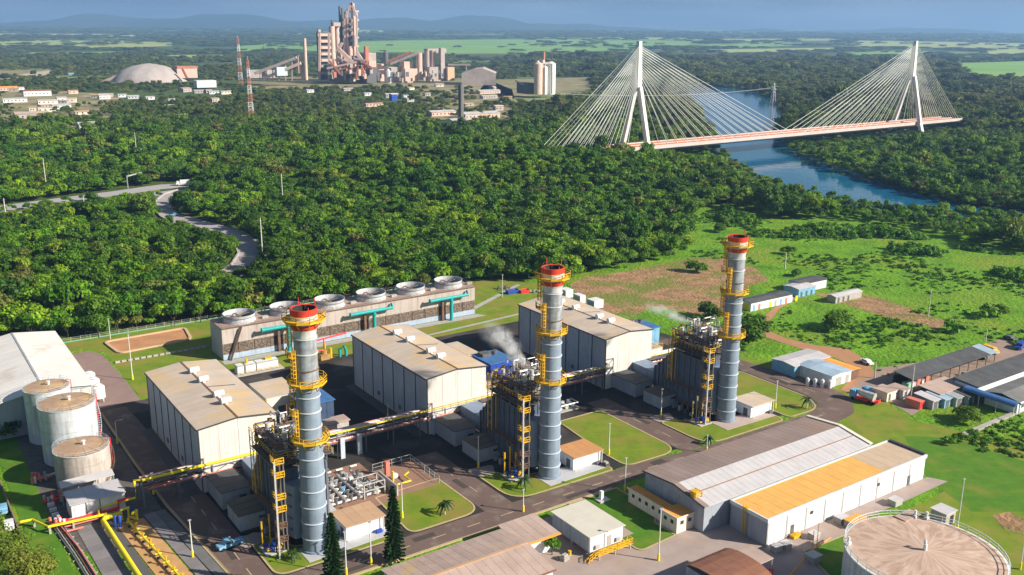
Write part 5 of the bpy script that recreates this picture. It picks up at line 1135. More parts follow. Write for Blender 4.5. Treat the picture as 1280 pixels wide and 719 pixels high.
for i,(x,y,m,l) in enumerate(((1083,455,m_white,'white car between the blue roofed sheds and the dirt track'),(1171,462,m_white,'white car under the front edge of the carport, leftmost of two'),(1192,455,m_white,'white car under the carport, right of the other white one'),(1226,448,m_steel,'dark car parked at the right end of the carport'),
   (1262,425,m_steel,'dark car near the right picture edge behind the carport'))): carpx(x,y,m,label=l,rz=TH+1.4)
carpx(1275,436,m_blue,kind='van',name='blue_van',label='deep blue van at the right picture edge',cat='van',rz=TH+.2)
carpx(1238,441,m_yel,kind='van',name='yellow_truck',label='yellow van at the right end of the carport',cat='van',rz=TH+1.4)
# mixer lorry seen end on
p=P(1083,503); t=thing('mixer_lorry','white drum mixer lorry with red tail parked by the road end','lorry',(p.x,p.y,.1),TH+1.75)
MB().tube([(-2.2,0,1.9),(-.5,0,2.1),(1.6,0,2.3),(2.6,0,2.6)],1.25,14,r2=.8).build('drum',m_pipew,t,smooth=1); MB().box(-3.4,-1.2,.6,3,1.2,1.0).build('chassis',m_redb,t); MB().box(3,-1.2,.6,4.6,1.2,2.9).build('cab',m_bluel,t)
MB().box(-3.6,-.9,.8,-3.4,.9,1.6).build('tail_board',m_redb,t); w=MB().tube([(0,-.2,0),(0,.2,0)],.5,12).mesh('wheel',m_rub)
for x in (-2.4,-1.2,3.6):
    for y in (-1.1,1.1): part('wheel',w,t,(x,y,.5))
# ================================================================== EAST: sheds, carport, long buildings
def shed_px(name,label,cat,u0,v0,u1,v1,h,wall,roof,rg=.5,along='u',n=5,group=None,**k): return gable_shed(name,label,cat,u0,v0,u1,v1,h,rg,wall,roof,along,group,n,**k)
m_shbl=mat('pale_blue_roof_sheet',(.36,.46,.56),(.28,.38,.48),.4,.6,rand=.15)
t=shed_px('workshop_shed','grey roofed white shed at the road bend, behind the blue roofed one','shed',158,11.5,174.5,20,3.4,m_bluel,m_roofl,n=6)
for i in range(4): MB().box(1+i*4,-.05,.1,2.6+i*4,0,2.5).build('door',m_pipeg,t)
t=shed_px('workshop_shed','striped blue and white roofed shed at the road bend','shed',160.5,0,169.5,12,3.4,m_white,m_shbl,along='v',n=6); MB().box(2,-.05,.1,4.5,0,2.6).box(6.5,-.05,.1,8,0,2.6).build('door',m_conc,t)
t=shed_px('workshop_shed','long orange roofed lean to shed beside the striped shed','shed',169.9,.5,174,13.5,3.0,m_rust,m_roofoo,rg=.2,along='v',n=5)
for i in range(4): 
    t=tuv('storage_tank_small',['white upright tote tank left of the striped shed, first of four','white upright tote tank left of the striped shed, second of four','white upright tote tank left of the striped shed, third of four','white upright tote tank nearest the road by the striped shed'][i],'tank',155.6+i*1.3,4.6-i*1.6,'white tote tanks by the striped shed'); MB().cyl(0,0,.1,2.4,.55,12).cyl(0,0,2.4,2.7,.25,8).build('shell',m_white,t,smooth=1); MB().box(-.6,-.6,.05,.6,.6,.12).build('pallet',m_wood,t)
t=tuv('carport','long dark roofed open carport with vehicles under it','carport',177.6,-14.6)
slope_roof(t,0,41,-.3,6.2,3.3,4.2,12,m_roofk); slope_roof(t,41,45.5,-.3,6.2,3.3,4.2,1,m_shbl)
b=MB()
for i in range(10):
    for y in (.2,5.8): b.bar((.4+i*4.9,y,0),(.4+i*4.9,y,3.3 if y<1 else 4.1),.16)
b.build('post',m_wood,t); MB().box(0,5.9,.1,45,6.1,3.0).build('back_wall',m_wood,t)
rnd=random.Random(9)
for i in range(5): MB().box(1+i*2.2,1.5,.1,2.6+i*2.2,3.6,1+rnd.random()).build('stored_crate',rnd.choice((m_pred,m_white,mat('mint_green',(.25,.5,.36),rough=.8),m_conc)),t)
t=tuv('long_workshop','long dark roofed building with white windowed wall at the right edge','building',186,-41)
u1=60; MB().box(0,0,.05,u1,9,3.6).build('wall',m_whitew,t); slope_roof(t,-.4,u1,-.5,4.5,3.6,4.6,14,mat('grey_fibre_roof',(.20,.195,.19),(.16,.155,.15),.3,.9,rand=.08)); slope_roof(t,-.4,u1,4.55,9.5,4.6,3.6,14,MATS['grey_fibre_roof'])
for i in range(12): MB().box(2+i*3.2,-.05,1.4,3.6+i*3.2,0,2.6).build('window',m_steel,t)
for i in range(8): MB().bar((1+i*5,0,.1),(1+i*5,0,3.5),.25).build('pilaster',m_bluel,t)
t=tuv('rear_workshop','narrow dark grey roofed building behind the long one at the right edge','building',186,-29.6); MB().box(0,0,.05,60,7,4).build('wall',m_whitew,t); slope_roof(t,-.4,60,-.4,7.4,4.2,4.9,16,m_roofk)
t=tuv('blue_tarp_canopy','blue curved canopy across the end of the long building','canopy',182.6,-42)
b=MB(); n=8
for k in range(n):
    a,c=math.pi*k/n,math.pi*(k+1)/n; b.add([(1.6-1.7*math.cos(a),0,3.2+.9*math.sin(a)),(1.6-1.7*math.cos(c),0,3.2+.9*math.sin(c)),(1.6-1.7*math.cos(c),15,3.4+.9*math.sin(c)),(1.6-1.7*math.cos(a),15,3.4+.9*math.sin(a)),(1.6-1.6*math.cos(a),0,3.1+.9*math.sin(a)),(1.6-1.6*math.cos(c),0,3.1+.9*math.sin(c)),(1.6-1.6*math.cos(c),15,3.3+.9*math.sin(c)),(1.6-1.6*math.cos(a),15,3.3+.9*math.sin(a))],[(3,2,1,0),(4,5,6,7),(0,1,5,4),(2,3,7,6)])
b.build('tarp',m_roofblue,t,smooth=1); b=MB()
for y in (.2,5,10,14.8):
    for x in (0,3.2): b.bar((x,y,0),(x,y,3.2),.12)
b.build('post',m_polew,t)
for i,(x,y,w,m,l) in enumerate(((1108,497,5,m_cream,'cream portable cabin left of the small storage sheds'),(1128,494,3.4,m_roofl,'small pale cabin beside the cream one'))):
    u,v=G(x,y+6); t=tuv('portable_cabin',l,'cabin',u,v); MB().box(0,0,.1,w,5,2.7).build('casing',m,t); MB().box(-.15,-.15,2.7,w+.15,5.15,2.85).build('roof_panel',m_roofp,t); MB().box(.8,-.05,.2,1.7,0,2.2).build('door',m_steel,t)
for i in range(5):
    u,v=169.5+i*3.7,-26.5-i*1.2; t=tuv('storage_shed',['grey lean to storage shed, leftmost in the row before the carport','pale blue lean to shed, second in the row','grey blue lean to shed, middle of the row','grey lean to shed with stained wall, fourth in the row','dark lean to shed beside the round tree'][i],'shed',u,v,'lean to sheds in a row'); MB().box(0,0,.05,3.3,5.6,2.5).build('wall',(m_wallg,m_bluel,m_pipeg,m_wallg,m_steel)[i],t); slope_roof(t,-.1,3.45,-.3,6,2.5,3.0,2,(m_roofl,m_shbl,m_pipeg,m_roofk,m_roofk)[i]); MB().box(.6,-.05,.1,2.2,0,2.2).build('door',m_steel,t)
t=tuv('open_store','pinkish tin roofed open store behind the lean to sheds','shed',174.5,-25.5); slope_roof(t,0,13,0,7,3,3.6,4,m_roofp); MB().box(.4,.4,.05,12.4,6.6,2.9).build('wall',m_wood,t)
t=tuv('red_container','red container end left of the lean to sheds','container',166.6,-24.5); MB().box(0,0,.1,2.2,4.5,2.3).build('casing',m_pred,t); MB().box(.1,-.04,.2,1,0,2.2).box(1.15,-.04,.2,2.1,0,2.2).build('door',m_redb,t)
t=tuv('blue_skip','blue container at the road end beside the mixer lorry','container',163.6,-12); MB().box(0,0,.1,2.3,4,2.2).build('casing',m_bluel,t); MB().box(.2,-.04,.2,2.1,0,2.0).build('door',m_blue,t)
# shacks at the field edge
for i,(a,b_,w,l,h,wl,rf,lab) in enumerate(((200.5,66.5,23,6,3.2,m_whitew,m_roofk,'long dark roofed row house with pink and yellow doors right of the right chimney'),(231,69.5,10,7.5,3.2,m_bluel,m_roofl,'white tin roofed shack before the dark one at the field edge'),(238,73.5,15,7,3.4,m_whitew,m_roofk,'dark blue roofed shack highest at the field edge'),(236,56,16,4,2.5,m_conc,m_roofl,'low pale roofed shed along the dirt track'))):
    t=shed_px('shack',lab,'house',a,b_,a+w,b_+l,h,wl,rf,n=7)
    if i==0:
        for k in range(9): MB().box(1+k*3,-.05,.1,2.2+k*3,0,2.3).build('door',(m_bluel,m_pred,m_white,m_yelb,m_pipeg)[k%5],t)
        MB().box(-.06,1,.1,0,4.6,2.8).build('yellow_panel',m_yelb,t)
    else:
        for k in range(3): MB().box(1.2+k*3,-.05,.1,2.3+k*3,0,2.1).build('door',m_steel,t)
# low grey path kerb line at far right
struct(MB().add([(*P(1200,543)[:2],.02),(*P(1300,502)[:2],.02),(*P(1300,506)[:2],.02),(*P(1204,547)[:2],.02),(*P(1200,543)[:2],.4),(*P(1300,502)[:2],.4),(*P(1300,506)[:2],.4),(*P(1204,547)[:2],.4)],[(4,7,6,5),(0,4,5,1),(3,2,6,7),(0,3,7,4)]).build('kerb',m_conc))
# scrap behind the middle hall
for i,(x,y,m,l,w,h) in enumerate(((640,367,m_blue,'blue skip on the rear lawn by the forest',5,1.6),(655,366,m_redb,'red orange skip next to the blue one',4,1.3),(629,362,m_steel,'dark scrap pile on the rear lawn',7,1.4),(672,366,m_conc,'grey scrap pile right of the red skip',5,1.2))):
    p=P(x,y); t=thing('skip' if i<2 else 'scrap_pile',l,'skip' if i<2 else 'scrap',(p.x,p.y,.04),.5)
    if i<2: MB().add([(-w/2+.4,-1,0),(w/2-.4,-1,0),(w/2-.4,1,0),(-w/2+.4,1,0),(-w/2,-1.2,h),(w/2,-1.2,h),(w/2,1.2,h),(-w/2,1.2,h)],[(0,3,2,1),(0,1,5,4),(1,2,6,5),(2,3,7,6),(3,0,4,7)]).build('body',m,t); MB().box(-w/2+.2,-1,h*.7,w/2-.2,1,h*.75).build('fill',m_rust,t)
    else:
        rnd=random.Random(i); b=MB()
        for k in range(14): a=rnd.uniform(-w/2,w/2),rnd.uniform(-1.5,1.5); b.bar((a[0],a[1],.1),(a[0]+rnd.uniform(-2,2),a[1]+rnd.uniform(-1,1),rnd.uniform(.3,h)),.4,.25)
        b.build('debris',m,t)
# ================================================================== HIGHWAY GANTRY
p=P(160,236); q=P(178,231); t=thing('road_gantry','grey steel sign gantry spanning the highway','gantry',(p.x,p.y,.1),0)
d=Vector((q.x-p.x,q.y-p.y,0)); MB().bar((0,0,0),(0,0,8),.5).bar((d.x,d.y,0),(d.x,d.y,8),.5).build('post',m_pipeg,t); MB().bar((0,0,8),(d.x,d.y,8),.9,.7).build('cross_truss',m_pipeg,t); MB().box(d.x*.3,d.y*.3-.3,6.6,d.x*.7,d.y*.3+.3,9.2).build('sign_panel',m_bluel,t) if False else None
# ================================================================== CABLE-STAYED BRIDGE
BA=math.atan2(946-731,399-102); bo_=P(794,182.5,14); b2=P(1133.5,152.5,14); bd=Vector((b2.x-bo_.x,b2.y-bo_.y,0)); SP=bd.length; BA=math.atan2(bd.y,bd.x)
t=thing('cable_stayed_bridge','long cable stayed bridge with two white pylons and reddish deck over the river','bridge',(bo_.x,bo_.y,0),BA)
DZ=14; dw=11.5
x0,x1=-95,SP+84; ns=34; sg=(x1-x0)/ns
me=MB().box(0,-dw,DZ-.25,sg,dw,DZ).mesh('deck_segment',m_deck); me2=MB().add([(0,-dw,DZ-.3),(sg,-dw,DZ-.3),(sg,dw,DZ-.3),(0,dw,DZ-.3),(0,-dw+3,DZ-3.6),(sg,-dw+3,DZ-3.6),(sg,dw-3,DZ-3.6),(0,dw-3,DZ-3.6)],[(0,1,2,3),(4,7,6,5),(0,4,5,1),(2,6,7,3),(1,5,6,2),(3,7,4,0)]).mesh('girder_segment',m_decks)
par=MB().box(0,-dw-.3,DZ-1.9,sg,-dw,DZ+.9).mesh('edge_beam',m_decks); par2=MB().box(0,dw,DZ-1.4,sg,dw+.3,DZ+.9).mesh('edge_beam',m_decks)
for i in range(ns):
    for m_ in (me,me2,par,par2): part(m_.name.split('.')[0],m_,t,(x0+i*sg,0,0))
MB().box(x0,-.3,DZ,x1,.3,DZ+.7).build('median_barrier',m_decks,t)
PH=92
for px_ in (0,SP):
    for s in (-1,1):
        pts=[(px_,s*19,0),(px_,s*14,DZ),(px_,s*2.4,DZ+45)]
        b=MB()
        for a,c,w0 in ((pts[0],pts[1],4),(pts[1],pts[2],3.6)): b.bar(a,c,w0,3.0)
        b.build('pylon_leg',m_pylon,t)
    MB().add([(px_-2.4,-2.6,DZ+43),(px_+2.4,-2.6,DZ+43),(px_+2.4,2.6,DZ+43),(px_-2.4,2.6,DZ+43),(px_-1.5,-1.5,PH+1),(px_+1.5,-1.5,PH+1),(px_+1.5,1.5,PH+1),(px_-1.5,1.5,PH+1)],[(0,1,5,4),(1,2,6,5),(2,3,7,6),(3,0,4,7),(4,5,6,7)]).build('pylon_head',m_pylon,t)
    MB().box(px_-2,-12.4,DZ-3.4,px_+2,12.4,DZ-2.7).build('pylon_cross_beam',m_pylon,t); MB().box(px_-5,-20,-1,px_+5,20,1.2).build('pile_cap',m_pylon,t)
    N=15
    for side in (-1,1):
        R0=SP/2-6 if (side>0)==(px_==0) else (88 if px_==0 else 78)
        for k in range(N):
            f=(k+1)/N; xa=px_+side*(14+(R0-14)*f) ; zt=DZ+50+ (PH-DZ-53)*f
            for s in (-1,1): MB().tube([(px_+side*1.5,s*1.3,zt),(xa,s*(dw-.4),DZ)],.17,5,cap=False).build('stay_cable',m_cable,t)
# ================================================================== DISTANT WORKS
def F(px,py,D):
    d=ray(px,py); t=D/d.y; return Vector((d.x*t,D,CAMH+d.z*t))
PHI=R_(32)
class Far:
    def __init__(s,name,label,cat,px,D,group=None):
        s.D=D; o=F(px,100,D); s.o=Vector((o.x,D,0)); s.t=thing(name,label,cat,s.o,0,group)
    def loc(s,px,py,dD=0): p=F(px,py,s.D+dD); return p-s.o
    def box(s,name,a,b,top,bot,m,fr=.6,dD=0,roof=None,phi=PHI,par=None):
        A=s.loc(a,top,dD); Bp=s.loc(b,bot,dD); Wd=Bp.x-A.x; w=fr*Wd/math.cos(phi); d=(1-fr)*Wd/math.sin(phi)
        cx=A.x+(1-fr)*Wd; c,sn=math.cos(phi),math.sin(phi)
        q=[(cx,A.y),(cx+w*c,A.y+w*sn),(cx+w*c-d*sn,A.y+w*sn+d*c),(cx-d*sn,A.y+d*c)]
        o=MB().prism(q,Bp.z,A.z).build(name,m,par or s.t)
        s.last=(q,A.z,Bp.z); return o
    def cyl(s,name,px,r,top,bot,m,dD=0,cone=0):
        A=s.loc(px,top,dD); Bp=s.loc(px,bot,dD); rr=r*s.D/1187
        b=MB().lathe([(rr,Bp.z),(rr,A.z)]+([(.3*rr,A.z+cone)] if cone else [])+[(.01,A.z+cone)],16,A.x,A.y); return b.build(name,m,s.t,smooth=1)
    def bar(s,name,x1,y1,x2,y2,w,m,dD=0,h=None): return MB().bar(s.loc(x1,y1,dD),s.loc(x2,y2,dD),w,h).build(name,m,s.t)
D0=1950
# preheater tower
f=Far('preheater_tower','tallest pinkish tower of the cement works, open floors and steep top','tower',440,D0)
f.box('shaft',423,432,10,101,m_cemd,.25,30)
f.box('lift_shaft',429.5,434.5,17,101,m_cem,.5)
for i in range(8):
    y=13+i*11; f.box('floor_slab',430.5,447.5,y,y+2.2,m_cem,.72)
f.box('solid_bay',431,436.5,16,101,m_cem,.8,-3); f.box('solid_bay',441.2,448,42,101,m_cem,.8,-3); f.box('solid_bay',441.2,446,20,44,m_cem,.8,-3)
for x in (431.2,434.6,440,446.0): f.bar('tower_column',x,8+abs(x-438)*.9,x,100,3.2,m_cem,-8)
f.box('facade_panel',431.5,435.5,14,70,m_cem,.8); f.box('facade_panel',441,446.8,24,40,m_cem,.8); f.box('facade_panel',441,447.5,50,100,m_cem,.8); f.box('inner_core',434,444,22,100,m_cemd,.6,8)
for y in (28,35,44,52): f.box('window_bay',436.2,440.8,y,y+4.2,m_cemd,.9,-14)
f.bar('sloping_brace',432,21,440,3.5,4,m_cem,-10); f.bar('sloping_brace',446,21,439,3,4,m_cem,-10); f.box('top_house',436,443,4,14,m_cem,.7); f.box('red_hoist',436.6,439.5,5,12,m_cemr,.8,-12)
f.cyl('cyclone',443,2.6,44,58,m_cem2,-15); f.cyl('cyclone',437.5,2.6,58,72,m_cem,-15); f.cyl('rear_stack',424.5,1.6,8,60,m_cemd,20)
f=Far('blending_silo','pair of tall pink silos left of the tallest tower','silo',417,D0-20)
f.cyl('silo_shell',414.5,3.6,33,101,m_cem); f.cyl('silo_shell',421,3.2,30,101,m_cem,15); f.box('silo_head_house',411.5,425,28,33,m_cem2,.6); f.cyl('silo_vent',415,1,25,29,m_cemd)
f=Far('raw_mill_building','pink framed eight floor block on the left of the cement works','building',403,D0-60)
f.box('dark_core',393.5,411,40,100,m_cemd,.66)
for i in range(7): f.box('floor_band',396.5+.2*i,411.5+.4*i,42+i*8,45.4+i*8,m_cem,.95,-8)
for x in (399.5,411.2): f.bar('frame_column',x,41,x,100,4,m_cem,-12)
f.box('roof_house',396,401,37,42,m_cem2,.6); f.bar('sloping_duct',413,78,420,92,6,m_cem,-14)
f=Far('kiln_gas_building','jumble of pink conveyors and ducts at the foot of the tallest tower','building',455,D0-90)
f.box('core_block',420,455,70,100,m_cem2,.7); f.box('annex_block',446,470,66,101,m_cem2,.5,10); f.bar('duct',424,62,440,78,7,m_cem,-20); f.bar('duct',440,78,432,92,6,m_cem,-22); f.bar('duct',428,54,420,66,5,m_cem,-20); f.bar('duct',446,66,458,84,6,m_cem,-20)
f.cyl('dust_filter',424,3.5,66,84,m_cem,-10); f.box('red_frame',454,461,58,80,m_cemr,.6); f.box('dark_shed',405,440,86,103,m_cemd,.4,-20); f.box('dark_shed',438,470,84,104,m_cemd,.35,-25); f.bar('arch_duct',444,100,450,82,6,m_cemr,-32); f.bar('arch_duct',450,82,455,92,6,m_cemr,-32); f.box('loading_block',452,470,76,104,m_cem,.45,-20)
rc=random.Random(6)
for i in range(26):
    a=rc.uniform(400,468); q=rc.uniform(78,98); f.box('plant_unit',a,a+rc.uniform(2,6),q,q+rc.uniform(3,8),rc.choice((m_cem,m_cem2,m_cem,m_cemd,m_cemr)),.6,rc.uniform(-45,-15))
for i in range(10): f.bar('pipe_bridge',rc.uniform(400,460),rc.uniform(70,95),rc.uniform(410,470),rc.uniform(74,98),rc.uniform(2,4),rc.choice((m_cem,m_cem2,m_cemr)),-30)
for i in range(8): f.box('small_unit',416+i*6.4,421+i*6.4,74+(i*7)%13,84+(i*5)%9,(m_cem,m_cem2,m_cemr,m_cem2)[i%4],.6,-30)
f=Far('kiln_stack','slim pale stack left of the cement works with conveyor galleries','chimney',380,D0-190)
f.cyl('stack_shaft',380.5,2.0,48,100,m_cem); f.box('transfer_house',369,377,69,92,m_cem,.5); f.box('base_house',374,384,78,100,m_cem2,.5); 
f=Far('conveyor_gallery','two long sloping conveyor galleries left of the slim pale stack','conveyor',345,D0-200)
f.bar('gallery',318,92,371,72,5,m_cem2); f.bar('gallery',330,98,376,79,5,m_cem); 
for i in range(6): f.bar('trestle',325+i*8,90-i*3,325+i*8,101,1.6,m_cem2,2)
f.box('blue_shed',341,358,84,95,mat('pale_blue_shed',(.5,.6,.68),rough=.8),.7,-10); f.box('low_store',300,340,88,98,m_cem2,.7,20)
f=Far('packing_plant','row of pale silos and blocks on the right of the cement works','building',545,D0-30)
for i,(a,r,tp,m) in enumerate(((524,4.2,66,m_cem),(534,3.6,64,m_cem2),(541,3.4,63,m_cem),(552,3.8,62,m_cem2))): f.cyl('silo_shell',a,r,tp,100,m)
f.box('head_house',529,557,61,66,m_cem2,.8); f.box('lift_tower',548,556,60,98,m_cem2,.6,-10); f.box('tan_block',556,568,84,101,mat('cement_tan',(.62,.42,.27),(.55,.38,.25),.05,.9),.7,-10); f.box('base_block',528,560,84,102,m_cem2,.7,-18)
for i in range(6): f.box('window_recess',530+i*4.4,532.4+i*4.4,88+(i%2)*4,92+(i%2)*4,m_cemd,.9,-22)
f.bar('gallery',560,81,588,81,3,m_cem2); f.bar('gallery_leg',583,80,583,98,2,m_cem2)
f=Far('clinker_store','pale blocks and sloping red conveyor between tower and packing plant','building',495,D0-50)
f.box('store_block',500,522,86,104,m_cem,.7); f.box('upper_block',498,516,77,88,m_cem,.6,12); f.box('pale_block',464,480,80,102,m_cem,.45); f.box('mid_block',478,498,84,103,m_cem2,.6,6)
f.bar('red_conveyor',480,79,514,65,4,m_cemr,-6); f.bar('grey_conveyor',488,80,524,65.5,5,m_cem2,-10); f.cyl('round_bin',485,3.6,90,104,m_tankw,-20,6); f.cyl('round_bin',482,3,66,80,m_cemd,-4,4)
for i in range(14):
    a=rc.uniform(470,560); q=rc.uniform(84,98); f.box('plant_unit',a,a+rc.uniform(2,7),q,q+rc.uniform(3,7),rc.choice((m_cem,m_cem2,m_cem2,m_cemd)),.6,rc.uniform(-40,-10))
for i in range(5): f.box('dark_opening',471+i*9,475+i*9,90,96,m_cemd,.9,-24)
f=Far('gabled_store','wide grey gabled store right of the cement works','building',600,D0-120)
A=f.loc(577,95); Bq_=f.loc(620,95); hz=f.loc(600,85.5).z; ez=f.loc(600,92).z
MB().add([(A.x,A.y,0),(Bq_.x,A.y,0),(Bq_.x,A.y,ez),(A.x*.2+Bq_.x*.8-12,A.y,hz),(A.x+24,A.y,hz-2),(A.x,A.y,ez)],[(0,1,2,3,4,5)]).add([(A.x,A.y,ez),(A.x+24,A.y,hz-2),(A.x+24,A.y+80,hz-2),(A.x,A.y+80,ez)],[(0,1,2,3)]).add([(A.x+24,A.y,hz-2),(A.x*.2+Bq_.x*.8-12,A.y,hz),(A.x*.2+Bq_.x*.8-12,A.y+80,hz),(A.x+24,A.y+80,hz-2)],[(0,1,2,3)]).add([(A.x*.2+Bq_.x*.8-12,A.y,hz),(Bq_.x,A.y,ez),(Bq_.x,A.y+80,ez),(A.x*.2+Bq_.x*.8-12,A.y+80,hz)],[(0,1,2,3)]).build('gable_shell',m_cem2,f.t)
# twin silos right of centre
f=Far('cement_silo_group','group of pale round silos with red top mast standing alone in the forest','silo',682,1500)
for a,r,tp in ((673,5.2,80),(680,4.4,84),(689,5.6,79.5)): f.cyl('silo_shell',a,r,tp,118,m_cem if a<675 else m_pylon,(a-680)*1.2,3)
f.box('head_house',669,690,78,81,m_cem2,.6); f.cyl('dust_filter',672,1.8,76,79,m_white,-6); f.cyl('dust_filter',679,1.6,75,79,m_white,-6); f.box('red_mast',678.5,681.5,65,78,m_cemr,.6); f.box('dark_shed',646,670,104,118,m_cemd,.4); f.bar('link_belt',644,101,655,106,2,m_cem2)
for i in range(3): f.bar('wall_pipe',671.5+i*9,80,671.5+i*9,117,1.2,m_rust,-9)
# stockpile dome
f=Far('stockpile','large pale grey limestone stockpile shaped like a dome','stockpile',187,1900)
b=MB(); c=f.loc(187,100); prof=[(72,0),(62,11),(48,22),(30,29),(12,32.5),(.1,34)]
b.lathe(prof,40,c.x,0); b.v=[(x+1.2*math.sin(y*.3+z),y+1.5*math.sin(x*.21),z) for x,y,z in b.v]; b.build('pile',m_pile,f.t,smooth=1)
MB().add([(c.x-85,-30,0),(c.x-20,-60,0),(c.x-18,-30,26),(c.x-60,-10,6),(c.x-30,20,30)],[(0,1,2),(0,2,3),(3,2,4)]).build('spill_ramp',m_cem,f.t)
f=Far('crusher_house','reddish roofed block against the right flank of the stockpile','building',232,1890); f.box('wall',212,243,86,98,m_cem,.7); f.box('roof',212,243,83,86,m_cemr,.7); f.bar('leg_frame',228,86,234,98,4,m_cemr,-10)
f=Far('white_store','white flat store right of the stockpile','building',252,1650); f.box('wall',237,267,101,110,m_white,.7)
# masts
def mast(px,pb,pt,label,w=5):
    p=P(px,pb); D=p.y; H_=F(px,pt,D).z; t=thing('lattice_mast',label,'radio mast',(p.x,p.y,0),.5,'red and white radio masts'); n=14
    for i in range(n):
        z0,z1=H_*i/n,H_*(i+1)/n; a,c=w*(1-.65*i/n)/2,w*(1-.65*(i+1)/n)/2; b=MB(); k=.34
        for sx,sy in ((-1,-1),(1,-1),(1,1),(-1,1)):
            b.bar((sx*a,sy*a,z0),(sx*c,sy*c,z1),k); tx,ty=(-sy,sx); b.bar((sx*a,sy*a,z0),(tx*c,ty*c,z1),k*.7); b.bar((sx*c,sy*c,z1),(tx*c,ty*c,z1),k*.7)
        b.build('mast_section',(m_cemr if (i//2)%2==0 else m_white),t)
    MB().tube([(0,0,H_),(0,0,H_+4)],.2,6).build('aerial',m_white,t)
mast(301,108,47,'farther red and white lattice mast, left of the nearer one',8); mast(314,149,75,'nearer red and white lattice mast above the forest',6)
f=Far('old_mill_stack','dark square chimney beside pale long roofed sheds','chimney',576,1090); f.box('shaft',572.5,579.5,106,146,m_cemd,.5); f.bar('pale_edge',578.5,107,578.5,146,2.0,m_cem2,-3)
def farhouse(px,py,w,d,h,wl,rf,label,name='house',cat='house',rz=TH,group=None,z=0):
    p=P(px,py); t=thing(name,label,cat,(p.x,p.y,0),rz,group)
    MB().box(0,0,0,w,d,h).build('wall',wl,t)
    MB().add([(-.6,-.6,h),(w+.6,-.6,h),(w+.6,d+.6,h),(-.6,d+.6,h),(-.6,d/2,h+d*.13),(w+.6,d/2,h+d*.13)],[(0,1,5,4),(3,4,5,2),(0,4,3),(1,2,5),(0,3,2,1)]).build('roof',rf,t)
    k=max(2,int(w/5))
    wm=MB().box(0,-.12,0,1.6,.05,1.6).mesh('window',m_glass)
    for i in range(k): part('window',wm,t,(1.2+i*(w-2.4)/k,0,h*.4))
    return t
m_tin=mat('grey_tin_roof',(.50,.49,.48),(.40,.38,.36),.2,.8)
for i,a in enumerate(((582,150,48,18,6,m_cem,m_tin,'long pale roofed shed right of the dark square chimney'),(540,146,34,14,5,m_cem,m_tin,'low pale shed left of the dark square chimney'),(566,158,22,14,6,m_white,m_tin,'small white block in front of the dark square chimney'),
 (600,118,40,14,5,m_cem,m_tin,'low pink roofed store below the gabled store'),(604,124,26,10,4,m_cem2,m_tin,'small grey block below the low pink store'),(490,126,9,9,9,m_blue,m_white,'blue and white cube building among trees'),(505,124,10,8,5,m_white,m_tin,'tiny white block right of the blue cube'),
 (384,116,12,9,4,m_white,m_tin,'white roofed house below the cement works, left'),(430,114,18,9,4,m_cem2,m_tin,'grey roofed house below the cement works, centre'),(456,120,12,8,4,m_white,m_tin,'small white house below the pink blocks'),
 (458,134,26,8,4,m_cem,m_rooft,'tan roofed low shed among the brownish trees'),
 (30,121,38,14,8,m_white,m_rooftc,'white two storey building with dark blue end, upper left'),(0,114,26,16,5,m_cem,m_roofoo,'orange roofed building at the left edge'),(4,129,30,9,5,m_white,m_tin,'long white roofed shed at the left edge'),(48,131,24,10,5,m_cream,m_tin,'cream shed in the row of sheds, upper left'),
 (20,150,34,18,6,m_conc,m_roofp,'pinkish grey concrete yard building above the forest, left'),(18,160,22,10,4,m_cem,m_rooft,'low brown walled block before the concrete building'),(72,128,12,10,6,m_white,m_tin,'white house with dark windows right of the sheds'),(66,137,22,12,5,m_white,m_tin,'jumbled white houses above the bare trees'),
 (86,118,14,10,5,m_cem,m_rooft,'pink roofed house among trees, upper left'),(100,165,26,16,7,m_white,m_tin,'white house with stepped roof standing in the forest'),(122,162,16,10,5,m_cream,m_rooft,'tan roofed house beside the stepped white one'),(117,172,12,8,4,m_white,m_tin,'small white annex below the stepped house'),
 (148,122,12,8,4,m_white,m_tin,'small white house left of the two pale ones'),(160,124,16,10,4,m_tankw,m_tin,'bluish roofed house below the stockpile'),(183,125,12,8,4,m_white,m_tin,'white house below the stockpile, third from left'),(211,128,9,7,4,m_white,m_tin,'small cream house below the stockpile, rightmost'),
 (262,118,16,10,4,m_white,m_tin,'white roofs left of the masts'),(222,148,12,8,3.5,m_cem,m_tin,'low pink roof in the trees between town and masts'),(86,95,10,8,5,m_bluel,m_tin,'bluish house with white roof near the tan bank'),
 (824,160,10,8,4,m_white,m_tin,'small white house seen through the bridge cables')
 )): farhouse(*a[:7],a[7])
rnd=random.Random(321)
for i in range(30):
    q=((-5,150,112,166),(150,300,113,136),(375,560,108,136),(540,640,112,146))[i%4 if i%3 else 0]
    x,y=rnd.uniform(q[0],q[1]),rnd.uniform(q[2],q[3])
    farhouse(x,y,rnd.uniform(8,20),rnd.uniform(7,12),rnd.uniform(3,6),rnd.choice((m_cream,m_cream,m_cem2,m_conc,m_pipeg)),rnd.choice((m_tin,m_cem2,m_rooft,m_roofp,m_cem)),'small pale house half hidden among the trees of the distant town',rz=TH+rnd.uniform(-.5,.5),group='small houses of the distant town')
sheet('quarry_bank',pxp([(-30,96),(25,94),(62,88.5),(64,94),(25,99),(-30,101)]),1.2,mat('pale_quarry',(.52,.43,.32),(.42,.34,.25),.03,.95))
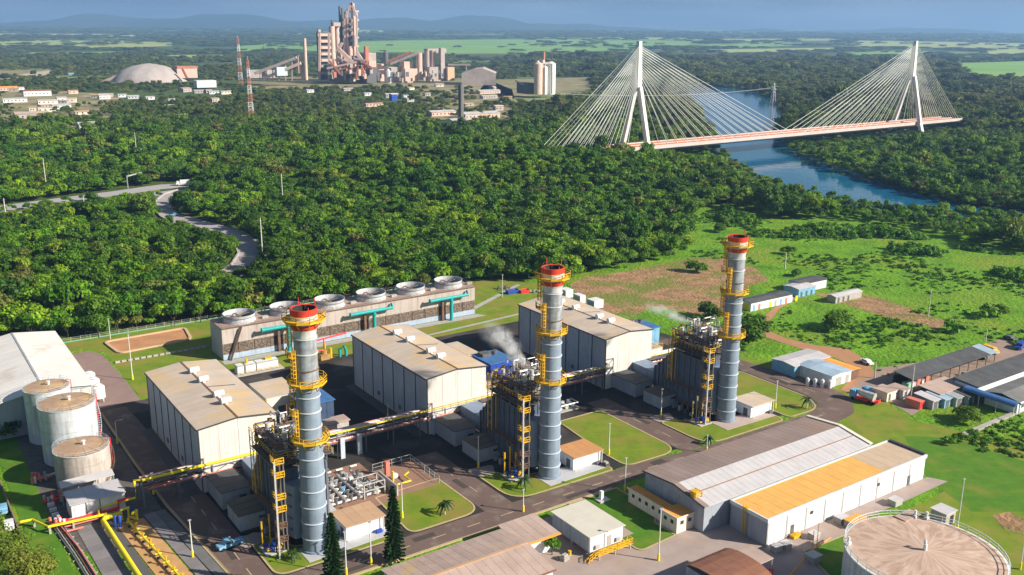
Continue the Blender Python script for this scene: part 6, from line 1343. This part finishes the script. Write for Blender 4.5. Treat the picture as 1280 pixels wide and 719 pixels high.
# power line towers over the river
for x,y,h,l in ((966,131,30,'lattice power pylon by the river behind the bridge'),(1034,50,60,'tiny tall power pylon on the far plain')):
    p=P(x,y); t=thing('power_pylon',l,'pylon',(p.x,p.y,0),.4); b=MB(); a=h*.1
    for i in range(6):
        z0,z1=h*i/6,h*(i+1)/6; r0,r1=a*(1-.8*i/6),a*(1-.8*(i+1)/6)
        for sx,sy in ((-1,-1),(1,-1),(1,1),(-1,1)): b.bar((sx*r0,sy*r0,z0),(sx*r1,sy*r1,z1),.4*h/30); b.bar((sx*r0,sy*r0,z0),(-sy*r1,sx*r1,z1),.25*h/30)
    b.build('lattice',m_pipeg,t)
    b=MB()
    for z in (.72,.86): b.bar((-h*.16,0,h*z),(h*.16,0,h*z),.5*h/30)
    b.build('crossarm',m_pipeg,t)
pa,pb_=P(966,131)+Vector((0,0,24)),P(700,150)+Vector((0,0,30))
t=thing('power_line','thin power line wires sagging over the river behind the bridge','cable',(pa.x,pa.y,0))
for k in (-4,0,4):
    pts=[(pa.lerp(pb_,i/10)-Vector((pa.x,pa.y,0))+Vector((0,k,-24*(i/10)*(1-i/10)))) for i in range(11)]; MB().tube(pts,.1,4).build('wire',m_pipeg,t)
    pc=P(1100,160)+Vector((0,0,28)); pts=[(pa.lerp(pc,i/10)-Vector((pa.x,pa.y,0))+Vector((0,k,-24*(i/10)*(1-i/10)))) for i in range(11)]; MB().tube(pts,.1,4).build('wire',m_pipeg,t)
# ================================================================== VEGETATION
def crown_mesh(name,m,seed,rx=4.2,rz=3.4,zc=6.5,lobes=11,leaves=75,ls=.62,inner=True):
    rnd=random.Random(seed); b=MB()
    L=[]
    for i in range(lobes):
        a=rnd.uniform(0,6.28); e=rnd.uniform(-.35,1); rr=rnd.uniform(.3,.85)
        L.append((rx*rr*math.cos(a)*math.sqrt(max(0,1-e*e*.5)),rx*rr*math.sin(a)*math.sqrt(max(0,1-e*e*.5)),zc+rz*.55*e,rnd.uniform(.22,.44)*rx))
    if inner:
        for (x,y,z,r) in L: b.sphere((x,y,z),r*.58,6,4,1,1,.8)
    for (x,y,z,r) in L:
        for k in range(leaves):
            u=rnd.uniform(-.55,1); a=rnd.uniform(0,6.28); q=math.sqrt(1-u*u); rr=r*rnd.uniform(.62,1.32)
            n=Vector((q*math.cos(a),q*math.sin(a),u)); p=Vector((x,y,z))+Vector((n.x*rr,n.y*rr,n.z*rr*.82))
            d=(n+Vector((rnd.uniform(-.8,.8),rnd.uniform(-.8,.8),rnd.uniform(-.3,.9)))).normalized()
            t=d.cross(Vector((rnd.uniform(-1,1),rnd.uniform(-1,1),rnd.uniform(-1,1)))).normalized(); s_=d.cross(t); h=ls*rnd.uniform(.6,1.35)
            b.add([p-t*h,p+s_*h*.6,p+t*h,p-s_*h*.6],[(0,1,2,3)])
    return b.mesh(name,m)
def trunk_mesh(h,r,seed,spread=2.2):
    rnd=random.Random(seed); b=MB().tube([(0,0,0),(.1,.1,h*.5),(0,0,h)],r,6,r2=r*.6)
    for i in range(4):
        a=i*1.6+rnd.random(); b.tube([(0,0,h*.7),(spread*.5*math.cos(a),spread*.5*math.sin(a),h*1.0),(spread*math.cos(a),spread*math.sin(a),h*1.35)],r*.5,5,r2=r*.2)
    return b.mesh('trunk',m_wood)
def lob(*a,**k): return crown_mesh(*a,**k)
CR=[lob('crown',m_leaf,1,4.2,3.4,6.2,17,46,.52),lob('crown',m_leaf,2,4.9,2.7,5.6,20,44,.5),lob('crown',m_leafd,3,3.6,4.4,7.6,16,46,.5),lob('crown',m_leaf,4,3.2,2.4,4.6,12,44,.5),lob('crown',m_leafd,5,5.2,3.4,7.0,22,42,.52),lob('crown',m_leaf,6,3.7,4.6,7.6,18,44,.5)]
TR=[trunk_mesh(4.6,.22,i) for i in range(3)]
def tree(name,label,cat,x,y,s,kind,group=None,z=0.,rz=0,crown=None,trunk=None,sz=None):
    t=thing(name,label,cat,(x,y,z),rz,group); t.scale=(s,s,sz or s)
    part('crown',crown or CR[kind],t); part('trunk',trunk or TR[kind%3],t); return t
rnd=random.Random(77)
BLOCK=[]   # (x,y,r) keep-outs
for q_,r_ in (((228,231),16),((218,272),9),((169,236),14)): BLOCK.append((P(*q_).x,P(*q_).y,r_))
for o in list(bpy.data.objects):
    if o.parent is None and o.get('category') in ('house','building','silo','tower','chimney','stockpile','conveyor') and o.location.y>450:
        BLOCK.append((o.location.x+6,o.location.y+3,16 if o.get('category')=='house' else 50 if o.get('category')!='stockpile' else 85))
bx=lambda px,D:F(px,100,D).x
def blocked(x,y):
    for a,b_,r in BLOCK:
        if abs(x-a)<r and -r*.8-.05*b_<y-b_<r*.7: return True
    if 1720<y<2060 and bx(302,1900)<x<bx(622,1900): return True
    return False
def ok(x,y,far):
    for pl in NOFOREST:
        if pip(x,y,pl): return False
    if not far:
        for pl in HWW:
            if pip(x,y,pl): return False
    else:
        if y<700:
            for pl in HWW:
                if pip(x,y,pl): return False
    return not blocked(x,y)
def inside_view(x,y,m=60):
    return abs(x)<y*.56+m
pts=[]
import bisect
rows=[(300,700,4.2),(700,1300,6.4),(1300,2300,12.0),(2300,3800,24.0)]
from mathutils import noise as mnoise
for y0,y1,sp in rows:
    y=y0
    while y<y1:
        xm=y*.56+50; x=-xm
        while x<xm:
            X,Y=x+rnd.uniform(-.45,.45)*sp,y+rnd.uniform(-.45,.45)*sp
            if ok(X,Y,y0>=700):
                nv=mnoise.noise(Vector((X*.004,Y*.004,0))); cl=mnoise.noise(Vector((X*.02,Y*.02,3)))
                keep=True; s=sp/6.6*(1 if sp<7 else .92)*rnd.uniform(.75,1.3)*(1+.35*cl)*(1.35 if rnd.random()<.1 else 1)
                if Y<700: s*=1.12
                if Y>1250 and nv<-.28: keep=False
                if Y>900 and any(pip(X,Y,q_) for q_ in TOWN) and rnd.random()<.5+2.2*cl: keep=False
                if 1120<Y<1800 and X<-180 and nv<.02 and rnd.random()<.4: keep=False
                if Y<720:
                    for d_ in (4,9,15,22,30,40):
                        if any(pip(X*(1+d_/Y),Y+d_,pl) for pl in HWW): s=min(s,.30+.013*d_); break
                if X>110 and Y<760 and any(pip(X*(1+d_/Y),Y+d_,RIV) for d_ in (8,22,40,60)): s*=.62
                if Y>1000 and X<60: s*=.62
                al=(X-bo_.x)*math.cos(BA)+(Y-bo_.y)*math.sin(BA); pe=-(X-bo_.x)*math.sin(BA)+(Y-bo_.y)*math.cos(BA)
                if 15<al<SP+80 and -110<pe<30: s=min(s,.62+.004*max(0,-pe))
                if abs(pe)<11 and -110<al<SP+70: keep=False
                if rnd.random()<.05: keep=False
                if keep: pts.append((X,Y,s))
            x+=sp
        y+=sp*.92
# thin out kerb of highway view: trees in front of the highway stay low
near=sorted(range(len(pts)),key=lambda i:pts[i][0]**2+pts[i][1]**2)[:300]
ns_=set(near)
def tk_(X,Y): 
    d=mnoise.noise(Vector((X*.012,Y*.012,7)))
    return d
for j,i in enumerate(near):
    X,Y,s=pts[i]; k=rnd.randrange(6); 
    if tk_(X,Y)>.1: k=rnd.choice((2,4))
    tree('forest_tree','leafy green tree in the front rows of the forest behind the plant','tree',X,Y,s*1.08,k,'front row trees of the forest',hgt(X,Y)-.2,rnd.uniform(0,6.28),sz=s*1.08*rnd.uniform(.85,1.1))
def scatter(name,label,plist,meshes,kinds):
    """one object: geometry-node instances of a few crown meshes on real ground points"""
    me=bpy.data.meshes.new(name); me.from_pydata([p[:3] for p in plist],[],[])
    at=me.attributes.new('rot','FLOAT_VECTOR','POINT'); at.data.foreach_set('vector',[c for p in plist for c in (0,0,p[4])])
    a2=me.attributes.new('scl','FLOAT_VECTOR','POINT'); a2.data.foreach_set('vector',[c for p in plist for c in (p[3]*(.82+.36*((p[4]*7.13)%1)),p[3]*(.82+.36*((p[4]*3.71)%1)),p[3]*p[5])])
    a3=me.attributes.new('kind','INT','POINT'); a3.data.foreach_set('value',[k for k in kinds])
    o=bpy.data.objects.new(name,me); COL.objects.link(o); o['kind']='stuff'; o['label']=label
    ng=bpy.data.node_groups.new(name+'_nodes','GeometryNodeTree'); ng.interface.new_socket('Geometry',in_out='INPUT',socket_type='NodeSocketGeometry'); ng.interface.new_socket('Geometry',in_out='OUTPUT',socket_type='NodeSocketGeometry')
    N=ng.nodes; L=ng.links; gi=N.new('NodeGroupInput'); go=N.new('NodeGroupOutput'); jn=N.new('GeometryNodeJoinGeometry')
    for ob in reversed(meshes):
        oi=N.new('GeometryNodeObjectInfo'); oi.inputs['Object'].default_value=ob; oi.inputs['As Instance'].default_value=True; L.new(oi.outputs['Geometry'],jn.inputs[0])
    def na(nm,ty): q=N.new('GeometryNodeInputNamedAttribute'); q.data_type=ty; q.inputs['Name'].default_value=nm; return q.outputs[0]
    ip=N.new('GeometryNodeInstanceOnPoints'); L.new(gi.outputs[0],ip.inputs['Points']); L.new(jn.outputs[0],ip.inputs['Instance']); ip.inputs['Pick Instance'].default_value=True
    L.new(na('kind','INT'),ip.inputs['Instance Index']); e=N.new('FunctionNodeEulerToRotation'); L.new(na('rot','FLOAT_VECTOR'),e.inputs[0]); L.new(e.outputs[0],ip.inputs['Rotation']); L.new(na('scl','FLOAT_VECTOR'),ip.inputs['Scale'])
    L.new(ip.outputs[0],go.inputs[0]); md=o.modifiers.new('scatter','NODES'); md.node_group=ng; return o
protos=[]; seen=set()
for o in bpy.data.objects:
    if o.name.startswith('crown') and o.data in CR and o.data.name not in seen: seen.add(o.data.name); protos.append(o)
protos.sort(key=lambda o:CR.index(o.data))
A_=[];K_=[];B_=[];KB=[]
for i,(X,Y,s) in enumerate(pts):
    if i in ns_: continue
    k=rnd.randrange(6)
    if tk_(X,Y)>.12 and rnd.random()<.8: k=rnd.choice((2,4))
    far=s>2.2
    q=(X,Y,hgt(X,Y)-.3-(2.2*s if Y>1300 else 0),s,rnd.uniform(0,6.28),rnd.uniform(.7,1.25)*(.6 if Y>2300 else .75 if Y>1300 else 1))
    if Y<1300: A_.append(q);K_.append(k)
    else: B_.append(q);KB.append(k)
scatter('forest','dense green forest between the plant, the river and the cement works',A_,protos,K_)
# far hedgerows and woods
y=3800
while y<11800:
    sp=34+ (y-3800)*.006; x=-y*.56
    while x<y*.56:
        X,Y=x+rnd.uniform(-.5,.5)*sp,y+rnd.uniform(-.5,.5)*sp
        nv=mnoise.noise(Vector((X*.0011,Y*.0022,0)))+.5*mnoise.noise(Vector((X*.004,Y*.008,5)))
        if (nv>.04 and ok(X,Y,True)) or (nv>.16 and rnd.random()<.16): B_.append((X,Y,-4+hgt(X,Y),sp/7,rnd.uniform(0,6.28),.28)); KB.append(rnd.randrange(6))
        x+=sp
    y+=sp*1.3
scatter('far_woods','distant woods and hedgerows on the plain below the hills',B_,protos,KB)
# scrub on the right field
SB=[];KS=[]
bush=[crown_mesh('crown',m_bush,21+i,2.2,1.3,1.1,6,40,.38) for i in range(3)]
bo=[]
for i,(x,y,s,l) in enumerate(((1235,398,2.0,'large round bush on the right field behind the carport'),(1192,415,1.6,'dark green bush at the end of the dirt strip'),(1186,555,.9,'small clipped bush on the lawn behind the long white building'))):
    p=P(x,y); t=thing('bush',l,'bush',(p.x,p.y,0)); t.scale=(s,s,s*1.1); bo.append(part('crown',bush[i],t))
FLD=pxp([(700,345),(860,322),(866,270),(905,258),(960,276),(1080,279),(1165,295),(1280,320),(1330,330),(1340,440),(1240,430),(1180,400),(1060,372),(1000,350),(940,330),(880,322)])
FTOP=pxp([(905,262),(960,279),(1080,283),(1165,299),(1280,322),(1340,345),(1340,372),(1200,330),(1100,312),(1040,298),(960,300),(930,300),(900,285)]); F2=pxp([(985,384),(1010,372),(1060,384),(1180,416),(1230,432),(1120,462),(1090,468),(1065,438),(1005,428),(965,410)]); F3=pxp([(920,392),(955,400),(945,425),(925,440),(915,420)]); F4=pxp([(1200,545),(1300,506),(1300,580),(1230,565)])
for pl,n,lo,hi in ((FLD,3600,.08,.5),(FTOP,520,.5,1.5),(F2,700,.12,.45),(F3,60,.4,1.0),(F4,260,.12,.4)):
    xs_=[p[0] for p in pl]; ys_=[p[1] for p in pl]; c=0
    while c<n:
        X,Y=rnd.uniform(min(xs_),max(xs_)),rnd.uniform(min(ys_),max(ys_))
        if pip(X,Y,pl):
            c+=1; q=mnoise.noise(Vector((X*.03,Y*.03,1)))
            if q<-.05 and pl is not F4: continue
            SB.append((X,Y,-.3,rnd.uniform(lo,hi)*(1+q),rnd.uniform(0,6.28),rnd.uniform(.6,1.2))); KS.append(rnd.randrange(3))
scatter('scrub','low bright green scrub scattered over the field right of the plant',SB,bo,KS)
# separate trees inside and around the plant
CT_=crown_mesh('crown',m_leafd,31,4.5,3.4,5.2,14,110,.5); CY_=crown_mesh('crown',m_leafy,32,5.2,4.0,6.5,24,230,.26)
for x,y,s,l in ((888,398,1.0,'round dark tree left of the right chimney before the dirt field'),(943,425,1.35,'dark tree immediately right of the right chimney'),(1047,412,1.15,'spreading dark tree on the green plot beyond the dirt track'),(1208,528,.8,'round bright tree at the end of the lean to sheds'),
   (2,549,.85,'dark tree at the left edge in front of the long shed'),(1247,395,.8,'tree on the right field'),(985,318,.7,'lone tree at the field edge beside the right chimney top'),(900,290,.8,'small tree on the field left of the right chimney top'),(870,340,.9,'tree at the forest corner by the bare dirt'),(995,345,.55,'dark bush like tree behind the shacks'),(1200,552,.4,'little tree on the lawn behind the white annex')):
    p=P(x,y); tree('broadleaf_tree',l,'tree',p.x,p.y,s*1.15,0,None,-1.7*s,rnd.uniform(0,6),crown=CT_,sz=s*.85)
for x,y,s,l in ((2,728,1.0,'yellow green tree filling the bottom left corner'),(36,757,1.0,'second yellow green tree at the bottom left, lower right of the first'),(-25,690,.9,'yellow green tree behind the bottom left corner tree')):
    p=P(x,y); tree('corner_tree',l,'tree',p.x,p.y,s,0,None,0,rnd.uniform(0,6),crown=CY_,trunk=TR[0])
CS=crown_mesh('crown',m_bush,41,1.5,1.2,2.2,6,60,.3)
for x,y,l in ((676,668+18,'small leafy tree between the bottom building and the raised cabin'),(690,680+14,'second small leafy tree beside the raised cabin'),(870,640,'shrub')):
    if l=='shrub': continue
    p=P(x,y); tree('young_tree',l,'tree',p.x,p.y,1.2,0,None,0,1,crown=CS,trunk=MB().tube([(0,0,0),(0,0,2)],.1,6).mesh('trunk',m_wood))
# small lawn trees and palms
def palm(px,py,h,label,s=1):
    p=P(px,py); t=thing('palm_tree',label,'palm',(p.x,p.y,.1)); t.scale=(s,s,s)
    MB().tube([(0,0,0),(.15,0,h*.5),(.1,0,h)],.16,7,r2=.11).build('trunk',m_pole,t,smooth=1); rnd2=random.Random(int(px))
    for k in range(13):
        a=k*2.4; el=rnd2.uniform(-.1,.9); L_=2.1; b=MB(); c,s_=math.cos(a),math.sin(a)
        sp_=[(.1+c*L_*q,s_*L_*q,h+L_*(el*q-1.0*q*q)) for q in (0,.25,.5,.75,1)]
        for i in range(4):
            p0,p1=Vector(sp_[i]),Vector(sp_[i+1]); w=.42*(1-i/5); nx_=Vector((-s_,c,0))*w
            b.add([p0,p1,p1+nx_-Vector((0,0,w*.5)),p0+nx_-Vector((0,0,w*.5)),p1-nx_-Vector((0,0,w*.5)),p0-nx_-Vector((0,0,w*.5))],[(0,1,2,3),(1,0,5,4)])
        b.build('frond',m_palm,t)
palm(556,643.8,2.9,'small palm on the lawn between the left and middle units'); palm(1008,511,3,'small palm on the lawn right of the right chimney')
palm(366,700,2.2,'low palm on the grass island below the left chimney',.8); palm(655,612,2.8,'small palm on the island before the middle chimney'); palm(886,556,2.6,'small palm on the island before the right chimney',.8)
# two tall Norfolk-like pines
def pine(px,py,pt,label,R0,seed):
    p=P(px,py); lo,hi=0,60
    h=F(px,pt,p.y).z; t=thing('pine_tree',label,'pine tree',(p.x,p.y,0),seed); rnd2=random.Random(seed)
    MB().tube([(0,0,0),(0,0,h)],.28,8,r2=.05).build('trunk',m_wood,t,smooth=1); b=MB(); z=1.2
    while z<h-.3:
        q=z/h; r=R0*(1-q)**.75+.25; n=9
        for k in range(n):
            a=2*math.pi*k/n+z*1.3+rnd2.uniform(-.15,.15); rr=r*rnd2.uniform(.8,1.12); c,s_=math.cos(a),math.sin(a)
            for j in range(int(5+rr*4)):
                f=(j+.6)/(5+rr*4); pp=Vector((c*rr*f,s_*rr*f,z-.25*f*rr+.12*rr*f*f+rnd2.uniform(-.06,.06)))
                for m_ in (0,1):
                    d=Vector((rnd2.uniform(-1,1),rnd2.uniform(-1,1),rnd2.uniform(-.2,1))).normalized(); tt=d.cross(Vector((c,s_,.3))).normalized(); w=.26
                    b.add([pp-tt*w,pp+Vector((c,s_,.3))*w,pp+tt*w,pp-Vector((c,s_,.1))*w],[(0,1,2,3)])
        z+=.62
    b.build('crown',m_leafp,t)
pine(493,703,607,'tall slim pine standing alone by the road left of centre',2.2,3); pine(418,746,640,'tall slim pine directly below the left chimney, cut by the bottom edge',2.4,8)
# ================================================================== STEAM
msteam=bpy.data.materials.new('steam'); msteam.use_nodes=True; N=msteam.node_tree.nodes; L=msteam.node_tree.links; N.remove(N['Principled BSDF'])
v=N.new('ShaderNodeVolumePrincipled'); v.inputs['Color'].default_value=(.97,.97,.98,1); v.inputs['Anisotropy'].default_value=.2
g=N.new('ShaderNodeNewGeometry'); t_=N.new('ShaderNodeTexNoise'); t_.inputs['Scale'].default_value=.45; t_.inputs['Detail'].default_value=5; t_.inputs['Distortion'].default_value=.8
tc=N.new('ShaderNodeTexCoord'); ln=N.new('ShaderNodeVectorMath'); ln.operation='LENGTH'; L.new(tc.outputs['Object'],ln.inputs[0])
fo=N.new('ShaderNodeMapRange'); fo.inputs[1].default_value=.25; fo.inputs[2].default_value=1.0; fo.inputs[3].default_value=1; fo.inputs[4].default_value=0; fo.interpolation_type='SMOOTHSTEP'; L.new(ln.outputs['Value'],fo.inputs[0])
L.new(g.outputs['Position'],t_.inputs[0]); mr=N.new('ShaderNodeMapRange'); mr.inputs[1].default_value=.38; mr.inputs[2].default_value=.68; mr.inputs[3].default_value=0; mr.inputs[4].default_value=1.0; L.new(t_.outputs[0],mr.inputs[0])
oi=N.new('ShaderNodeObjectInfo'); m1=N.new('ShaderNodeMath'); m1.operation='MULTIPLY'; L.new(fo.outputs[0],m1.inputs[0]); L.new(mr.outputs[0],m1.inputs[1])
sx_=N.new('ShaderNodeSeparateColor'); L.new(oi.outputs['Color'],sx_.inputs[0]); m2=N.new('ShaderNodeMath'); m2.operation='MULTIPLY'; L.new(m1.outputs[0],m2.inputs[0]); L.new(sx_.outputs[0],m2.inputs[1]); L.new(m2.outputs[0],v.inputs['Density']); L.new(v.outputs[0],N['Material Output'].inputs['Volume'])
puff=MB().sphere((0,0,0),1,16,10).mesh('puff',msteam)
def steam(name,label,path,r0,r1,dens,seed):
    rnd2=random.Random(seed); p0=Vector(path[0]); t=thing(name,label,'steam',p0,0); n=13
    P_=[Vector(p) for p in path]
    for k in range(n):
        f=k/(n-1)*(len(P_)-1); i=min(int(f),len(P_)-2); p=P_[i].lerp(P_[i+1],f-i); q=k/(n-1); r=r0+(r1-r0)*q
        o=part('puff',puff,t,p-p0+Vector([rnd2.uniform(-.3,.3)*r for _ in range(3)])); o.scale=(r*1.25,r*1.25,r*rnd2.uniform(.9,1.25)); o.rotation_euler.z=rnd2.uniform(0,6); o.color=(dens*.55*(1-.85*q),0,0,1)
def rel(k,u,v,z): return UV(PITCH[k]+u,v,z)
steam('steam_plume','white steam blowing left from the middle boiler over the blue enclosure',[rel(1,.5,9,22.5),rel(1,1,12,23.5),rel(1,1.5,16,25.5),rel(1,2,21,27),rel(1,1.5,26,27.5)],.8,3.0,2.2,1)
steam('steam_plume','thin steam drifting left from the far right boiler',[rel(2,1,12,22.5),rel(2,-.5,17,23.5),rel(2,-1.5,22,24.5),rel(2,-2.5,29,25)],.7,2.3,1.4,2)
# ================================================================== AIR
hz=B(-9800,-150,-2.5,9800,16500,420).build('haze',mat('dummy_haze',(1,1,1)))
m=bpy.data.materials.new('haze_air'); m.use_nodes=True; N=m.node_tree.nodes; N.remove(N['Principled BSDF']); v=N.new('ShaderNodeVolumePrincipled'); v.inputs['Color'].default_value=(.31,.52,.92,1); v.inputs['Density'].default_value=.000085; v.inputs['Anisotropy'].default_value=.15
m.node_tree.links.new(v.outputs[0],N['Material Output'].inputs['Volume']); hz.data.materials[0]=m; hz['kind']='stuff'; hz['label']='pale blue haze over the plain'; hz.display_type='WIRE'
# ================================================================== LOOSE THINGS ON THE PAVING
for i,(x,y,m,l,k) in enumerate(((712,694,m_yel,'yellow drum on the paving below the raised cabin','drum'),(706,700,m_conc,'grey pallet stack on the paving left of the yellow drum','pallet'),(650,705,m_bluel,'pale blue drum by the gable of the bottom building','drum'),
   (757,668,m_rust,'rusty bin at the stair of the raised cabin','drum'),(1004,655,m_wood,'pallet stack by the wall of the long white building','pallet'),(880,660,m_steel,'dark manhole box on the paving before the washroom block','pallet'),(905,640,m_conc,'pale drain cover block in the shade beside the long white building','pallet'),
   (425,668,m_blue,'blue drum behind the left white shed','drum'),(757,583,m_steel,'dark cabinet at the end of the middle slab','pallet'),(1150,480,m_white,'white sacks before the carport','pallet'),(1165,487,m_wood,'timber stack between carport and lean to sheds','pallet'),(1205,470,m_rust,'scrap heap on the dirt yard before the carport','pallet'),(1110,470,m_pred,'red drum at the left end of the carport','drum'))):
    p=P(x,y); t=thing(k if k=='drum' else 'pallet_stack',l,k,(p.x,p.y,.1 if y<560 else .07),TH+.2*i)
    if k=='drum': MB().cyl(0,0,0,.95,.34,12).build('shell',m,t,smooth=1); MB().lathe([(.34,.3),(.37,.32),(.34,.34)],12).lathe([(.34,.62),(.37,.64),(.34,.66)],12).build('hoop',m_steel,t)
    else:
        for j in range(4): MB().box(-.8,-.6,j*.22,.8,.6,j*.22+.14).build('layer',m,t)
        MB().box(-.6,-.4,.85,.5,.4,1.2).build('load',m_conc,t)
